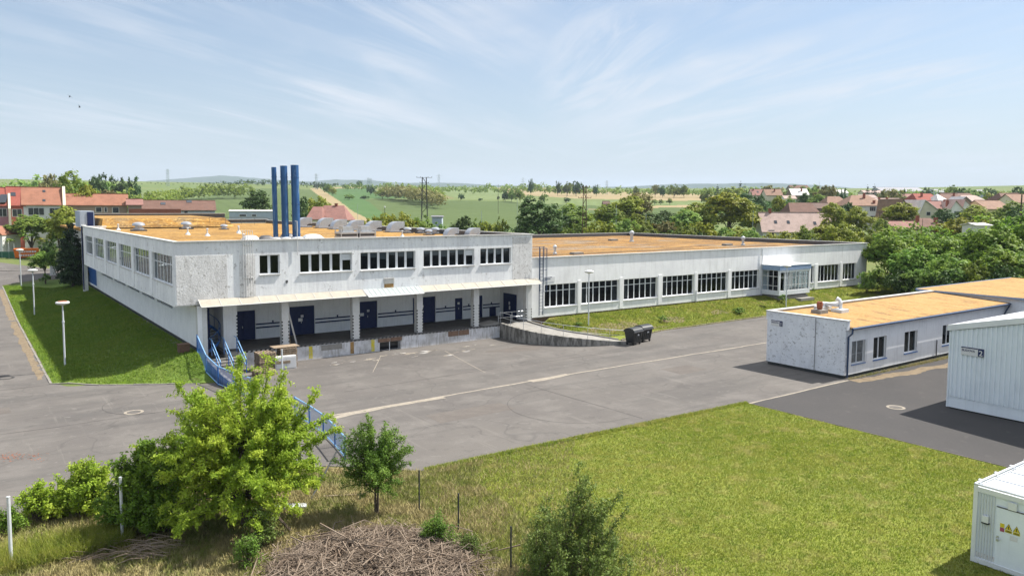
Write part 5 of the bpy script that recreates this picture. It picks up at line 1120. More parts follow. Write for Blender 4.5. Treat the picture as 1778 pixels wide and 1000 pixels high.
def tree_proto(name, seed, H_, W_, n, size, nclump, leafmat, kind='round', trunk=.22, crad=.22, asp=.6, vis=True):
    """a tree of height H_, crown width W_, as an Empty with crown and trunk; hidden source copies are used directly"""
    rg = np.random.default_rng(seed); t = bpy.data.objects.new(name, None)
    blobs = []
    R = W_/2
    if kind == 'round':
        z0 = H_*trunk
        for k in range(9):
            a = rg.uniform(0, 6.28); q = rg.uniform(.15, .58); z = z0+(H_-z0)*rg.uniform(.28, .78)
            s = rg.uniform(.34, .52)*R*(1.15-.5*abs((z-z0)/(H_-z0)-.45)); blobs.append((q*R*math.cos(a), q*R*math.sin(a), z, s, s, s*.85))
        blobs.append((0, 0, H_*.62, R*.6, R*.6, (H_-z0)*.34)); blobs.append((rg.normal()*.12*R, rg.normal()*.12*R, H_-R*.36, R*.36, R*.36, R*.34))
    elif kind == 'bush':
        for k in range(8):
            a = rg.uniform(0, 6.28); q = rg.uniform(.2, .62); s = rg.uniform(.32, .5)*R; z = H_*rg.uniform(.22, .62)
            blobs.append((q*R*math.cos(a), q*R*math.sin(a), z, s, s, min(s, H_-z)*1.0))
        blobs.append((0, 0, H_*.5, R*.5, R*.5, H_*.46))
    elif kind == 'column':
        for k in range(9):
            f = k/8; s = R*(1-.75*f**2.2)*(.8 if k == 0 else 1); blobs.append((rg.normal()*.05*R, rg.normal()*.05*R, H_*(.08+.84*f), s, s, H_*.10))
    elif kind == 'conifer':
        for k in range(10):
            f = k/9; s = R*(1-f)+.06*R; blobs.append((0, 0, H_*(.14+.82*f), s, s, H_*.06))
    V, F_ = crown(rg, blobs, n, size, nclump, crad, asp)
    V[:, 2] *= H_/np.percentile(V[:, 2], 99.6); q = np.percentile(np.hypot(V[:, 0], V[:, 1]), 96); V[:, :2] *= R/q
    V[:, 2] = np.maximum(V[:, 2], .02)
    c = bpy.data.objects.new('crown', np_mesh(name+'_crown', V, F_, leafmat)); c.parent = t
    mb = MB(); th = H_*max(trunk, .12)+.2
    mb.tube([(0, 0, -.25), (.02*R, 0, th*.5), (0, .02*R, th)], [H_*.028, H_*.022, H_*.018], 8)
    limbs(mb, (0, 0, th*.92), [(b[0]*.8, b[1]*.8, b[2]) for b in blobs[:8]], H_*.014, rg)
    me = bpy.data.meshes.new(name+'_trunk'); me.from_pydata(mb.v, [], mb.f); me.materials.append(MT['bark']); me.update()
    k = bpy.data.objects.new('trunk', me); k.parent = t
    return dict(root=t, H=H_, W=W_, name=name)
def plant(pr_, loc, h, w, rz, label, cat, group=None, name=None):
    r = pr_['root'].copy(); COL.objects.link(r)
    for ch in pr_['root'].children:
        c = ch.copy(); COL.objects.link(c); c.parent = r
    r.name = name or pr_['name']; r.location = loc; r.rotation_euler = (0, 0, rz); r.scale = (w/pr_['W'], w/pr_['W'], h/pr_['H'])
    return tag(r, label, cat, group)
PR = {}
for k, (nm, lm) in enumerate((('a', 'leaf_a'), ('y', 'leaf_y'), ('d', 'leaf_d'), ('o', 'leaf_o'))):
    for j in range(2): PR[nm+str(j)] = tree_proto('deciduous_tree', 20+k*5+j, 8, 7, 6500, .36, 170, MT[lm], 'round', .06)
    PR[nm+'b'] = tree_proto('shrub', 50+k, 4, 5.5, 3400, .30, 110, MT[lm], 'bush', .05)
    PR[nm+'s'] = tree_proto('distant_tree', 70+k, 8, 8, 900, .95, 60, MT[lm], 'round', .08)
PR['c'] = tree_proto('conifer_tree', 90, 12, 5, 2600, .45, 160, MT['conifer'], 'conifer', .06)
TRI = [0]
def veg(px, D, ytop, wpx, kind, label, cat='tree', group=None, base=None, name=None):
    if 140 < D < 300 and 950 < px < 1330: ytop += 4
    p, m = at(px, D); h = zy(px, ytop, D)-p[2]; TRI[0] += 1; w = wpx*m*1.18
    if D > 300 and kind[0] in 'aydo': kind = kind[0]+'bs'[0]
    return plant(PR[kind], (p[0], p[1], p[2]-.1), max(h, .8), w, (TRI[0]*2.399) % 6.283, label, cat, group, name)

# trees and shrubs round the works
veg(937, 158, 346, 82, 'd0', 'tall dark green tree behind the joint of the two flat roofs')
veg(912, 165, 378, 40, 'db', 'dark shrub at the left foot of the tall dark tree behind the hall', 'shrub')
veg(990, 185, 350, 62, 'a0', 'mid green tree between the dark tree and the brown lattice pole')
veg(1055, 190, 352, 50, 'a1', 'green tree immediately right of the brown lattice pole')
veg(1086, 205, 337, 66, 'y0', 'bright yellow green tree in the middle of the belt behind the wing')
veg(1112, 235, 331, 46, 'o0', 'olive topped tree rising behind the bright yellow green one')
veg(1132, 175, 366, 52, 'd1', 'darker tree above the metal roof vent of the wing')
veg(1104, 170, 368, 46, 'a0', 'small green tree left of the roof vent of the wing')
veg(1160, 190, 362, 46, 'd0', 'dark green tree in the belt right of the roof vent')
veg(1190, 170, 360, 54, 'a1', 'light green tree half way between roof vent and big yellow tree')
veg(1218, 185, 348, 56, 'y1', 'yellowish tree just left of the largest yellow green tree')
veg(1264, 185, 331, 86, 'y0', 'largest rounded yellow green tree in the belt behind the wing')
veg(1310, 200, 352, 40, 'a0', 'green tree squeezed between yellow tree and pink roofed house')
veg(1240, 260, 344, 34, 'a1', 'green tree behind the left shoulder of the largest yellow tree')
veg(1292, 300, 336, 40, 'd1', 'dark crown behind the right shoulder of the largest yellow tree')
ORD = ['first', 'second', 'third', 'fourth', 'fifth', 'sixth', 'seventh', 'eighth', 'ninth', 'tenth', 'eleventh', 'twelfth', 'thirteenth']
BL = ['small green shrub left of the tall dark tree behind the hall', 'yellowish shrub at the end of the low railway hedge', 'shrub at the right foot of the tall dark tree', 'tallish shrub left of the lattice pole foot', 'yellowish shrub at the foot of the lattice pole', 'wide shrub below the bright yellow green tree', 'shrub just right of the wing roof vent', 'olive shrub below the dark belt tree', 'green shrub half way along the wing roof edge', 'yellow shrub below the left side of the largest yellow tree', 'green shrub directly beneath the largest yellow tree', 'yellow shrub between largest yellow tree and pink roofed house', 'small shrub touching the left gable of the pink roofed house', 'dark wide bush behind the low vent box on the wing edge', 'low dark bush right behind the roof edge, left of the vent box']
for k, (px, yt, w, kd) in enumerate(((868, 377, 22, 'ab'), (845, 385, 34, 'yb'), (968, 385, 44, 'ab'), (1008, 376, 50, 'ab'), (1040, 380, 48, 'yb'), (1075, 372, 56, 'ab'), (1120, 383, 50, 'ab'), (1152, 380, 44, 'ob'), (1185, 384, 48, 'ab'), (1215, 382, 50, 'yb'), (1250, 388, 50, 'ab'), (1285, 390, 44, 'yb'), (1310, 392, 36, 'ab'), (1225, 395, 60, 'db'), (1160, 396, 60, 'ab'))):
    veg(px, 156+3*(k % 4), yt, w, kd, BL[k], 'shrub', 'shrubs in the belt behind the wing')
for k, (px, yt, w, kd) in enumerate(((665, 372, 46, 'yb'), (698, 370, 52, 'yb'), (735, 374, 44, 'ab'), (760, 386, 34, 'ab'), (640, 380, 30, 'yb'))):
    veg(px, 152+4*k, yt, w, kd, ['yellow green shrub directly behind the small roof fans', 'largest yellow green shrub behind the right part of the hall roof', 'green shrub in front of the grey transformer hut', 'low shrub between hut and the twin exhaust cowls', 'low yellow shrub left of the lamp behind the hall roof'][k], 'shrub')
veg(805, 165, 375, 34, 'd0', 'small dark tree behind the twin exhaust cowls on the hall roof'); veg(828, 168, 380, 30, 'ab', 'light shrub right of the small dark tree behind the hall', 'shrub')
veg(450, 215, 331, 50, 'd1', 'dark broad tree left of the three blue flues'); veg(524, 170, 342, 24, 'd0', 'narrow dark tree touching the right blue flue'); veg(556, 230, 342, 40, 'yb', 'yellow green shrub above the red roofed cottage', 'shrub')
# left side
veg(128, 175, 299, 56, 'a0', 'big rounded green tree above the roofs of the row houses'); veg(146, 168, 322, 42, 'y0', 'yellow green tree at the right foot of the big round tree', )
veg(98, 330, 303, 40, 'o1', 'olive grey tree left of the big round tree on the skyline')
veg(165, 360, 308, 34, 'd0', 'dark tree on the skyline right of the big round tree'); veg(178, 350, 303, 32, 'd1', 'taller dark tree on the skyline right of the big round tree'); veg(205, 360, 308, 44, 'd0', 'broad dark tree in the skyline group on the left'); veg(232, 365, 308, 34, 'd1', 'rightmost dark tree of the left skyline group')
veg(190, 330, 330, 44, 'ob', 'pale low scrub beneath the left skyline trees', 'shrub')
veg(52, 140, 373, 62, 'a1', 'grey green tree in the garden before the white row house'); veg(66, 150, 398, 50, 'y0', 'yellow green shrub like tree right behind the orange skip', 'tree')
veg(120, 134, 358, 66, 'y1', 'leafy yellow green tree behind the dark cypress'); veg(100, 140, 366, 44, 'a0', 'green tree left behind the dark cypress'); veg(148, 128, 400, 30, 'y0', 'small bright tree between cypress and hall corner')
veg(34, 152, 398, 24, 'db', 'dark garden shrub by the parked cars', 'shrub'); veg(85, 128, 415, 34, 'db', 'dark shrub by the garden fence left of the round headed tree', 'shrub')
# hedge of broad trees at the right behind the workshop
PR['h0'] = tree_proto('broadleaf_tree', 101, 9, 8, 12000, .34, 260, MT['leaf_hedge'], 'bush', .04, .20, .7)
PR['h1'] = tree_proto('broadleaf_tree', 102, 9, 8, 12000, .34, 260, MT['leaf_hedge'], 'bush', .04, .20, .7)
HL = 'broad leafy tree, {} of the dense row behind the low workshop'
for px, D, yt, w, kd, wd in ((1548, 104, 396, 92, 'h0', 'leftmost'), (1592, 110, 392, 84, 'h1', 'second from the left'), (1632, 100, 396, 92, 'h0', 'third from the left'), (1676, 106, 402, 84, 'h1', 'fourth from the left'), (1722, 98, 380, 112, 'h0', 'tallest'), (1775, 100, 374, 100, 'h1', 'rightmost'), (1655, 92, 440, 90, 'h0', 'lowest front one'), (1745, 90, 430, 90, 'h1', 'front right one'), (1590, 96, 430, 70, 'h1', 'front left one')):
    veg(px, D, yt, w, kd, HL.format(wd), group='dense tree row behind the workshop')
for k, (px, D, yt, w) in enumerate(((1530, 97, 462, 44), (1570, 94, 470, 50), (1612, 92, 464, 54), (1655, 89, 470, 50), (1700, 88, 452, 60), (1745, 86, 460, 60), (1778, 88, 440, 50))):
    veg(px, D, yt, w, ('ab', 'db')[k % 2], ORD[k]+' undergrowth bush from the left at the foot of the broad tree row', 'shrub', 'undergrowth below the broad tree row')
veg(1511, 97, 470, 26, 'ab', 'small bush at the right end of the long wing', 'shrub')
for k, (px, yt, w) in enumerate(((1362, 402, 50), (1395, 392, 50), (1430, 390, 54), (1465, 388, 58), (1500, 392, 60), (1530, 398, 40), (1340, 408, 30))):
    veg(px, 138+(k % 3)*4, yt, w, ('yb', 'ab', 'y0')[k % 3], ORD[(1, 2, 3, 4, 5, 6, 0)[k]]+' yellow green shrub from the left before the pink roofed house', 'shrub', 'shrubs before the pink roofed house')
# town trees (right)
for px, D, yt, w, kd, lb in ((1447, 175, 352, 42, 'y0', 'yellow green tree right of the pink roofed house'), (1470, 185, 352, 34, 'd0', 'dark tree among the yellow ones by the big hipped house'), (1492, 175, 358, 44, 'y1', 'round yellow green tree before the hipped house'), (1560, 190, 352, 62, 'y0', 'broad yellow green tree before the pale gabled houses'), (1530, 165, 380, 30, 'a0', 'green tree by the wooden pole on the right'),
        (1640, 205, 362, 34, 'd1', 'dark conifer like tree before the white dormer house'), (1665, 210, 366, 40, 'd0', 'dark hedge tree below the dormer house'), (1700, 200, 356, 50, 'y1', 'yellow green tree before the yellow walled house'), (1670, 165, 378, 70, 'yb', 'olive shrub mass above the broad tree row'), (1755, 175, 350, 50, 'a0', 'green tree at the right edge below the brown roofs'), (1772, 160, 360, 50, 'd0', 'dark tree at the far right edge'),
        (1415, 420, 322, 36, 'a0', 'mid green tree behind the white roofed house'), (1435, 400, 322, 40, 'o0', 'olive tree right of the white roofed house'), (1400, 300, 336, 44, 'd0', 'dark tree before the white roofed house'), (1420, 290, 338, 40, 'a1', 'green tree before the brown garden roofs'), (1370, 320, 341, 30, 'a0', 'green tree left of the brown roof'), (1350, 260, 340, 26, 'y0', 'yellowish tree at the field corner on the right'), (1320, 300, 338, 24, 'd0', 'dark bush at the field corner'),
        (1300, 330, 334, 22, 'd1', 'dark bush left of the field corner houses'), (1463, 330, 328, 20, 'd1', 'dark pointed tree between roofs'), (1478, 340, 337, 26, 'a0', 'green tree between tan roof and hipped roof'), (1550, 330, 329, 46, 'o1', 'large olive tree behind the roofs in the town centre'), (1566, 330, 330, 16, 'd0', 'small dark tree beside the large olive town tree'), (1652, 500, 322, 30, 'a1', 'tall green tree on the right skyline'), (1668, 480, 327, 30, 'd0', 'dark green tree on the right skyline'), (1684, 470, 328, 30, 'a0', 'light green tree on the right skyline'), (1715, 500, 327, 26, 'd1', 'bluish dark tree near the right skyline'), (1735, 360, 333, 36, 'y0', 'pale green tree amid the brown roofs'), (1608, 470, 326, 22, 'd0', 'dark tree right of the long far hall'), (1765, 420, 325, 40, 'd1', 'dark tree on the skyline at the right edge'), (1382, 520, 322, 40, 'a0', 'trees top left of the flat brown building'), (1345, 480, 322, 40, 'o0', 'olive tree behind the pair of pink gabled houses'),
        (1245, 560, 321, 12, 'c', 'tall dark spruce left on the skyline above the yellow tree'), (1285, 560, 315, 14, 'c', 'tall spruce with split top on the skyline'), (1292, 550, 320, 12, 'c', 'shorter spruce at the right of the split topped one'), (1227, 520, 328, 22, 'a1', 'green tree left of the dark skyline spruce'), (1273, 530, 325, 34, 'y1', 'light green tree between the skyline spruces'), (1505, 520, 321, 10, 'c', 'leftmost pointed conifer before the long far hall'), (1517, 520, 320, 12, 'c', 'taller pointed conifer before the long far hall')):
    veg(px, D, yt, w, kd, lb)
# hedges and single trees on the fields (foot row, top row in the photo)
def vegb(px, yb, ytop, wpx, kind, label):
    p = gp(px, yb); D = float((p-np.array([0, 0, H]))@CF); m = D/FPX
    return plant(PR[kind], (p[0], p[1], p[2]-.1), max(1.0, (yb-ytop)*m), wpx*m*1.1, px % 6.28, label, 'tree' if (yb-ytop)*m > 3 else 'shrub')
for px, yb, yt, w, kd, lb in ((643, 339, 322, 18, 'db', 'dark round tree standing alone on the field slope above the cottage'), (624, 324, 314, 12, 'db', 'small dark round tree on the skyline left of the pylon pair'), (606, 347, 337, 19, 'ab', 'low pale bush beside the track on the field'), (633, 346, 340, 17, 'db', 'dark low bush on the track between the fields'), (664, 346, 328, 20, 'yb', 'light green tree on the field track'), (552, 329, 317, 15, 'db', 'first tree of the slanting hedge on the slope'), (562, 332, 317, 18, 'db', 'dark tree of the slanting hedge on the slope'), (571, 338, 320, 17, 'ab', 'green tree low in the slanting hedge'), (578, 341, 326, 13, 'yb', 'lowest bright tree of the slanting hedge'),
        (800, 348, 336, 13, 'db', 'small round dark tree standing alone on the big field'), (833, 349, 344, 9, 'db', 'tiny dark bush alone on the big field'), (735, 346, 339, 12, 'db', 'dark bush beneath the twin pole on the field'), (877, 350, 331, 18, 'db', 'dark tree of the small field copse'), (888, 351, 330, 18, 'ab', 'green tree of the small field copse'), (903, 352, 328, 20, 'ab', 'light tree of the small field copse'), (918, 352, 338, 16, 'ab', 'low shrub closing the field copse on its right'), (943, 352, 336, 15, 'ab', 'round tree right of the small field copse'), (983, 352, 343, 16, 'db', 'dark low tree left of the lattice pole on the field'),
        (1137, 356, 346, 11, 'as', 'left one of two small trees on the tan field edge'), (1147, 356, 346, 10, 'as', 'right one of two small trees on the tan field edge'), (1163, 356, 344, 11, 'as', 'single small tree right of the pair on the tan field edge'), (865, 348, 340, 5, 'db', 'tiny dark bush at the foot of the field pole'), (708, 336, 326, 20, 'ab', 'green bush at the top of the scrubby slope'), (760, 340, 330, 16, 'ab', 'green bush at the right end of the scrubby slope')):
    vegb(px, yb, yt, w, kd, lb)
for px, D, yt, w, kd, lb in ((968, 800, 315, 12, 'd0', 'dark tree on the skyline above the copse'), (922, 820, 311, 10, 'd0', 'pointed tree on the skyline above the copse'), (985, 800, 316, 20, 'a0', 'green tree on the skyline left of the lattice pole'), (1000, 790, 315, 22, 'd0', 'dark tree right on the skyline beside the lattice pole'), (1035, 780, 321, 12, 'd1', 'small dark tree on the skyline right of the lattice pole'), (1103, 760, 323, 13, 'a0', 'tree in the middle of the skyline hedge'),
        (1137, 720, 321, 14, 'o0', 'brownish tree on the skyline before the blue hill'), (1150, 710, 323, 14, 'd0', 'dark tree next to the brownish skyline tree'), (1170, 700, 320, 22, 'a0', 'left tree of the bright skyline pair'), (1187, 700, 321, 18, 'a1', 'right tree of the bright skyline pair')):
    veg(px, D, yt, w, kd, lb)
# far-off woods and hedgerows that read as one mass
def wood(name, label, pts, hgt, depth, m, n_per=60, size=1.6, seed=0, cat='trees'):
    rg = np.random.default_rng(seed); Vs = []; Fs = []; o = 0
    for (pa, Da, ya), (pb, Db, yb_) in zip(pts[:-1], pts[1:]):
        a, _ = at(pa, Da); b, _ = at(pb, Db); L = np.linalg.norm((b-a)[:2]); k = max(2, int(L/(hgt*.40)))
        for i in range(k):
            t = (i+rg.uniform(-.4, .4))/k; px = pa+(pb-pa)*t; D = (Da+(Db-Da)*t)+rg.uniform(0, depth); p, _ = at(px, D)
            h = hgt*rg.uniform(.65, 1.25) if ya is None else max(2, (zy(px, ya+(yb_-ya)*t, D)-p[2])*rg.uniform(.72, 1.08))
            w = h*rg.uniform(.5, .85); bl = [(p[0], p[1], p[2]+h*.55, w*.7, w*.7, h*.45), (p[0]+rg.normal()*w*.3, p[1]+rg.normal()*w*.3, p[2]+h*.35, w*.6, w*.6, h*.35)]
            V, F_ = crown(rg, bl, int(n_per*1.5), size*h/7, 16, .3); Vs.append(V); Fs.append(F_+o); o += len(V)
    return tag(link(name, np_mesh(name, np.vstack(Vs), np.vstack(Fs), m)), label, cat, kind='stuff')
wood('woodland', 'distant woodland along the left skyline behind the row houses', [(-60, 420, 308), (40, 420, 308), (100, 420, 306), (160, 430, 309), (240, 450, 316)], 12, 70, MT['leaf_a'], 110, 1.3, 1)
wood('woodland', 'dark hedgerow wood on the slope right of the left skyline trees', [(215, 300, 328), (262, 320, 334), (290, 430, 331), (330, 520, 325), (380, 560, 319), (440, 600, 320)], 8, 40, MT['leaf_a'], 80, 1.2, 2)
wood('woodland', 'far dark wood band below the blue hill', [(250, 900, 322), (330, 950, 319), (400, 950, 314), (440, 980, 310), (475, 980, 312), (560, 1000, 316), (640, 1000, 319)], 12, 80, MT['leaf_d'], 60, 1.6, 3)
wood('woodland', 'row of trees on the field skyline in the centre', [(600, 900, 319), (700, 900, 318), (790, 880, 321), (860, 860, 320), (960, 840, 319), (1040, 800, 324), (1120, 760, 325), (1200, 700, 325), (1290, 650, 326)], 9, 60, MT['leaf_a'], 60, 1.4, 4)
wood('scrub', 'brownish scrub with bushes on the slope above the twin pole', [(665, 620, 322), (700, 560, 322), (740, 500, 328), (765, 470, 333)], 5, 60, MT['leaf_o'], 60, 1.1, 5, 'scrub')
wood('scrub', 'scrub strip ending in bushes beside the pale bank', [(700, 600, 322), (740, 560, 325), (765, 520, 328)], 4, 50, MT['leaf_a'], 50, 1.1, 6, 'scrub')
wood('woodland', 'trees between the roofs on the town skyline', [(1290, 520, 326), (1340, 560, 323), (1400, 560, 322), (1480, 520, 330), (1600, 560, 329), (1700, 540, 329), (1830, 520, 328)], 8, 70, MT['leaf_a'], 60, 1.3, 7)
wood('woodland', 'low garden trees at the foot of the town roofs', [(1240, 360, 344), (1300, 330, 345), (1340, 300, 350), (1395, 280, 352)], 4, 30, MT['leaf_d'], 60, 1.1, 8)
wood('hedge', 'low dark hedge along the railway behind the hall', [(840, 175, 392), (905, 178, 393), (965, 180, 394)], 2.2, 6, MT['leaf_d'], 90, .9, 9, 'hedge')

# ---------------------------------------------------------------- named single plants near the hall
rg = np.random.default_rng(5)
pr_ = tree_proto('cypress', 111, 12, 5, 26000, .30, 520, MT['conifer'], 'column', .03, .24)
p = gp(127, 498); Dp = float(np.dot(p-np.array([0, 0, H]), CF)); plant(pr_, tuple(p), zy(127, 390, Dp)-p[2], 48*Dp/FPX, .3, 'tall dark columnar cypress at the far end of the left lawn', 'tree', name='cypress')
pr_ = tree_proto('round_tree', 112, 5, 5, 6500, .26, 150, MT['leaf_small'], 'round', .38, .26)
p = gp(79, 493); Dp = float(np.dot(p-np.array([0, 0, H]), CF)); plant(pr_, tuple(p), zy(79, 436, Dp)-p[2], 50*Dp/FPX, .3, 'small round headed tree left of the cypress at the end of the lawn', 'tree')
PR['p'] = tree_proto('bush', 113, 1.2, 1.4, 900, .12, 50, MT['leaf_small'], 'bush', .05)
p = gp(79, 494); plant(PR['p'], tuple(p), 1.5, 1.5, 0, 'small dark bush at the foot of the round headed tree', 'shrub')
for px, py, h, w, lb in ((1359, 526, 1.0, 1.2, 'dark conical bush below the glazed porch'), (1066, 538, .5, .8, 'dark clump on the bank under the third wing window'), (1153, 560, .7, 1.1, 'dark soil clump with weeds on the grass bank'), (1412, 506, .4, .6, 'small dark tuft right of the porch'), (1004, 566, .4, .9, 'weeds at the foot of the lamp on the bank'), (970, 598, .5, .9, 'weeds growing at the base of the stained ramp wall'), (1283, 545, .7, 1.6, 'green weed patch on the bank below the porch'), (1510, 500, 1.2, 2.0, 'dark bush beyond the right end of the wing')):
    p = gp(px, py); plant(PR['p'], tuple(p), h, w, px, lb, 'plant', name='bush')

# ---------------------------------------------------------------- foreground trees
def near_tree(name, label, base, trunk_pts, tips, r0, nl, lsize, m, rg, asp=.42, spread=.20, start=.35, droop=.35, curve=.12, cat='tree', twigs=True, rel_=.6):
    """explicit limbs running out to each tip with leaves gathered along the outer part of every limb"""
    t = thing(name, label, cat, tuple(base)); b = np.array(base)
    mb = MB(); Ps = []; Ns = []
    for tp in trunk_pts: mb.tube([Vector(q) for q in tp], [r0*(1-.7*i/(len(tp)-1)) for i in range(len(tp))], 8, cap=False)
    for root, tip in tips:
        root = np.array(root, float); tip = np.array(tip, float); L = np.linalg.norm(tip-root)
        mid = (root+tip)/2+np.array([rg.normal()*curve*L*.5, rg.normal()*curve*L*.5, curve*L])
        ts = np.linspace(0, 1, 7)[:, None]; C = (1-ts)**2*root+2*ts*(1-ts)*mid+ts**2*tip
        mb.tube([Vector(q) for q in C], [max(.006, r0*.32*(1-x)*min(1, L/3)+.006) for x in ts[:, 0]], 5, cap=False)
        k = max(10, int(nl*L)); tt = start+(1-start)*rg.uniform(0, 1, k)**.85; tt = tt[:, None]
        P = (1-tt)**2*root+2*tt*(1-tt)*mid+tt**2*tip
        # side twigs
        nt = max(3, int(L*4)); tw = rg.normal(size=(nt, 3))*spread*(.6+.2*L); tw[:, 2] *= .7; wi = rg.integers(0, nt, k); tt0 = start+(1-start)*(np.arange(nt)+.5)/nt
        Q = (1-tt0[:, None])**2*root+2*tt0[:, None]*(1-tt0[:, None])*mid+tt0[:, None]**2*tip
        s = rg.uniform(0, 1, (k, 1)); P2 = Q[wi]+tw[wi]*s*(1.25-tt0[wi][:, None]*.55)+rg.normal(size=(k, 3))*.055
        sel = rg.uniform(size=k) < .3; P2[sel] = P[sel]+rg.normal(size=(sel.sum(), 3))*.07
        Ps.append(P2); Ns.append(unit(rg.normal(size=(k, 3))*.62+np.array([0, 0, .55])+.35*unit(P2-P)))
        if twigs:
            for i in range(min(nt, 10)): mb.tube([Vector(Q[i]), Vector(Q[i]+tw[i]*.8)], [.008, .003], 3, cap=False)
    P = np.vstack(Ps); Nn = np.vstack(Ns); V, F_ = leaf_quads(P, Nn, lsize, asp, rg, droop)
    c = link('crown', np_mesh('crown', V-b, F_, m), t); mb.build('trunk', MT['bark'], t)
    return t
def V3(p, dx=0, dy=0, dz=0): return np.array([p[0]+dx, p[1]+dy, p[2]+dz])
RH = np.array([math.sin(YAW), -math.cos(YAW), 0]); FH = np.array([math.cos(YAW), math.sin(YAW), 0])   # across and away, in plan
rg = np.random.default_rng(31)
b = gp(432, 915); mpx = float(np.dot(b-np.array([0, 0, H]), CF))/FPX
tips = []
def P_(px, py, dep=0):   # px,py relative to the tree base in photo pixels at the tree's depth, dep metres away from us
    return b+RH*(px-432)*mpx+np.array([0, 0, 1])*(915-py)*mpx*1.01+FH*dep
lead = [(432, 615), (412, 640), (470, 625), (325, 655), (345, 690), (555, 680), (575, 725), (498, 640), (385, 690), (520, 700), (300, 755), (285, 790), (250, 770), (440, 660), (590, 745), (365, 720), (410, 700), (455, 690), (485, 690), (330, 720), (540, 730), (560, 760)]
for (x, y) in lead:
    d = rg.normal()*.7; s = P_(432+(x-432)*.25, 820, d*.3)
    tips.append((s, P_(x, y, d)))
for k in range(150):
    a = rg.uniform(0, 2*math.pi); e = rg.uniform(-.25, 1.0); rr = rg.uniform(.55, 1.0)
    x = 430+math.cos(a)*math.cos(e)*135*rr*(1.0 if math.cos(a) > 0 else 1.25); y = 800-math.sin(e)*165*rr; dep = math.sin(a)*math.cos(e)*2.9*rr
    tips.append((P_(430+rg.normal()*14, 850-rg.uniform(0, 90), dep*.15), P_(x, y, dep)))
for k in range(34):
    a = rg.uniform(0, 2*math.pi); x = 420+math.cos(a)*140; dep = math.sin(a)*2.8
    tips.append((P_(430, 860, 0), P_(x, rg.uniform(815, 875), dep)))
near_tree('maple_tree', 'large bright yellow green ash leaved tree in the left foreground', b, [[P_(430, 925), P_(436, 880), P_(430, 830)], [P_(428, 925), P_(415, 870), P_(400, 800)], [P_(434, 925), P_(455, 870), P_(470, 800)]], tips, .12, 250, .125, MT['leaf_maple'], rg, .38, .25, .28, .5)
# bushes to its left
def near_bush(name, label, px, py, wpx, ytop, n, lsize, m, seed, cat='shrub', depth=None, nt=60, ll=110, lean=0):
    rg = np.random.default_rng(seed); b = gp(px, py); mpx = float(np.dot(b-np.array([0, 0, H]), CF))/FPX; h = (py-ytop)*mpx; w = wpx*mpx/2; dp = depth or w*.8
    tips = []
    for k in range(nt):
        a = rg.uniform(0, 6.283); e = rg.uniform(.05, 1.5); q = rg.uniform(.7, 1.0)
        tip = b+RH*math.cos(a)*math.cos(e)*w*q+FH*math.sin(a)*math.cos(e)*dp*q+np.array([0, 0, .15+h*math.sin(e)*q])+RH*lean*math.sin(e)
        tips.append((b+RH*math.cos(a)*w*.35*rg.uniform()+FH*math.sin(a)*dp*.35*rg.uniform()+np.array([0, 0, .05]), tip))
    return near_tree(name, label, b, [[b-np.array([0, 0, .2]), b+np.array([0, 0, h*.3])]], tips, .05, ll, lsize, m, rg, .5, .20, .30, .3, .15, cat)
near_bush('elder_bush', 'dark green bush merging with the big foreground tree on its left', 265, 925, 205, 765, 0, .13, MT['leaf_bush'], 41, depth=1.4, nt=125, ll=120)
near_bush('elder_bush', 'rounded light green bush behind the pale post', 155, 893, 165, 798, 0, .12, MT['leaf_maple'], 42, depth=1.0, nt=85, ll=110)
near_bush('elder_bush', 'leftmost low bush with fresh leaf tips by the road', 75, 905, 115, 838, 0, .11, MT['leaf_maple'], 43, nt=50, ll=100)
near_bush('elder_bush', 'low scrubby bush at the left picture edge', 15, 925, 70, 885, 0, .10, MT['leaf_bush'], 44, nt=30, ll=100)
near_bush('nettle_clump', 'grey green weeds under the right side of the big tree', 455, 950, 75, 880, 0, .09, MT['leaf_willow'], 45, 'plant', nt=26, ll=90)
near_bush('nettle_clump', 'grey green weeds at the bottom edge left of the brush pile', 430, 985, 60, 925, 0, .08, MT['leaf_small'], 46, 'plant', nt=24, ll=100)
near_bush('bramble', 'dark bramble clump between the two dark posts', 760, 950, 75, 893, 0, .07, MT['leaf_small'], 47, 'plant', nt=40, ll=140)
near_bush('bramble', 'small green weeds right of the bramble at the third post', 815, 965, 60, 930, 0, .07, MT['leaf_willow'], 48, 'plant', nt=24, ll=100)
# small tree
rg = np.random.default_rng(51); b = gp(652, 893); mpx = float(np.dot(b-np.array([0, 0, H]), CF))/FPX
tips = []
for k in range(70):
    a = rg.uniform(0, 6.283); e = rg.uniform(-.7, 1.35); q = rg.uniform(.45, 1.12)**.8
    x, y = math.cos(a)*math.cos(e)*64*q, 792-math.sin(e)*62*q; tips.append((b+np.array([0, 0, (893-rg.uniform(815, 858))*mpx]), b+RH*x*mpx+FH*math.sin(a)*math.cos(e)*1.5*q+np.array([0, 0, (893-y)*mpx])))
for (x, y) in ((640, 714), (645, 725), (694, 742), (612, 742), (714, 800), (576, 796), (670, 730), (592, 846), (705, 775), (590, 770), (700, 835), (622, 865), (690, 862), (628, 730)): tips.append((b+np.array([0, 0, 50*mpx]), b+RH*(x-652)*mpx+np.array([0, 0, (893-y)*mpx])))
near_tree('plum_tree', 'small dark green tree with thin trunk behind the brush pile', b, [[b-np.array([0, 0, .2]), b+np.array([0, 0, .8]), b+RH*.05+np.array([0, 0, 1.9])], [b+RH*.08-np.array([0, 0, .2]), b+RH*.1+np.array([0, 0, .9]), b+RH*.25+np.array([0, 0, 1.8])]], tips, .06, 210, .075, MT['leaf_small'], rg, .55, .20, .22, .2, .10)
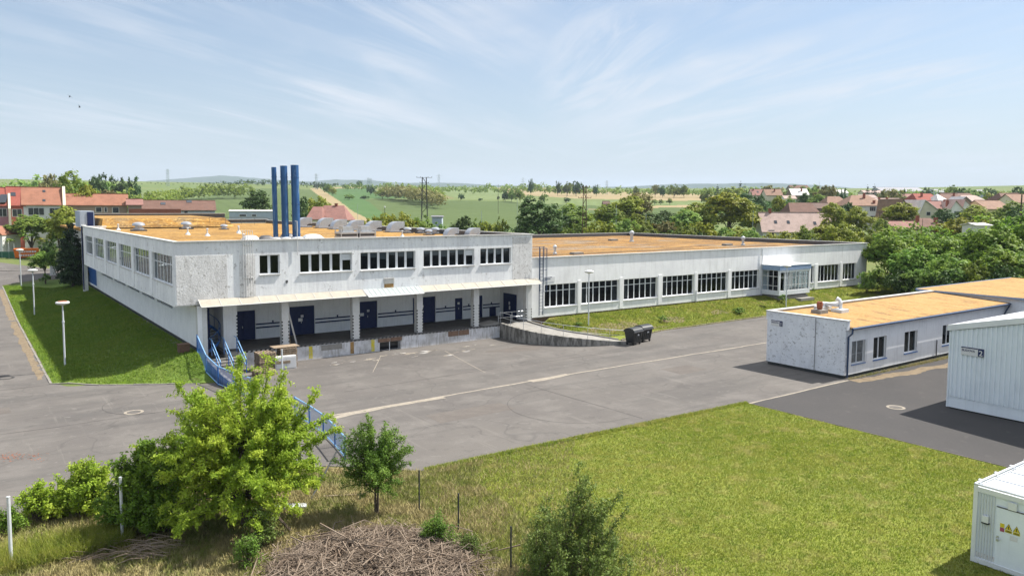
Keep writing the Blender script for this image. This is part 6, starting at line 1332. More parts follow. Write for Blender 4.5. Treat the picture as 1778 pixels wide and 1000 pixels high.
# willow shrub at lower right, leaning stems
rg = np.random.default_rng(61); b = gp(995, 1020); mpx = float(np.dot(b-np.array([0, 0, H]), CF))/FPX
tips = []
for k in range(130):
    x = rg.uniform(908, 1095); q = (x-1000)/95; top = 880+55*abs(q)**1.6-rg.uniform(0, 20); y = rg.uniform(top, 1045); dp = rg.normal()*1.1
    tips.append((b+RH*(q*1.1+rg.normal()*.25)+FH*dp*.6, b+RH*(x-995)*mpx+FH*dp+np.array([0, 0, (1020-min(y, 1012))*mpx])))
for (x, y) in ((1003, 805), (1012, 815), (1020, 822), (1080, 850), (1066, 865), (985, 850), (1030, 840), (962, 885), (940, 895), (1050, 860), (1000, 835), (1085, 880), (1020, 860), (975, 870), (1010, 845), (1040, 870)): tips.append((b+RH*rg.normal()*.5+np.array([0, 0, .5]), b+RH*(x-995)*mpx+FH*rg.normal()*.4+np.array([0, 0, (1020-y)*mpx])))
near_tree('willow_shrub', 'ragged dark willow shrub with bare twigs at the bottom of the lawn', b, [[b-np.array([0, 0, .2]), b+RH*.2+np.array([0, 0, 1.6]), b+RH*.5+np.array([0, 0, 2.7])], [b-np.array([0, 0, .2]), b-RH*.35+np.array([0, 0, 1.5])]], tips, .05, 150, .10, MT['leaf_willow'], rg, .36, .19, .22, .4, .08, 'shrub')

# grass blades
def blades(name, label, poly, n, h, m, seed, w=.022, excl=None, dens=None, off=0.0):
    rg = np.random.default_rng(seed); P = np.array(poly, float); lo, hi = P.min(0), P.max(0); S = np.zeros((0, 2))
    while len(S) < n:
        q = rg.uniform(lo, hi, (n, 2)); q = q[inpoly(q, poly)]
        # patchy growth
        v = np.sin(q[:, 0]*1.7+np.sin(q[:, 1]*1.1)*2)+np.sin(q[:, 1]*2.3+q[:, 0]*.6); w_ = np.sin(q[:, 0]*.43+1.3*np.sin(q[:, 1]*.31)+.7*np.sin(q[:, 0]*.17+q[:, 1]*.23)); q = q[rg.uniform(size=len(q)) < .72+.06*v+.10*w_]; S = np.vstack([S, q])
    S = S[:n]; z = Zt(S[:, 0], S[:, 1])+off; a = rg.uniform(0, 6.283, n); hh = h*rg.uniform(.35, 1.3, n)
    lean = rg.normal(size=(n, 2))*.45*hh[:, None]; ww = w*rg.uniform(.6, 1.4, n)
    B = np.column_stack([S, z]); d = np.column_stack([np.cos(a)*ww, np.sin(a)*ww, np.zeros(n)]); T = B+np.column_stack([lean, hh])
    V = np.stack([B-d, B+d, T], 1).reshape(-1, 3)
    return tag(link(name, np_mesh(name, V, np.arange(3*n).reshape(-1, 3), m)), label, 'grass', kind='stuff')
blades('grass', 'short patchy grass of the sunny lawn at lower right', [(16.5, 29.3), (38.25, 28.8), (38.3, 15), (38.2, 3), (14.6, 3), (14.5, 27)], 420000, .10, MT['blade'], 1, .019)
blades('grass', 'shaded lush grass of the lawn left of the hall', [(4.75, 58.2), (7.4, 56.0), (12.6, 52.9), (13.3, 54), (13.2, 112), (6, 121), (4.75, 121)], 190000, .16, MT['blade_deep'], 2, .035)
blades('grass', 'sunny grass on the bank before the long wing', [(44.8, 50.8), (54, 51.2), (82, 51.7), (84, 36), (104, 36), (104, 56.8), (44, 56.7)], 170000, .15, MT['blade'], 3, .04)
blades('dry_grass', 'dry yellow grass and litter on the waste ground in the foreground', [(-3, 33.6), (1.6, 34.0), (8, 33.7), (13.0, 32.3), (16.3, 29.6), (14.6, 27), (14.6, 15), (-3, 15)], 150000, .20, MT['blade_dry'], 4, .022)
blades('dry_grass', 'rough dry weeds where the lawn fades into the waste ground', [(14.2, 27.4), (16.2, 29.4), (19.5, 29.2), (17.6, 27.2), (17.2, 24), (16.6, 20), (16.4, 15), (14.2, 15)], 11000, .26, MT['blade_dry'], 16, .018)
blades('dry_grass', 'thin scatter of dry stalks in the left part of the sunny lawn', [(15, 27.5), (17, 29.3), (25, 29.1), (22, 26), (19.5, 21), (18.5, 13), (14.5, 13)], 9000, .2, MT['blade_dry'], 18, .018)
blades('grass', 'ragged grass fringe hanging over the yard edge of the sunny lawn', [(16.5, 29.35), (38.3, 28.7), (38.4, 29.0), (30, 29.35), (22, 29.62), (16.6, 29.75)], 16000, .13, MT['blade'], 17, .02)
blades('tall_grass', 'tall feathery grass along the left part of the foreground', [(-3, 30.5), (2.5, 30.3), (4.8, 30.5), (4.4, 28.6), (-1, 28.6)], 16000, .6, MT['blade'], 6, .012)
blades('grass', 'fringe of weeds along the foot of the workshop wall', [(49.4, 28.98), (74, 28.98), (74, 28.2), (60, 28.5), (49.4, 28.75)], 9000, .14, MT['blade_dry'], 7, .02)
blades('grass', 'weeds along the kerb of the grass bank', [(47.5, 49.3), (54, 51.0), (82, 51.6), (82, 51.2), (54, 50.6), (47.5, 48.95)], 9000, .12, MT['blade_dry'], 8, .025)

# brush pile of dead branches
rg = np.random.default_rng(71); c = gp(648, 985)
mb = MB(); n = 22; v = []; hx, hy = 3.5, 2.9
def mound(x, y): 
    q = (x/hx)**2+(y/hy)**2; return max(0, .46*max(0, 1-q)**.8*(1+.35*math.sin(x*2.1+1)*math.cos(y*1.9))+.05*math.sin(x*5)*math.cos(y*6)*(q < .9))
for i in range(n+1):
    for j in range(n+1):
        a, e = -1+2*i/n, -1+2*j/n; p = c+RH*a*hx+FH*e*hy; v.append((p[0], p[1], zt(p[0], p[1])+mound(a*hx, e*hy)*.8-.02+rg.normal()*.02))
mb.add(v, [(i*(n+1)+j, (i+1)*(n+1)+j, (i+1)*(n+1)+j+1, i*(n+1)+j+1) for i in range(n) for j in range(n)]); o = mb.build('debris_mound', MT['soil'], None); tag(o, kind='structure')
if o.data.polygons[0].normal.z < 0: o.data.flip_normals()
mb = MB()
for k in range(7500):
    r = math.sqrt(rg.uniform())*rg.uniform(.75, 1.22); a = rg.uniform(0, 6.283); x, y = r*math.cos(a)*hx*1.0, r*math.sin(a)*hy; z = mound(x, y)
    p = c+RH*x+FH*y; big = rg.uniform() < .035; L = (rg.gamma(3, .14)+.25) if big else rg.gamma(1.6, .10)+.05; az = rg.normal()*.9+.3 if rg.uniform() < .6 else rg.uniform(0, 3.14); s = rg.normal()*.20
    d = np.array([math.cos(az), math.sin(az), s])*L; pz = zt(p[0], p[1])+z*.85+rg.uniform(-.02, .16); k1 = rg.normal(size=3)*L*.22
    A = np.array([p[0], p[1], pz]); mb.tube([Vector(A-d), Vector(A+k1), Vector(A+d)], [.026*rg.uniform(.7, 1.3), .02, .009] if big else [.013*rg.uniform(.3, 1.6), .011, .004], 4, cap=False)
tag(mb.build('brush_pile', MT['stick']), 'heap of dead grey brown branches at the bottom centre', 'brushwood', kind='stuff')
mb = MB(); c2 = gp(230, 962)
for k in range(60):
    x = rg.uniform(-2.6, 1.2); p = c2+RH*x+FH*rg.normal()*.5+np.array([0, 0, rg.uniform(.03, .22)]); L = rg.uniform(.5, 1.8); d = (RH*1.0+FH*.25*rg.normal()+np.array([0, 0, rg.uniform(.0, .25)]))*L/2
    mb.tube([Vector(p-d), Vector(p+np.array([0, 0, .10*L])), Vector(p+d)], [.02, .018, .006], 4, cap=False)
tag(mb.build('branch_pile', MT['stick']), 'pile of long curved reddish branches at the lower left', 'brushwood', kind='stuff')
p = gp(502, 884); o = MB().box(-.65, .65, -.12, .12, .05, .14).box(-.6, .62, .14, .34, .03, .11).build('concrete_slab', MT['galv_paint'], None, rel=True); o.location = tuple(p); o.rotation_euler = (0, 0, YAW-math.pi/2+.1); tag(o, 'pale broken concrete slabs lying under the right side of the big tree', 'slab')
p = gp(600, 862); o = MB().box(-.9, .9, -.05, .05, .05, .09).build('plank', MT['stick'], None, rel=True); o.location = tuple(p); o.rotation_euler = (0, 0, YAW-math.pi/2+.15); tag(o, 'pale plank in the dry grass left of the small tree', 'plank')
a, e = gp(540, 868), gp(585, 822); mb = MB(); mb.tube([(a[0], a[1], a[2]+.05), (e[0], e[1], e[2]+1.0)], .035, 6); o = mb.build('leaning_bar', MT['plinth'], None, loc=tuple(a)); tag(o, 'dark steel bar leaning against the end of the lower blue fence', 'bar')
mb = MB(); A = gp(405, 905)
for q in range(2):
    a, e = gp(452+28*q, 905), gp(478+28*q, 925); mb.tube([(a[0], a[1], .25), (e[0], e[1], .06)], .05, 5)
o = mb.build('charred_beam', MT['bark'], None, loc=tuple(gp(465, 915))); tag(o, 'two dark old beams lying under the big tree', 'beams')
# scattered dead leaves on the left asphalt
rgl = np.random.default_rng(8); n = 260; p = gp(4, 795); x = rgl.normal(size=n)*.9; y = rgl.normal(size=n)*.35; P = np.column_stack([p[0]+RH[0]*x+FH[0]*y, p[1]+RH[1]*x+FH[1]*y, np.full(n, .045)])
V, F_ = leaf_quads(P, unit(np.array([0, 0, 1])+rgl.normal(size=(n, 3))*.25), .07, .7, rgl); tag(link('dead_leaves', np_mesh('dead_leaves', V, F_, MT['terra'])), 'drift of reddish dead leaves on the left asphalt', 'leaves', kind='stuff')
# rubble along the left wall
mb = MB(); rg = np.random.default_rng(81)
for k in range(90):
    y = rg.uniform(58, 92); x = 12.95+rg.normal()*.22; s = rg.uniform(.08, .3); z = zt(x, y); a = rg.uniform(0, 3.14); ca, sa = math.cos(a)*s, math.sin(a)*s
    mb.hexa([(x+ca, y+sa, z-.05), (x-sa, y+ca, z-.05), (x-ca, y-sa, z-.05), (x+sa, y-ca, z-.05), (x+ca*.8, y+sa*.9, z+s*.3), (x-sa*.9, y+ca*.8, z+s*.25), (x-ca*.8, y-sa, z+s*.2), (x+sa, y-ca*.8, z+s*.3)])
drape('dirt_strip', [(12.3, 57.2), (13.42, 57.2), (13.42, 104), (13.0, 104), (12.8, 90), (12.2, 75), (12.4, 66)], .03, MT['soil'], .5, jit=.12)
tag(mb.build('rubble', MT['concrete']), 'broken concrete paving and rubble along the foot of the shaded wall', 'rubble', kind='stuff')
mb = MB(); x, y, z = 12.6, 56.6, zt(12.2, 57); mb.box(x-.35, x+.35, y, y+.6, z-.2, z+.65); mb.box(x-.4, x+.4, y-.05, y+.65, z+.651, z+.70); o = mb.build('dark_crate', MT['rust'], None, loc=(x, y, z)); tag(o, 'small dark brown crate at the corner below the overhang', 'crate')

# ---------------------------------------------------------------- houses
def house(name, label, px0, px1, D, ye, yr, dep, wall, roof, yaw=0.0, hip=0.0, gable_front=False, wins=(), chim=(), sky=(), over=.35, zb=None, cat='house', asym=0.0):
    """px0..px1 front width in the photo at depth D; ye/yr rows of eave and ridge; the front faces the works"""
    pm, m = at((px0+px1)/2, D); w = (px1-px0)*m; g = pm[2]
    hE = zy((px0+px1)/2, ye, D)-g; hR = zy((px0+px1)/2, yr, D+dep*.5)-g
    if gable_front: hR = zy((px0+px1)/2, yr, D)-g
    if px0 < 400: az = math.atan((CX-(px0+px1)/2)/FPX); yaw += az; w *= math.cos(az)*(1.0 if px1 > 112 else 1.03)
    t = thing(name, label, cat, tuple(pm), YAW-math.pi/2+yaw)     # local x to the right, y away
    h2 = w/2
    mb = MB(); mb.box(-h2, h2, 0, dep, -2.5, hE-.02); ty = MB()
    if not gable_front:
        if hip <= 0:
            for sx in (-h2, h2): 
                a, b = (sx, sx+.02) if sx < 0 else (sx-.02, sx)
                mb.add([(a, 0, hE-.02), (a, dep, hE-.02), (a, dep/2, hR-.12), (b, 0, hE-.02), (b, dep, hE-.02), (b, dep/2, hR-.12)], [(0, 2, 1), (3, 4, 5), (0, 1, 4, 3), (1, 2, 5, 4), (2, 0, 3, 5)])
        r = MB(); o = over; k = (hR-hE)/(dep/2); hx = h2*hip
        for s in (0, 1):
            y0, y1 = (-o, dep/2) if s == 0 else (dep+o, dep/2); z0 = hE-o*k
            p = [(-h2-o, y0, z0), (h2+o, y0, z0), (h2+o-(hx+o if hip else 0), y1, hR), (-h2-o+(hx+o if hip else 0), y1, hR)]
            q = [(a, b, c+.14) for a, b, c in p]; 
            if s: p.reverse(); q.reverse()
            r.hexa(p+q)
        if hip:
            for s in (-1, 1):
                p = [(s*(h2+o), -o, hE-o*k), (s*(h2+o), dep+o, hE-o*k), (s*(h2-hx), dep/2, hR)]; r.add(p+[(a, b, c+.14) for a, b, c in p], [(0, 1, 2), (3, 5, 4), (0, 3, 4, 1), (1, 4, 5, 2), (2, 5, 3, 0)])
        else: r.box(-h2-o, h2+o, dep/2-.12, dep/2+.12, hR+.08, hR+.24)
    else:
        for y0, y1 in ((0, .02), (dep-.02, dep)):
            mb.add([(-h2, y0, hE-.02), (h2, y0, hE-.02), (asym*h2, y0, hR-.12), (-h2, y1, hE-.02), (h2, y1, hE-.02), (asym*h2, y1, hR-.12)], [(0, 1, 2), (3, 5, 4), (0, 3, 4, 1), (1, 4, 5, 2), (2, 5, 3, 0)])
        r = MB(); o = over; xr = asym*h2
        for s in (-1, 1):
            k = (hR-hE)/abs(s*h2-xr); p = [(s*(h2+o), -o, hE-o*k), (s*(h2+o), dep+o, hE-o*k), (xr, dep+o, hR), (xr, -o, hR)]; q = [(a, b, c+.16) for a, b, c in p]
            if s < 0: p.reverse(); q.reverse()
            r.hexa(p+q)
    mb.build('wall', MT[wall], t, rel=True); ro = r.build('roof', MT[roof], t, rel=True)
    for (a, f, hh) in chim:      # position along the width -1..1, depth fraction, height above ridge
        c = MB(); x, y = a*h2, f*dep; c.box(x-.3, x+.3, y-.3, y+.3, hE, hR+hh); c.box(x-.36, x+.36, y-.36, y+.36, hR+hh, hR+hh+.1); c.build('chimney', MT['p_brick'], ro, rel=True)
    for (a, f, s) in sky:        # roof windows on the front slope
        x, y = a*h2, f*dep/2; z = hE+(hR-hE)*f+.16; k = (hR-hE)/(dep/2); c = MB()
        c.hexa([(x-s*.4, y-s*.45, z-s*.45*k), (x+s*.4, y-s*.45, z-s*.45*k), (x+s*.4, y+s*.45, z+s*.45*k), (x-s*.4, y+s*.45, z+s*.45*k), (x-s*.4, y-s*.45, z-s*.45*k+.07), (x+s*.4, y-s*.45, z-s*.45*k+.07), (x+s*.4, y+s*.45, z+s*.45*k+.07), (x-s*.4, y+s*.45, z+s*.45*k+.07)]); c.build('roof_window', MT['dark_glass'], ro, rel=True)
    for wn_ in wins:     # (centre -1..1, height row 0..1 of wall, width, height[, panes])
        a, f, ww_, hh = wn_[:4]; pn = wn_[4] if len(wn_) > 4 else 2; x = a*h2; z = f*hE
        c = MB(); c.box(x-ww_/2-.08, x+ww_/2+.08, -.05, -.002, z-hh/2-.08, z+hh/2+.08); fr = c.build('window', MT['white'], t, rel=True)
        c = MB()
        for q in range(pn): u0 = x-ww_/2+ww_*q/pn+.04; c.box(u0, u0+ww_/pn-.08, -.07, -.052, z-hh/2, z+hh/2)
        c.build('pane', MT['dark_glass'], fr, rel=True)
    return t
# left: row houses and farm roofs
house('row_house', 'pink row house with bright red roof and solar panel at the left edge', -30, 15, 144.5, 356, 327, 9, 'p_pink', 't_red', wins=[(.5, .83, 1.3, 1.4), (.3, .45, 1.4, 1.3)], sky=[])
house('row_house', 'salmon red row house with red roof between pink and white houses', 15, 41, 146.2, 356, 326, 9, 'p_salmon', 't_red', wins=[(.1, .82, 1.5, 1.3), (.1, .42, 1.6, 1.2)], sky=[(-.3, .55, 1.0)])
t = house('row_house', 'white row house with orange brown tiled roof and tall firewall', 42, 110, 148.5, 355, 327, 9, 'p_white', 't_orange', wins=[(-.38, .84, 2.6, 1.3, 3), (.55, .84, 1.8, 1.2), (-.4, .5, 2.0, 1.1)], sky=[(.05, .75, .6), (.03, .18, .6)])
p, m = at(112, 150); q = thing('firewall', 'pale sloping firewall between white row house and low brown house', 'wall', (p[0], p[1], p[2]), YAW-math.pi/2+.53); z = zy(112, 323, 150)-p[2]; z2 = zy(112, 356, 150)-p[2]
mb = MB(); mb.prism([(-.25, -.4), (.25, -.4), (.25, 9), (-.25, 9)], -1, z2); mb.hexa([(-.25, -.4, z2), (.25, -.4, z2), (.25, 9, z2), (-.25, 9, z2), (-.25, 4.0, z), (.25, 4.0, z), (.25, 5, z), (-.25, 5, z)]); mb.build('masonry', MT['p_cream'], q, rel=True)
p, m = at(16.5, 144.9); q = thing('firewall', 'cream firewall rising between the pink and the salmon row house', 'wall', (p[0], p[1], p[2]), YAW-math.pi/2+.57); z = zy(17, 336, 149)-p[2]; z2 = zy(17, 362, 149)-p[2]
mb = MB(); mb.prism([(-.2, -.6), (.2, -.6), (.2, 8), (-.2, 8)], -1, z2); mb.hexa([(-.2, -.6, z2), (.2, -.6, z2), (.2, 8, z2), (-.2, 8, z2), (-.2, 3.0, z), (.2, 3.0, z), (.2, 5, z), (-.2, 5, z)]); mb.build('masonry', MT['p_cream'], q, rel=True)
p, m = at(5, 144.8); q = thing('solar_panel', 'dark solar collector on the red roof of the pink house', 'solar panel', (p[0], p[1], p[2]), YAW-math.pi/2+.58)
z0, z1 = zy(5, 353, 145)-p[2], zy(5, 339, 146.5)-p[2]; mb = MB(); mb.hexa([(-.7, .3, z0), (.5, .3, z0), (.9, 2.4, z1), (-.3, 2.4, z1), (-.7, .2, z0+.15), (.5, .2, z0+.15), (.9, 2.3, z1+.15), (-.3, 2.3, z1+.15)]); mb.build('collector', MT['dark_glass'], q, rel=True)
house('farm_building', 'long low taupe house with orange red roof right of the row houses', 112, 222, 165, 356, 338, 8, 'p_taupe', 't_orange', wins=[(.08, .87, 1.1, .95, 1), (.3, .87, .5, .95, 1), (.62, .86, 1.2, 1.1, 1)], chim=[(.38, .35, -.9), (-.92, .4, -.5)])
house('farm_building', 'short lean-to with faded pink roof at the end of the low taupe house', 222, 246, 166, 356, 347, 6, 'p_taupe', 't_pink')
house('barn', 'brown roofed old barn with two dark roof hatches left of the flues', 246, 374, 178, 365, 349, 10, 'p_grey', 't_brown', wins=[(.2, .93, .8, .5, 1)], sky=[(-.42, .6, 1.3), (.3, .85, 1.4)])
p, m = at(264, 160); t = thing('brick_wall', 'rust brown brick yard wall behind the back of the hall roof', 'wall', tuple(p), YAW-math.pi/2+.43); z = zy(264, 363, 160)-p[2]; mb = MB(); mb.box(-36*m, 46*m, 0, .35, -1, z); mb.build('masonry', MT['p_brick'], t, rel=True)
t = house('shed', 'pale blue grey flat shed with two dark slots behind the hall left of the flues', 398, 476, 168, 367.5, 366, 12, 'p_bluegrey', 't_whiteish', wins=[(-.4, .88, 1.4, .35, 1), (.1, .88, .9, .35, 1)], over=.15, cat='shed')
mb = MB(); 
house('cottage', 'red tiled cottage with half hipped roof right of the blue flues', 545, 600, 165, 381, 358, 8, 'p_cream', 't_pink', hip=.35, wins=[(.75, .85, .9, 1.1, 2)], chim=[(.15, .5, .5)])
house('cottage', 'small wing of the red tiled cottage by the dark tree', 533, 556, 163, 380, 360, 7, 'p_cream', 't_pink', hip=.3)
house('transformer_hut', 'small grey transformer hut with flat dark roof behind the hall', 750, 767, 168, 377, 376, 3, 'p_bluegrey', 't_grey', over=.25, cat='hut')
# right: pink roofed house and the town
house('house', 'white house with long pale pink roof and three roof windows behind the wing', 1328, 1456, 178, 402, 370, 9, 'p_white', 't_pale', yaw=-.10, wins=[(-.78, .8, 1.3, 1.4, 1)], sky=[(-.62, .45, .8), (-.28, .45, .8), (.42, .4, .8)], chim=[(-.72, .5, .9)])
house('house', 'dark brown roofed house behind the pink roofed one', 1374, 1424, 230, 371, 353, 10, 'p_brown', 't_brown', hip=.2, wins=[])
house('shed', 'low dark roofed barn right of the brown roofed house', 1415, 1444, 245, 362, 353, 8, 'p_brown', 't_dkbrown')
house('house', 'house with tan hipped roof behind the yellow trees', 1436, 1478, 260, 357, 342, 10, 'p_cream', 't_tan', hip=.5, chim=[(-.5, .5, -.2)])
house('house', 'large white two storey house with broad tan hipped roof', 1474, 1540, 235, 357, 340, 12, 'p_white', 't_tan', hip=.55, wins=[(.25, .86, 1.8, 1.2, 3), (.72, .87, .9, 1.2, 1), (.3, .5, 1.8, 1.2, 2)], chim=[(.1, .35, .7), (.4, .1, -1.6)])
house('house', 'pale roofed house peeping over the broad tan hipped roof', 1492, 1532, 290, 350, 339, 9, 'p_white', 't_pale', hip=.3)
house('house', 'house with long pale tan roof behind the broad yellow green tree', 1527, 1572, 275, 352, 345, 11, 'p_cream', 't_pale', chim=[(-.6, .4, .3), (-.1, .3, .3)])
house('house', 'steep tan roofed house sloping down to the right of the yellow tree', 1562, 1592, 215, 380, 346, 14, 'p_cream', 't_tan', gable_front=True, asym=-.7)
house('house', 'steep white roofed house beside the cream dormer house', 1578, 1600, 222, 371, 348, 12, 'p_cream', 't_whiteish', gable_front=True, asym=-.5)
house('house', 'cream three storey gabled house with two windows in line', 1598, 1630, 212, 366, 348, 9, 'p_cream', 't_whiteish', gable_front=True, asym=-.55, wins=[(-.1, .87, 1.1, .9, 1), (-.1, .58, 1.0, .9, 1)])
house('house', 'yellowish gabled house with red brown roof right of the cream one', 1626, 1650, 225, 366, 350, 9, 'p_cream', 't_pink', wins=[(-.2, .88, 1.6, .9, 3)], chim=[(.9, .3, .5)])
house('house', 'house with white front dormer and double window in the town row', 1648, 1675, 222, 366, 349, 9, 'p_white', 't_pale', gable_front=True, asym=-.2, wins=[(0, .90, 1.5, .9, 3)], chim=[(-.6, .3, .2)])
house('house', 'pale roofed house at the right end of the white dormer row', 1670, 1692, 225, 363, 347, 9, 'p_white', 't_pale', gable_front=True, asym=-.6)
house('house', 'house with large dark red roof behind the dormer row', 1594, 1634, 290, 350, 337, 12, 'p_cream', 't_red', hip=.2, chim=[(-.3, .3, .4)])
house('house', 'house with white hipped roof next to the large dark red roof', 1630, 1650, 285, 351, 338, 11, 'p_cream', 't_whiteish', hip=.9)
house('house', 'low red brown roof behind the white hipped roof', 1640, 1672, 310, 346, 338, 10, 'p_cream', 't_brown', chim=[(.4, .3, .4)])
house('house', 'house with broad pale pink roof in the middle of the right town roofs', 1672, 1716, 300, 351, 340, 11, 'p_white', 't_pale', hip=.4)
house('house', 'house with dark gable beside the broad pale pink roof', 1664, 1688, 285, 352, 342, 9, 'p_brown', 't_grey', gable_front=True)
house('house', 'yellow walled house with sandy pink roof near the right edge', 1712, 1758, 225, 363, 349, 10, 'p_yellow', 't_tan', yaw=.15, wins=[(-.5, .8, .9, .9, 1)])
house('house', 'house with rust brown roof at the right skyline edge', 1742, 1790, 310, 348, 336, 12, 'p_cream', 't_brown', hip=.3)
house('house', 'brown roofed house cut off by the right picture edge', 1765, 1820, 260, 352, 338, 12, 'p_cream', 't_tan')
house('house', 'pair-left pink gabled house on the upper right field edge', 1306, 1328, 420, 339, 329, 9, 'p_cream', 't_pink', chim=[(-.6, .4, .3)], sky=[(0, .5, 1.2)])
house('house', 'pink roofed house with chimney right beside its twin on the field edge', 1330, 1358, 410, 339, 329, 9, 'p_cream', 't_tan', chim=[(.2, .3, .4)])
house('house', 'house with bright white roof slope and dark gable on the skyline', 1375, 1404, 400, 339, 328, 9, 'p_brown', 't_whiteish', chim=[(.3, .3, .6)])
house('house', 'flat topped brown building on the town skyline', 1374, 1405, 560, 328, 322.5, 12, 'p_taupe', 't_brown')
house('house', 'pale sheds row below the skyline houses', 1362, 1382, 380, 345, 340, 6, 'p_white', 't_pale')
house('house', 'light house with pale roof left of the tan hipped roof', 1448, 1472, 480, 335, 330, 10, 'p_white', 't_whiteish')
house('house', 'small pale houses strip behind the big hipped roof', 1500, 1532, 520, 335, 331, 10, 'p_cream', 't_pale')
house('factory_shed', 'very long grey green industrial hall on the right skyline', 1532, 1606, 620, 333, 326, 26, 'p_grey', 't_grey', cat='industrial building')
house('factory_shed', 'dark blue flat industrial block on the right skyline', 1626, 1646, 640, 334, 329, 20, 'p_bluegrey', 't_grey', cat='industrial building')
house('apartment_block', 'bluish grey block of flats on the right skyline', 1699, 1724, 600, 334, 330, 16, 'p_grey', 't_grey', cat='apartment building')
house('house', 'low greyish roof in front of the long industrial hall', 1552, 1590, 480, 342, 337, 10, 'p_cream', 't_pink')
house('house', 'dark brown roof left of the pale green town tree', 1640, 1690, 400, 341, 336, 10, 'p_brown', 't_brown')
house('outbuilding', 'low building with faded pink tiled roof behind the dense tree row', 1556, 1600, 165, 398, 385, 7, 'p_cream', 't_pink', cat='outbuilding')
house('outbuilding', 'low building with dark brown hipped roof beside the faded pink one', 1602, 1638, 168, 394, 380, 8, 'p_brown', 't_brown', hip=.3, chim=[(-.9, .3, .6), (.7, .2, .2)], cat='outbuilding')
house('shed', 'small white shed among the trees near the right edge', 1698, 1722, 150, 392, 388.5, 5, 'p_white', 't_whiteish', cat='shed')
house('hut', 'dark wooden hut on the tan field left of the bright yellow tree', 1048, 1058, 330, 354, 350, 4, 'p_brown', 't_dkbrown', cat='hut')

# ---------------------------------------------------------------- poles and pylons
def pole(name, label, px, D, ytop, r=.12, arms=(), m='rust', lattice=False, w=.9, group=None):
    p, mm = at(px, D); h = zy(px, ytop, D)-p[2]; t = thing(name, label, 'pole', tuple(p), YAW-math.pi/2, group); mb = MB()
    if lattice:
        for a, b in ((-1, -1), (1, -1), (-1, 1), (1, 1)): mb.tube([(a*w/2, b*w/2, -.3), (a*w*.28, b*w*.28, h)], r, 4)
        n = int(h/1.3)
        for k in range(n):
            f0, f1 = k/n, (k+1)/n; s0, s1 = w/2*(1-.44*f0), w/2*(1-.44*f1); q = 1 if k % 2 else -1
            for b in (-1, 1): mb.tube([(-q*s0, b*s0, h*f0), (q*s1, b*s1, h*f1)], r*.55, 3); mb.tube([(b*s0, -q*s0, h*f0), (b*s1, q*s1, h*f1)], r*.55, 3)
    else: mb.tube([(0, 0, -.3), (0, 0, h)], [r, r*.7], 8)
    mb.build('mast', MT[m], t, rel=True)
    for (dz, wa) in arms:
        mb = MB(); mb.tube([(-wa/2, 0, h-dz), (wa/2, 0, h-dz)], r*.75, 4)
        for x in (-wa/2, -wa/4, wa/4, wa/2): mb.tube([(x, 0, h-dz), (x, 0, h-dz+.22)], .06, 5)
        mb.build('cross_arm', MT[m], t, rel=True)
    return t
pole('lattice_pole', 'tall rust brown lattice pole with three cross arms behind the wing', 1015, 160, 322, .075, [(.4, 1.8), (1.3, 3.3), (2.6, 2.6)], 'rust', True, .95)
pole('double_pole', 'twin legged lattice power pole behind the hall', 737, 175, 308, .07, [(.1, 3.4), (1.3, 2.0)], 'plinth', True, 1.6)
for px, D, yt, lb in ((293, 900, 294, 'tall thin pylon on the slope before the blue hill'), (550, 950, 302, 'thin pylon on the skyline right of the blue flues'), (640, 900, 309, 'left pylon of the pair above the solitary tree'), (644, 880, 310, 'right pylon of the pair above the solitary tree'), (762, 1000, 303, 'thin pylon on the skyline right of the twin pole'), (908, 1000, 309, 'thin pylon on the skyline above the small copse'), (1053, 1000, 314, 'thin pylon on the skyline above the tan field')):
    pole('pylon', lb, px, D, yt, .13, [(2, 8), (5, 6)], 'pole', True, 2.6)
for px, D, yt, r, lb, m in ((905, 165, 361, .12, 'short dark thick pole on the railway behind the hall', 'plinth'), (898, 170, 345, .05, 'thin tall catenary mast near the dark thick pole', 'pole'), (976, 168, 362, .06, 'pale catenary mast right of the dark tree', 'pole'), (1070, 165, 355, .06, 'pale catenary mast before the bright yellow green tree', 'pole'), (1122, 168, 372, .06, 'short pale mast right of the wing roof vent', 'pole'), (836, 165, 366, .06, 'pale mast right of the twin exhaust cowls', 'pole'),
        (621, 190, 355, .05, 'thin lamp mast right of the red cottage', 'pole'), (668, 165, 359, .07, 'dark lamp mast behind the hall roof fans', 'plinth'), (1528, 170, 366, .10, 'dark wooden pole with short arm among the trees on the right', 'bark'), (1534, 172, 372, .08, 'second wooden pole beside the dark one on the right', 'bark'), (1603, 165, 380, .06, 'pair of dark flue pipes beside the brown outbuilding', 'plinth'), (1239, 300, 345, .12, 'wooden pole with cross arm at the left of the largest yellow tree', 'bark'), (1308, 165, 365, .06, 'slim pole left of the pink roofed house', 'pole'), (865, 420, 320, .10, 'wooden pole in front of the field copse', 'bark'),
        (983, 500, 330, .12, 'wooden pole on the tan field left of the lattice pole', 'bark'), (71, 170, 358, .05, 'slim street mast right of the orange skip', 'pole'), (1773, 118, 338, .14, 'tall dark wooden pole at the right picture edge', 'bark'), (1421, 600, 316, .1, 'thin mast behind the town roofs', 'pole')):
    pole('pole', lb, px, D, yt, r, [(.4, 1.4)] if 'arm' in lb else (), m)
p, m = at(668, 165); h = zy(668, 359, 165); mb = MB(); mb.lathe((0, 0, 0), [(.05, 0), (.16, .1), (.16, .3), (.05, .4)], 10); o = mb.build('lantern', MT['white'], bpy.data.objects[[q.name for q in bpy.data.objects if q.get('label') == 'dark lamp mast behind the hall roof fans'][0]], rel=True); o.location = (0, 0, h-p[2]-.3)

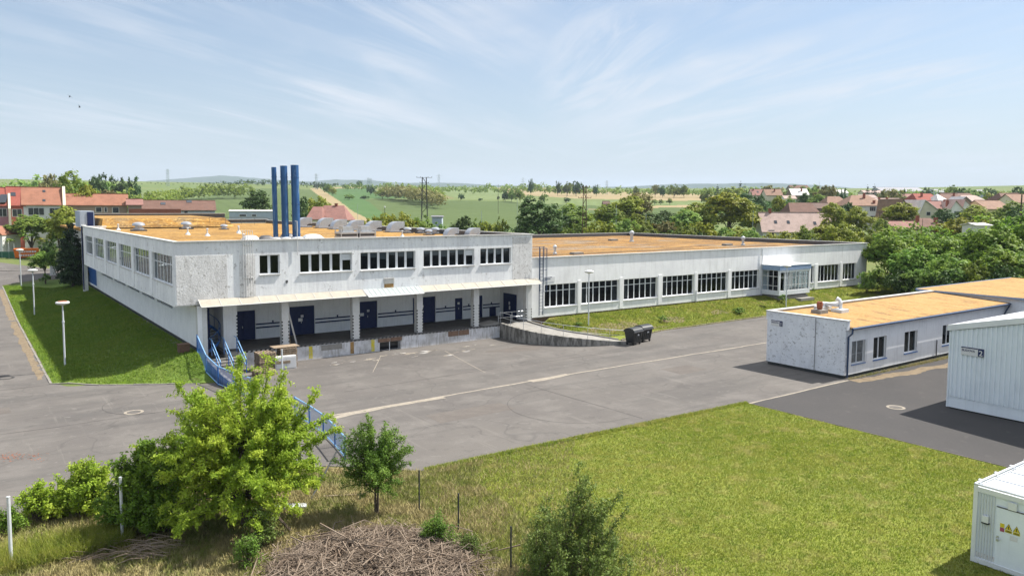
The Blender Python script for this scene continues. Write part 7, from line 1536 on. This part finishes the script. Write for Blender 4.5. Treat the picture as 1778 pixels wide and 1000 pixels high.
# ---------------------------------------------------------------- left street scene
p = gp(46, 449); mpp = float(np.dot(p-np.array([0, 0, H]), CF))/FPX
t = thing('skip', 'orange steel skip with white lettering beyond the left lawn', 'skip', tuple(p), YAW-math.pi/2+.5)
w, hh = 36*mpp, 17*mpp
mb = MB(); mb.hexa([(-w*.46, 0, .15), (w*.46, 0, .15), (w*.46, 2, .15), (-w*.46, 2, .15), (-w*.52, -.05, hh), (w*.52, -.05, hh), (w*.52, 2.05, hh), (-w*.52, 2.05, hh)])
for k in range(6): x = -w*.42+w*.168*k; mb.hexa([(x-.03, -.05, .2), (x+.03, -.05, .2), (x+.03, .01, .2), (x-.03, .01, .2), (x-.03, -.11, hh), (x+.03, -.11, hh), (x+.03, -.04, hh), (x-.03, -.04, hh)])
b_ = mb.build('body', MT['orange'], t, rel=True)
mb = MB(); mb.box(-w*.54, w*.54, -.12, -.06, hh-.12, hh); mb.build('rim', MT['orange'], t, rel=True)
mb = MB(); rs = random.Random(4)
for r_ in range(2):
    x = -w*.30
    while x < w*.34: ww_ = rs.uniform(.12, .3); mb.box(x, x+ww_, -.16, -.13, hh*.62-r_*hh*.36, hh*.62-r_*hh*.36+hh*.17); x += ww_+.09
mb.build('lettering', MT['paper'], t, rel=True)
t.scale = (1, 1, 1)
p = gp(12, 449); t = thing('mesh_fence', 'green mesh covered fence left of the orange skip', 'fence', tuple(p), YAW-math.pi/2)
MT['green_net'] = mat('green_net', (.03, .10, .065), .9, layers=[('noise', 2, .4, .6, (.045, .14, .09), .8)])
m = mpp; mb = MB(); mb.box(-24*m, 14*m, -.03, .03, .1, 12*m); mb.build('netting', MT['green_net'], t, rel=True)
mb = MB(); mb.box(-24*m, 13.5*m, -.012, .012, 12.2*m, 12.3*m+.0); mb.build('top_wire', MT['pole'], t, rel=True)
for x in (-20, -8, 4, 13): mb = MB(); mb.tube([(x*m, 0, -.2), (x*m, 0, 26*m)], .04, 6); mb.build('post', MT['pole'], t, rel=True)
p = gp(112, 440); t = thing('mesh_fence', 'pale slanting mesh fence behind the round headed tree', 'fence', tuple(p), YAW-math.pi/2)
mb = MB()
for k in range(16): mb.tube([(-3+.4*k, .6*k, 0), (-3+.4*k, .6*k, 1.8)], .02, 4)
mb.tube([(-3, 0, 1.8), (3, 9, 1.8)], .03, 4); mb.tube([(-3, 0, .9), (3, 9, .9)], .02, 4); mb.build('mesh', MT['pole'], t, rel=True)
def car(px, py, yaw, body, label, L=4.2):
    p = gp(px, py); t = thing('parked_car', label, 'car', tuple(p), YAW-math.pi/2+yaw); h = L/2
    def sec(y0, y1, prof): 
        mb = MB(); n = len(prof); v = [(x, y0, z) for x, z in prof]+[(x, y1, z) for x, z in prof]; mb.add(v, [tuple(range(n)), tuple(range(2*n-1, n-1, -1))]+[(i+1, i, n+i, n+i+1) for i in range(n-1)]+[(0, n-1, 2*n-1, n)]); return mb
    sec(-.85, .85, [(-h, .3), (h, .3), (h, .7), (h*.9, .85), (h*.45, .95), (-h*.85, 1.0), (-h, .75)]).build('body', body, t, rel=True)
    sec(-.72, .72, [(-h*.82, .99), (h*.45, .96), (h*.15, 1.42), (-h*.55, 1.45)]).build('windows', MT['dark_glass'], t, rel=True)
    mb = MB(); mb.box(-h*.5, h*.1, -.7, .7, 1.445, 1.49); mb.build('roof_panel', body, t, rel=True)
    for a in (-h*.62, h*.62):
        for b in (-.8, .8): mb = MB(); mb.tube([(a, b-.1, .32), (a, b+.1, .32)], .32, 14); mb.build('wheel', MT['black'], t, rel=True)
MT['car_white'] = mat('white_car_paint', (.65, .66, .68), .25, 0, .5); MT['car_dark'] = mat('dark_car_paint', (.03, .035, .04), .25, 0, .5); MT['car_red'] = mat('red_car_paint', (.30, .03, .03), .3, 0, .5)
car(22, 421, .4, MT['car_white'], 'pale car parked beneath the pink row house'); car(20, 430, -.1, MT['car_dark'], 'dark car parked in front of the pale car on the left')
car(74, 425, .1, MT['car_red'], 'reddish car parked behind the shrubs beside the slim mast')
t = thing('carport', 'small white framed porch roof against the pink row houses', 'carport', tuple(at(22, 146)[0]), YAW-math.pi/2)
mb = MB(); mb.box(-1.4, 1.6, -1.5, .9, 3.0, 3.12); mb.build('roof', MT['white'], t, rel=True)
for x in (-1.3, 1.45): mb = MB(); mb.box(x-.08, x+.08, -1.4, -1.24, 0, 3.0); mb.build('post', MT['white'], t, rel=True)
t = thing('small_house', 'sliver of a white gabled house at the left edge behind the fence', 'house', tuple(at(-2, 135)[0]), YAW-math.pi/2)
mb = MB(); z = zy(0, 400, 135)-at(0, 135)[0][2]; mb.box(-3, .35, 0, 5, -.5, z*.8); mb.build('wall', MT['p_white'], t, rel=True); mb = MB(); mb.hexa([(-3.1, -.2, z*.8), (.5, -.2, z*.8), (.5, 5.2, z*.8), (-3.1, 5.2, z*.8), (-3.1, -.2, z*1.15), (-.9, -.2, z*1.15), (-.9, 5.2, z*1.15), (-3.1, 5.2, z*1.15)]); mb.build('roof', MT['t_orange'], t, rel=True)
# pale bollard and low wall beside the cross road
p = gp(92, 478); o = MB().box(-.35, .35, -.3, .3, -.2, 1.6).build('gate_pillar', MT['p_white'], None, rel=True); o.location = tuple(p); tag(o, 'short white pillar between round headed tree and cypress', 'pillar')
# white sheds seen over the wing
p, m = at(1217, 165); t = thing('garden_chair', 'small white roof cowl like box behind the wing edge', 'vent', tuple(p), YAW-math.pi/2); z = zy(1217, 397, 165)-p[2]; mb = MB(); mb.box(-.5, .5, -.4, .4, 0, z-.3); mb.build('housing', MT['white'], t, rel=True); mb = MB(); mb.hexa([(-.6, -.5, z-.3), (.6, -.5, z-.3), (.6, .5, z-.3), (-.6, .5, z-.3), (-.2, -.2, z+.2), (.2, -.2, z+.2), (.2, .2, z+.2), (-.2, .2, z+.2)]); mb.build('cap', MT['galv_paint'], t, rel=True); t.name = 'vent_housing'
# two birds
for k, (px, py, lb) in enumerate(((121, 168, 'dark bird high in the sky, the upper left one'), (138, 186, 'dark bird high in the sky, the lower right one'))):
    d = ray(px, py); p = np.array([0, 0, H])+d*70; mb = MB(); mb.lathe((0, 0, 0), [(.01, -.10), (.04, -.05), (.045, .03), (.02, .09), (.01, .1)], 8); mb.add([(0, .02, 0), (.0, -.03, .04), (.26, .03, .06), (0, .02, .012), (-.26, .03, .06), (0, -.03, .052)], [(0, 1, 2), (3, 5, 4)])
    o = mb.build('bird', MT['black'], None, rel=True); o.location = tuple(p); o.rotation_euler = (.4, .5, k); tag(o, lb, 'bird')
# ---------------------------------------------------------------- haze
hm = bpy.data.materials.new('haze'); hm.use_nodes = True; hn, hl = hm.node_tree.nodes, hm.node_tree.links; hn.clear()
ho = hn.new('ShaderNodeOutputMaterial'); pv = hn.new('ShaderNodeVolumePrincipled'); pv.inputs['Color'].default_value = (.72, .84, 1.0, 1); pv.inputs['Density'].default_value = 1.0e-4; pv.inputs['Anisotropy'].default_value = 0
hl.new(pv.outputs[0], ho.inputs['Volume'])
hb = MB().box(-9300, 9300, -9300, 9300, -4, 420).build('haze', hm, None); tag(hb, kind='stuff')
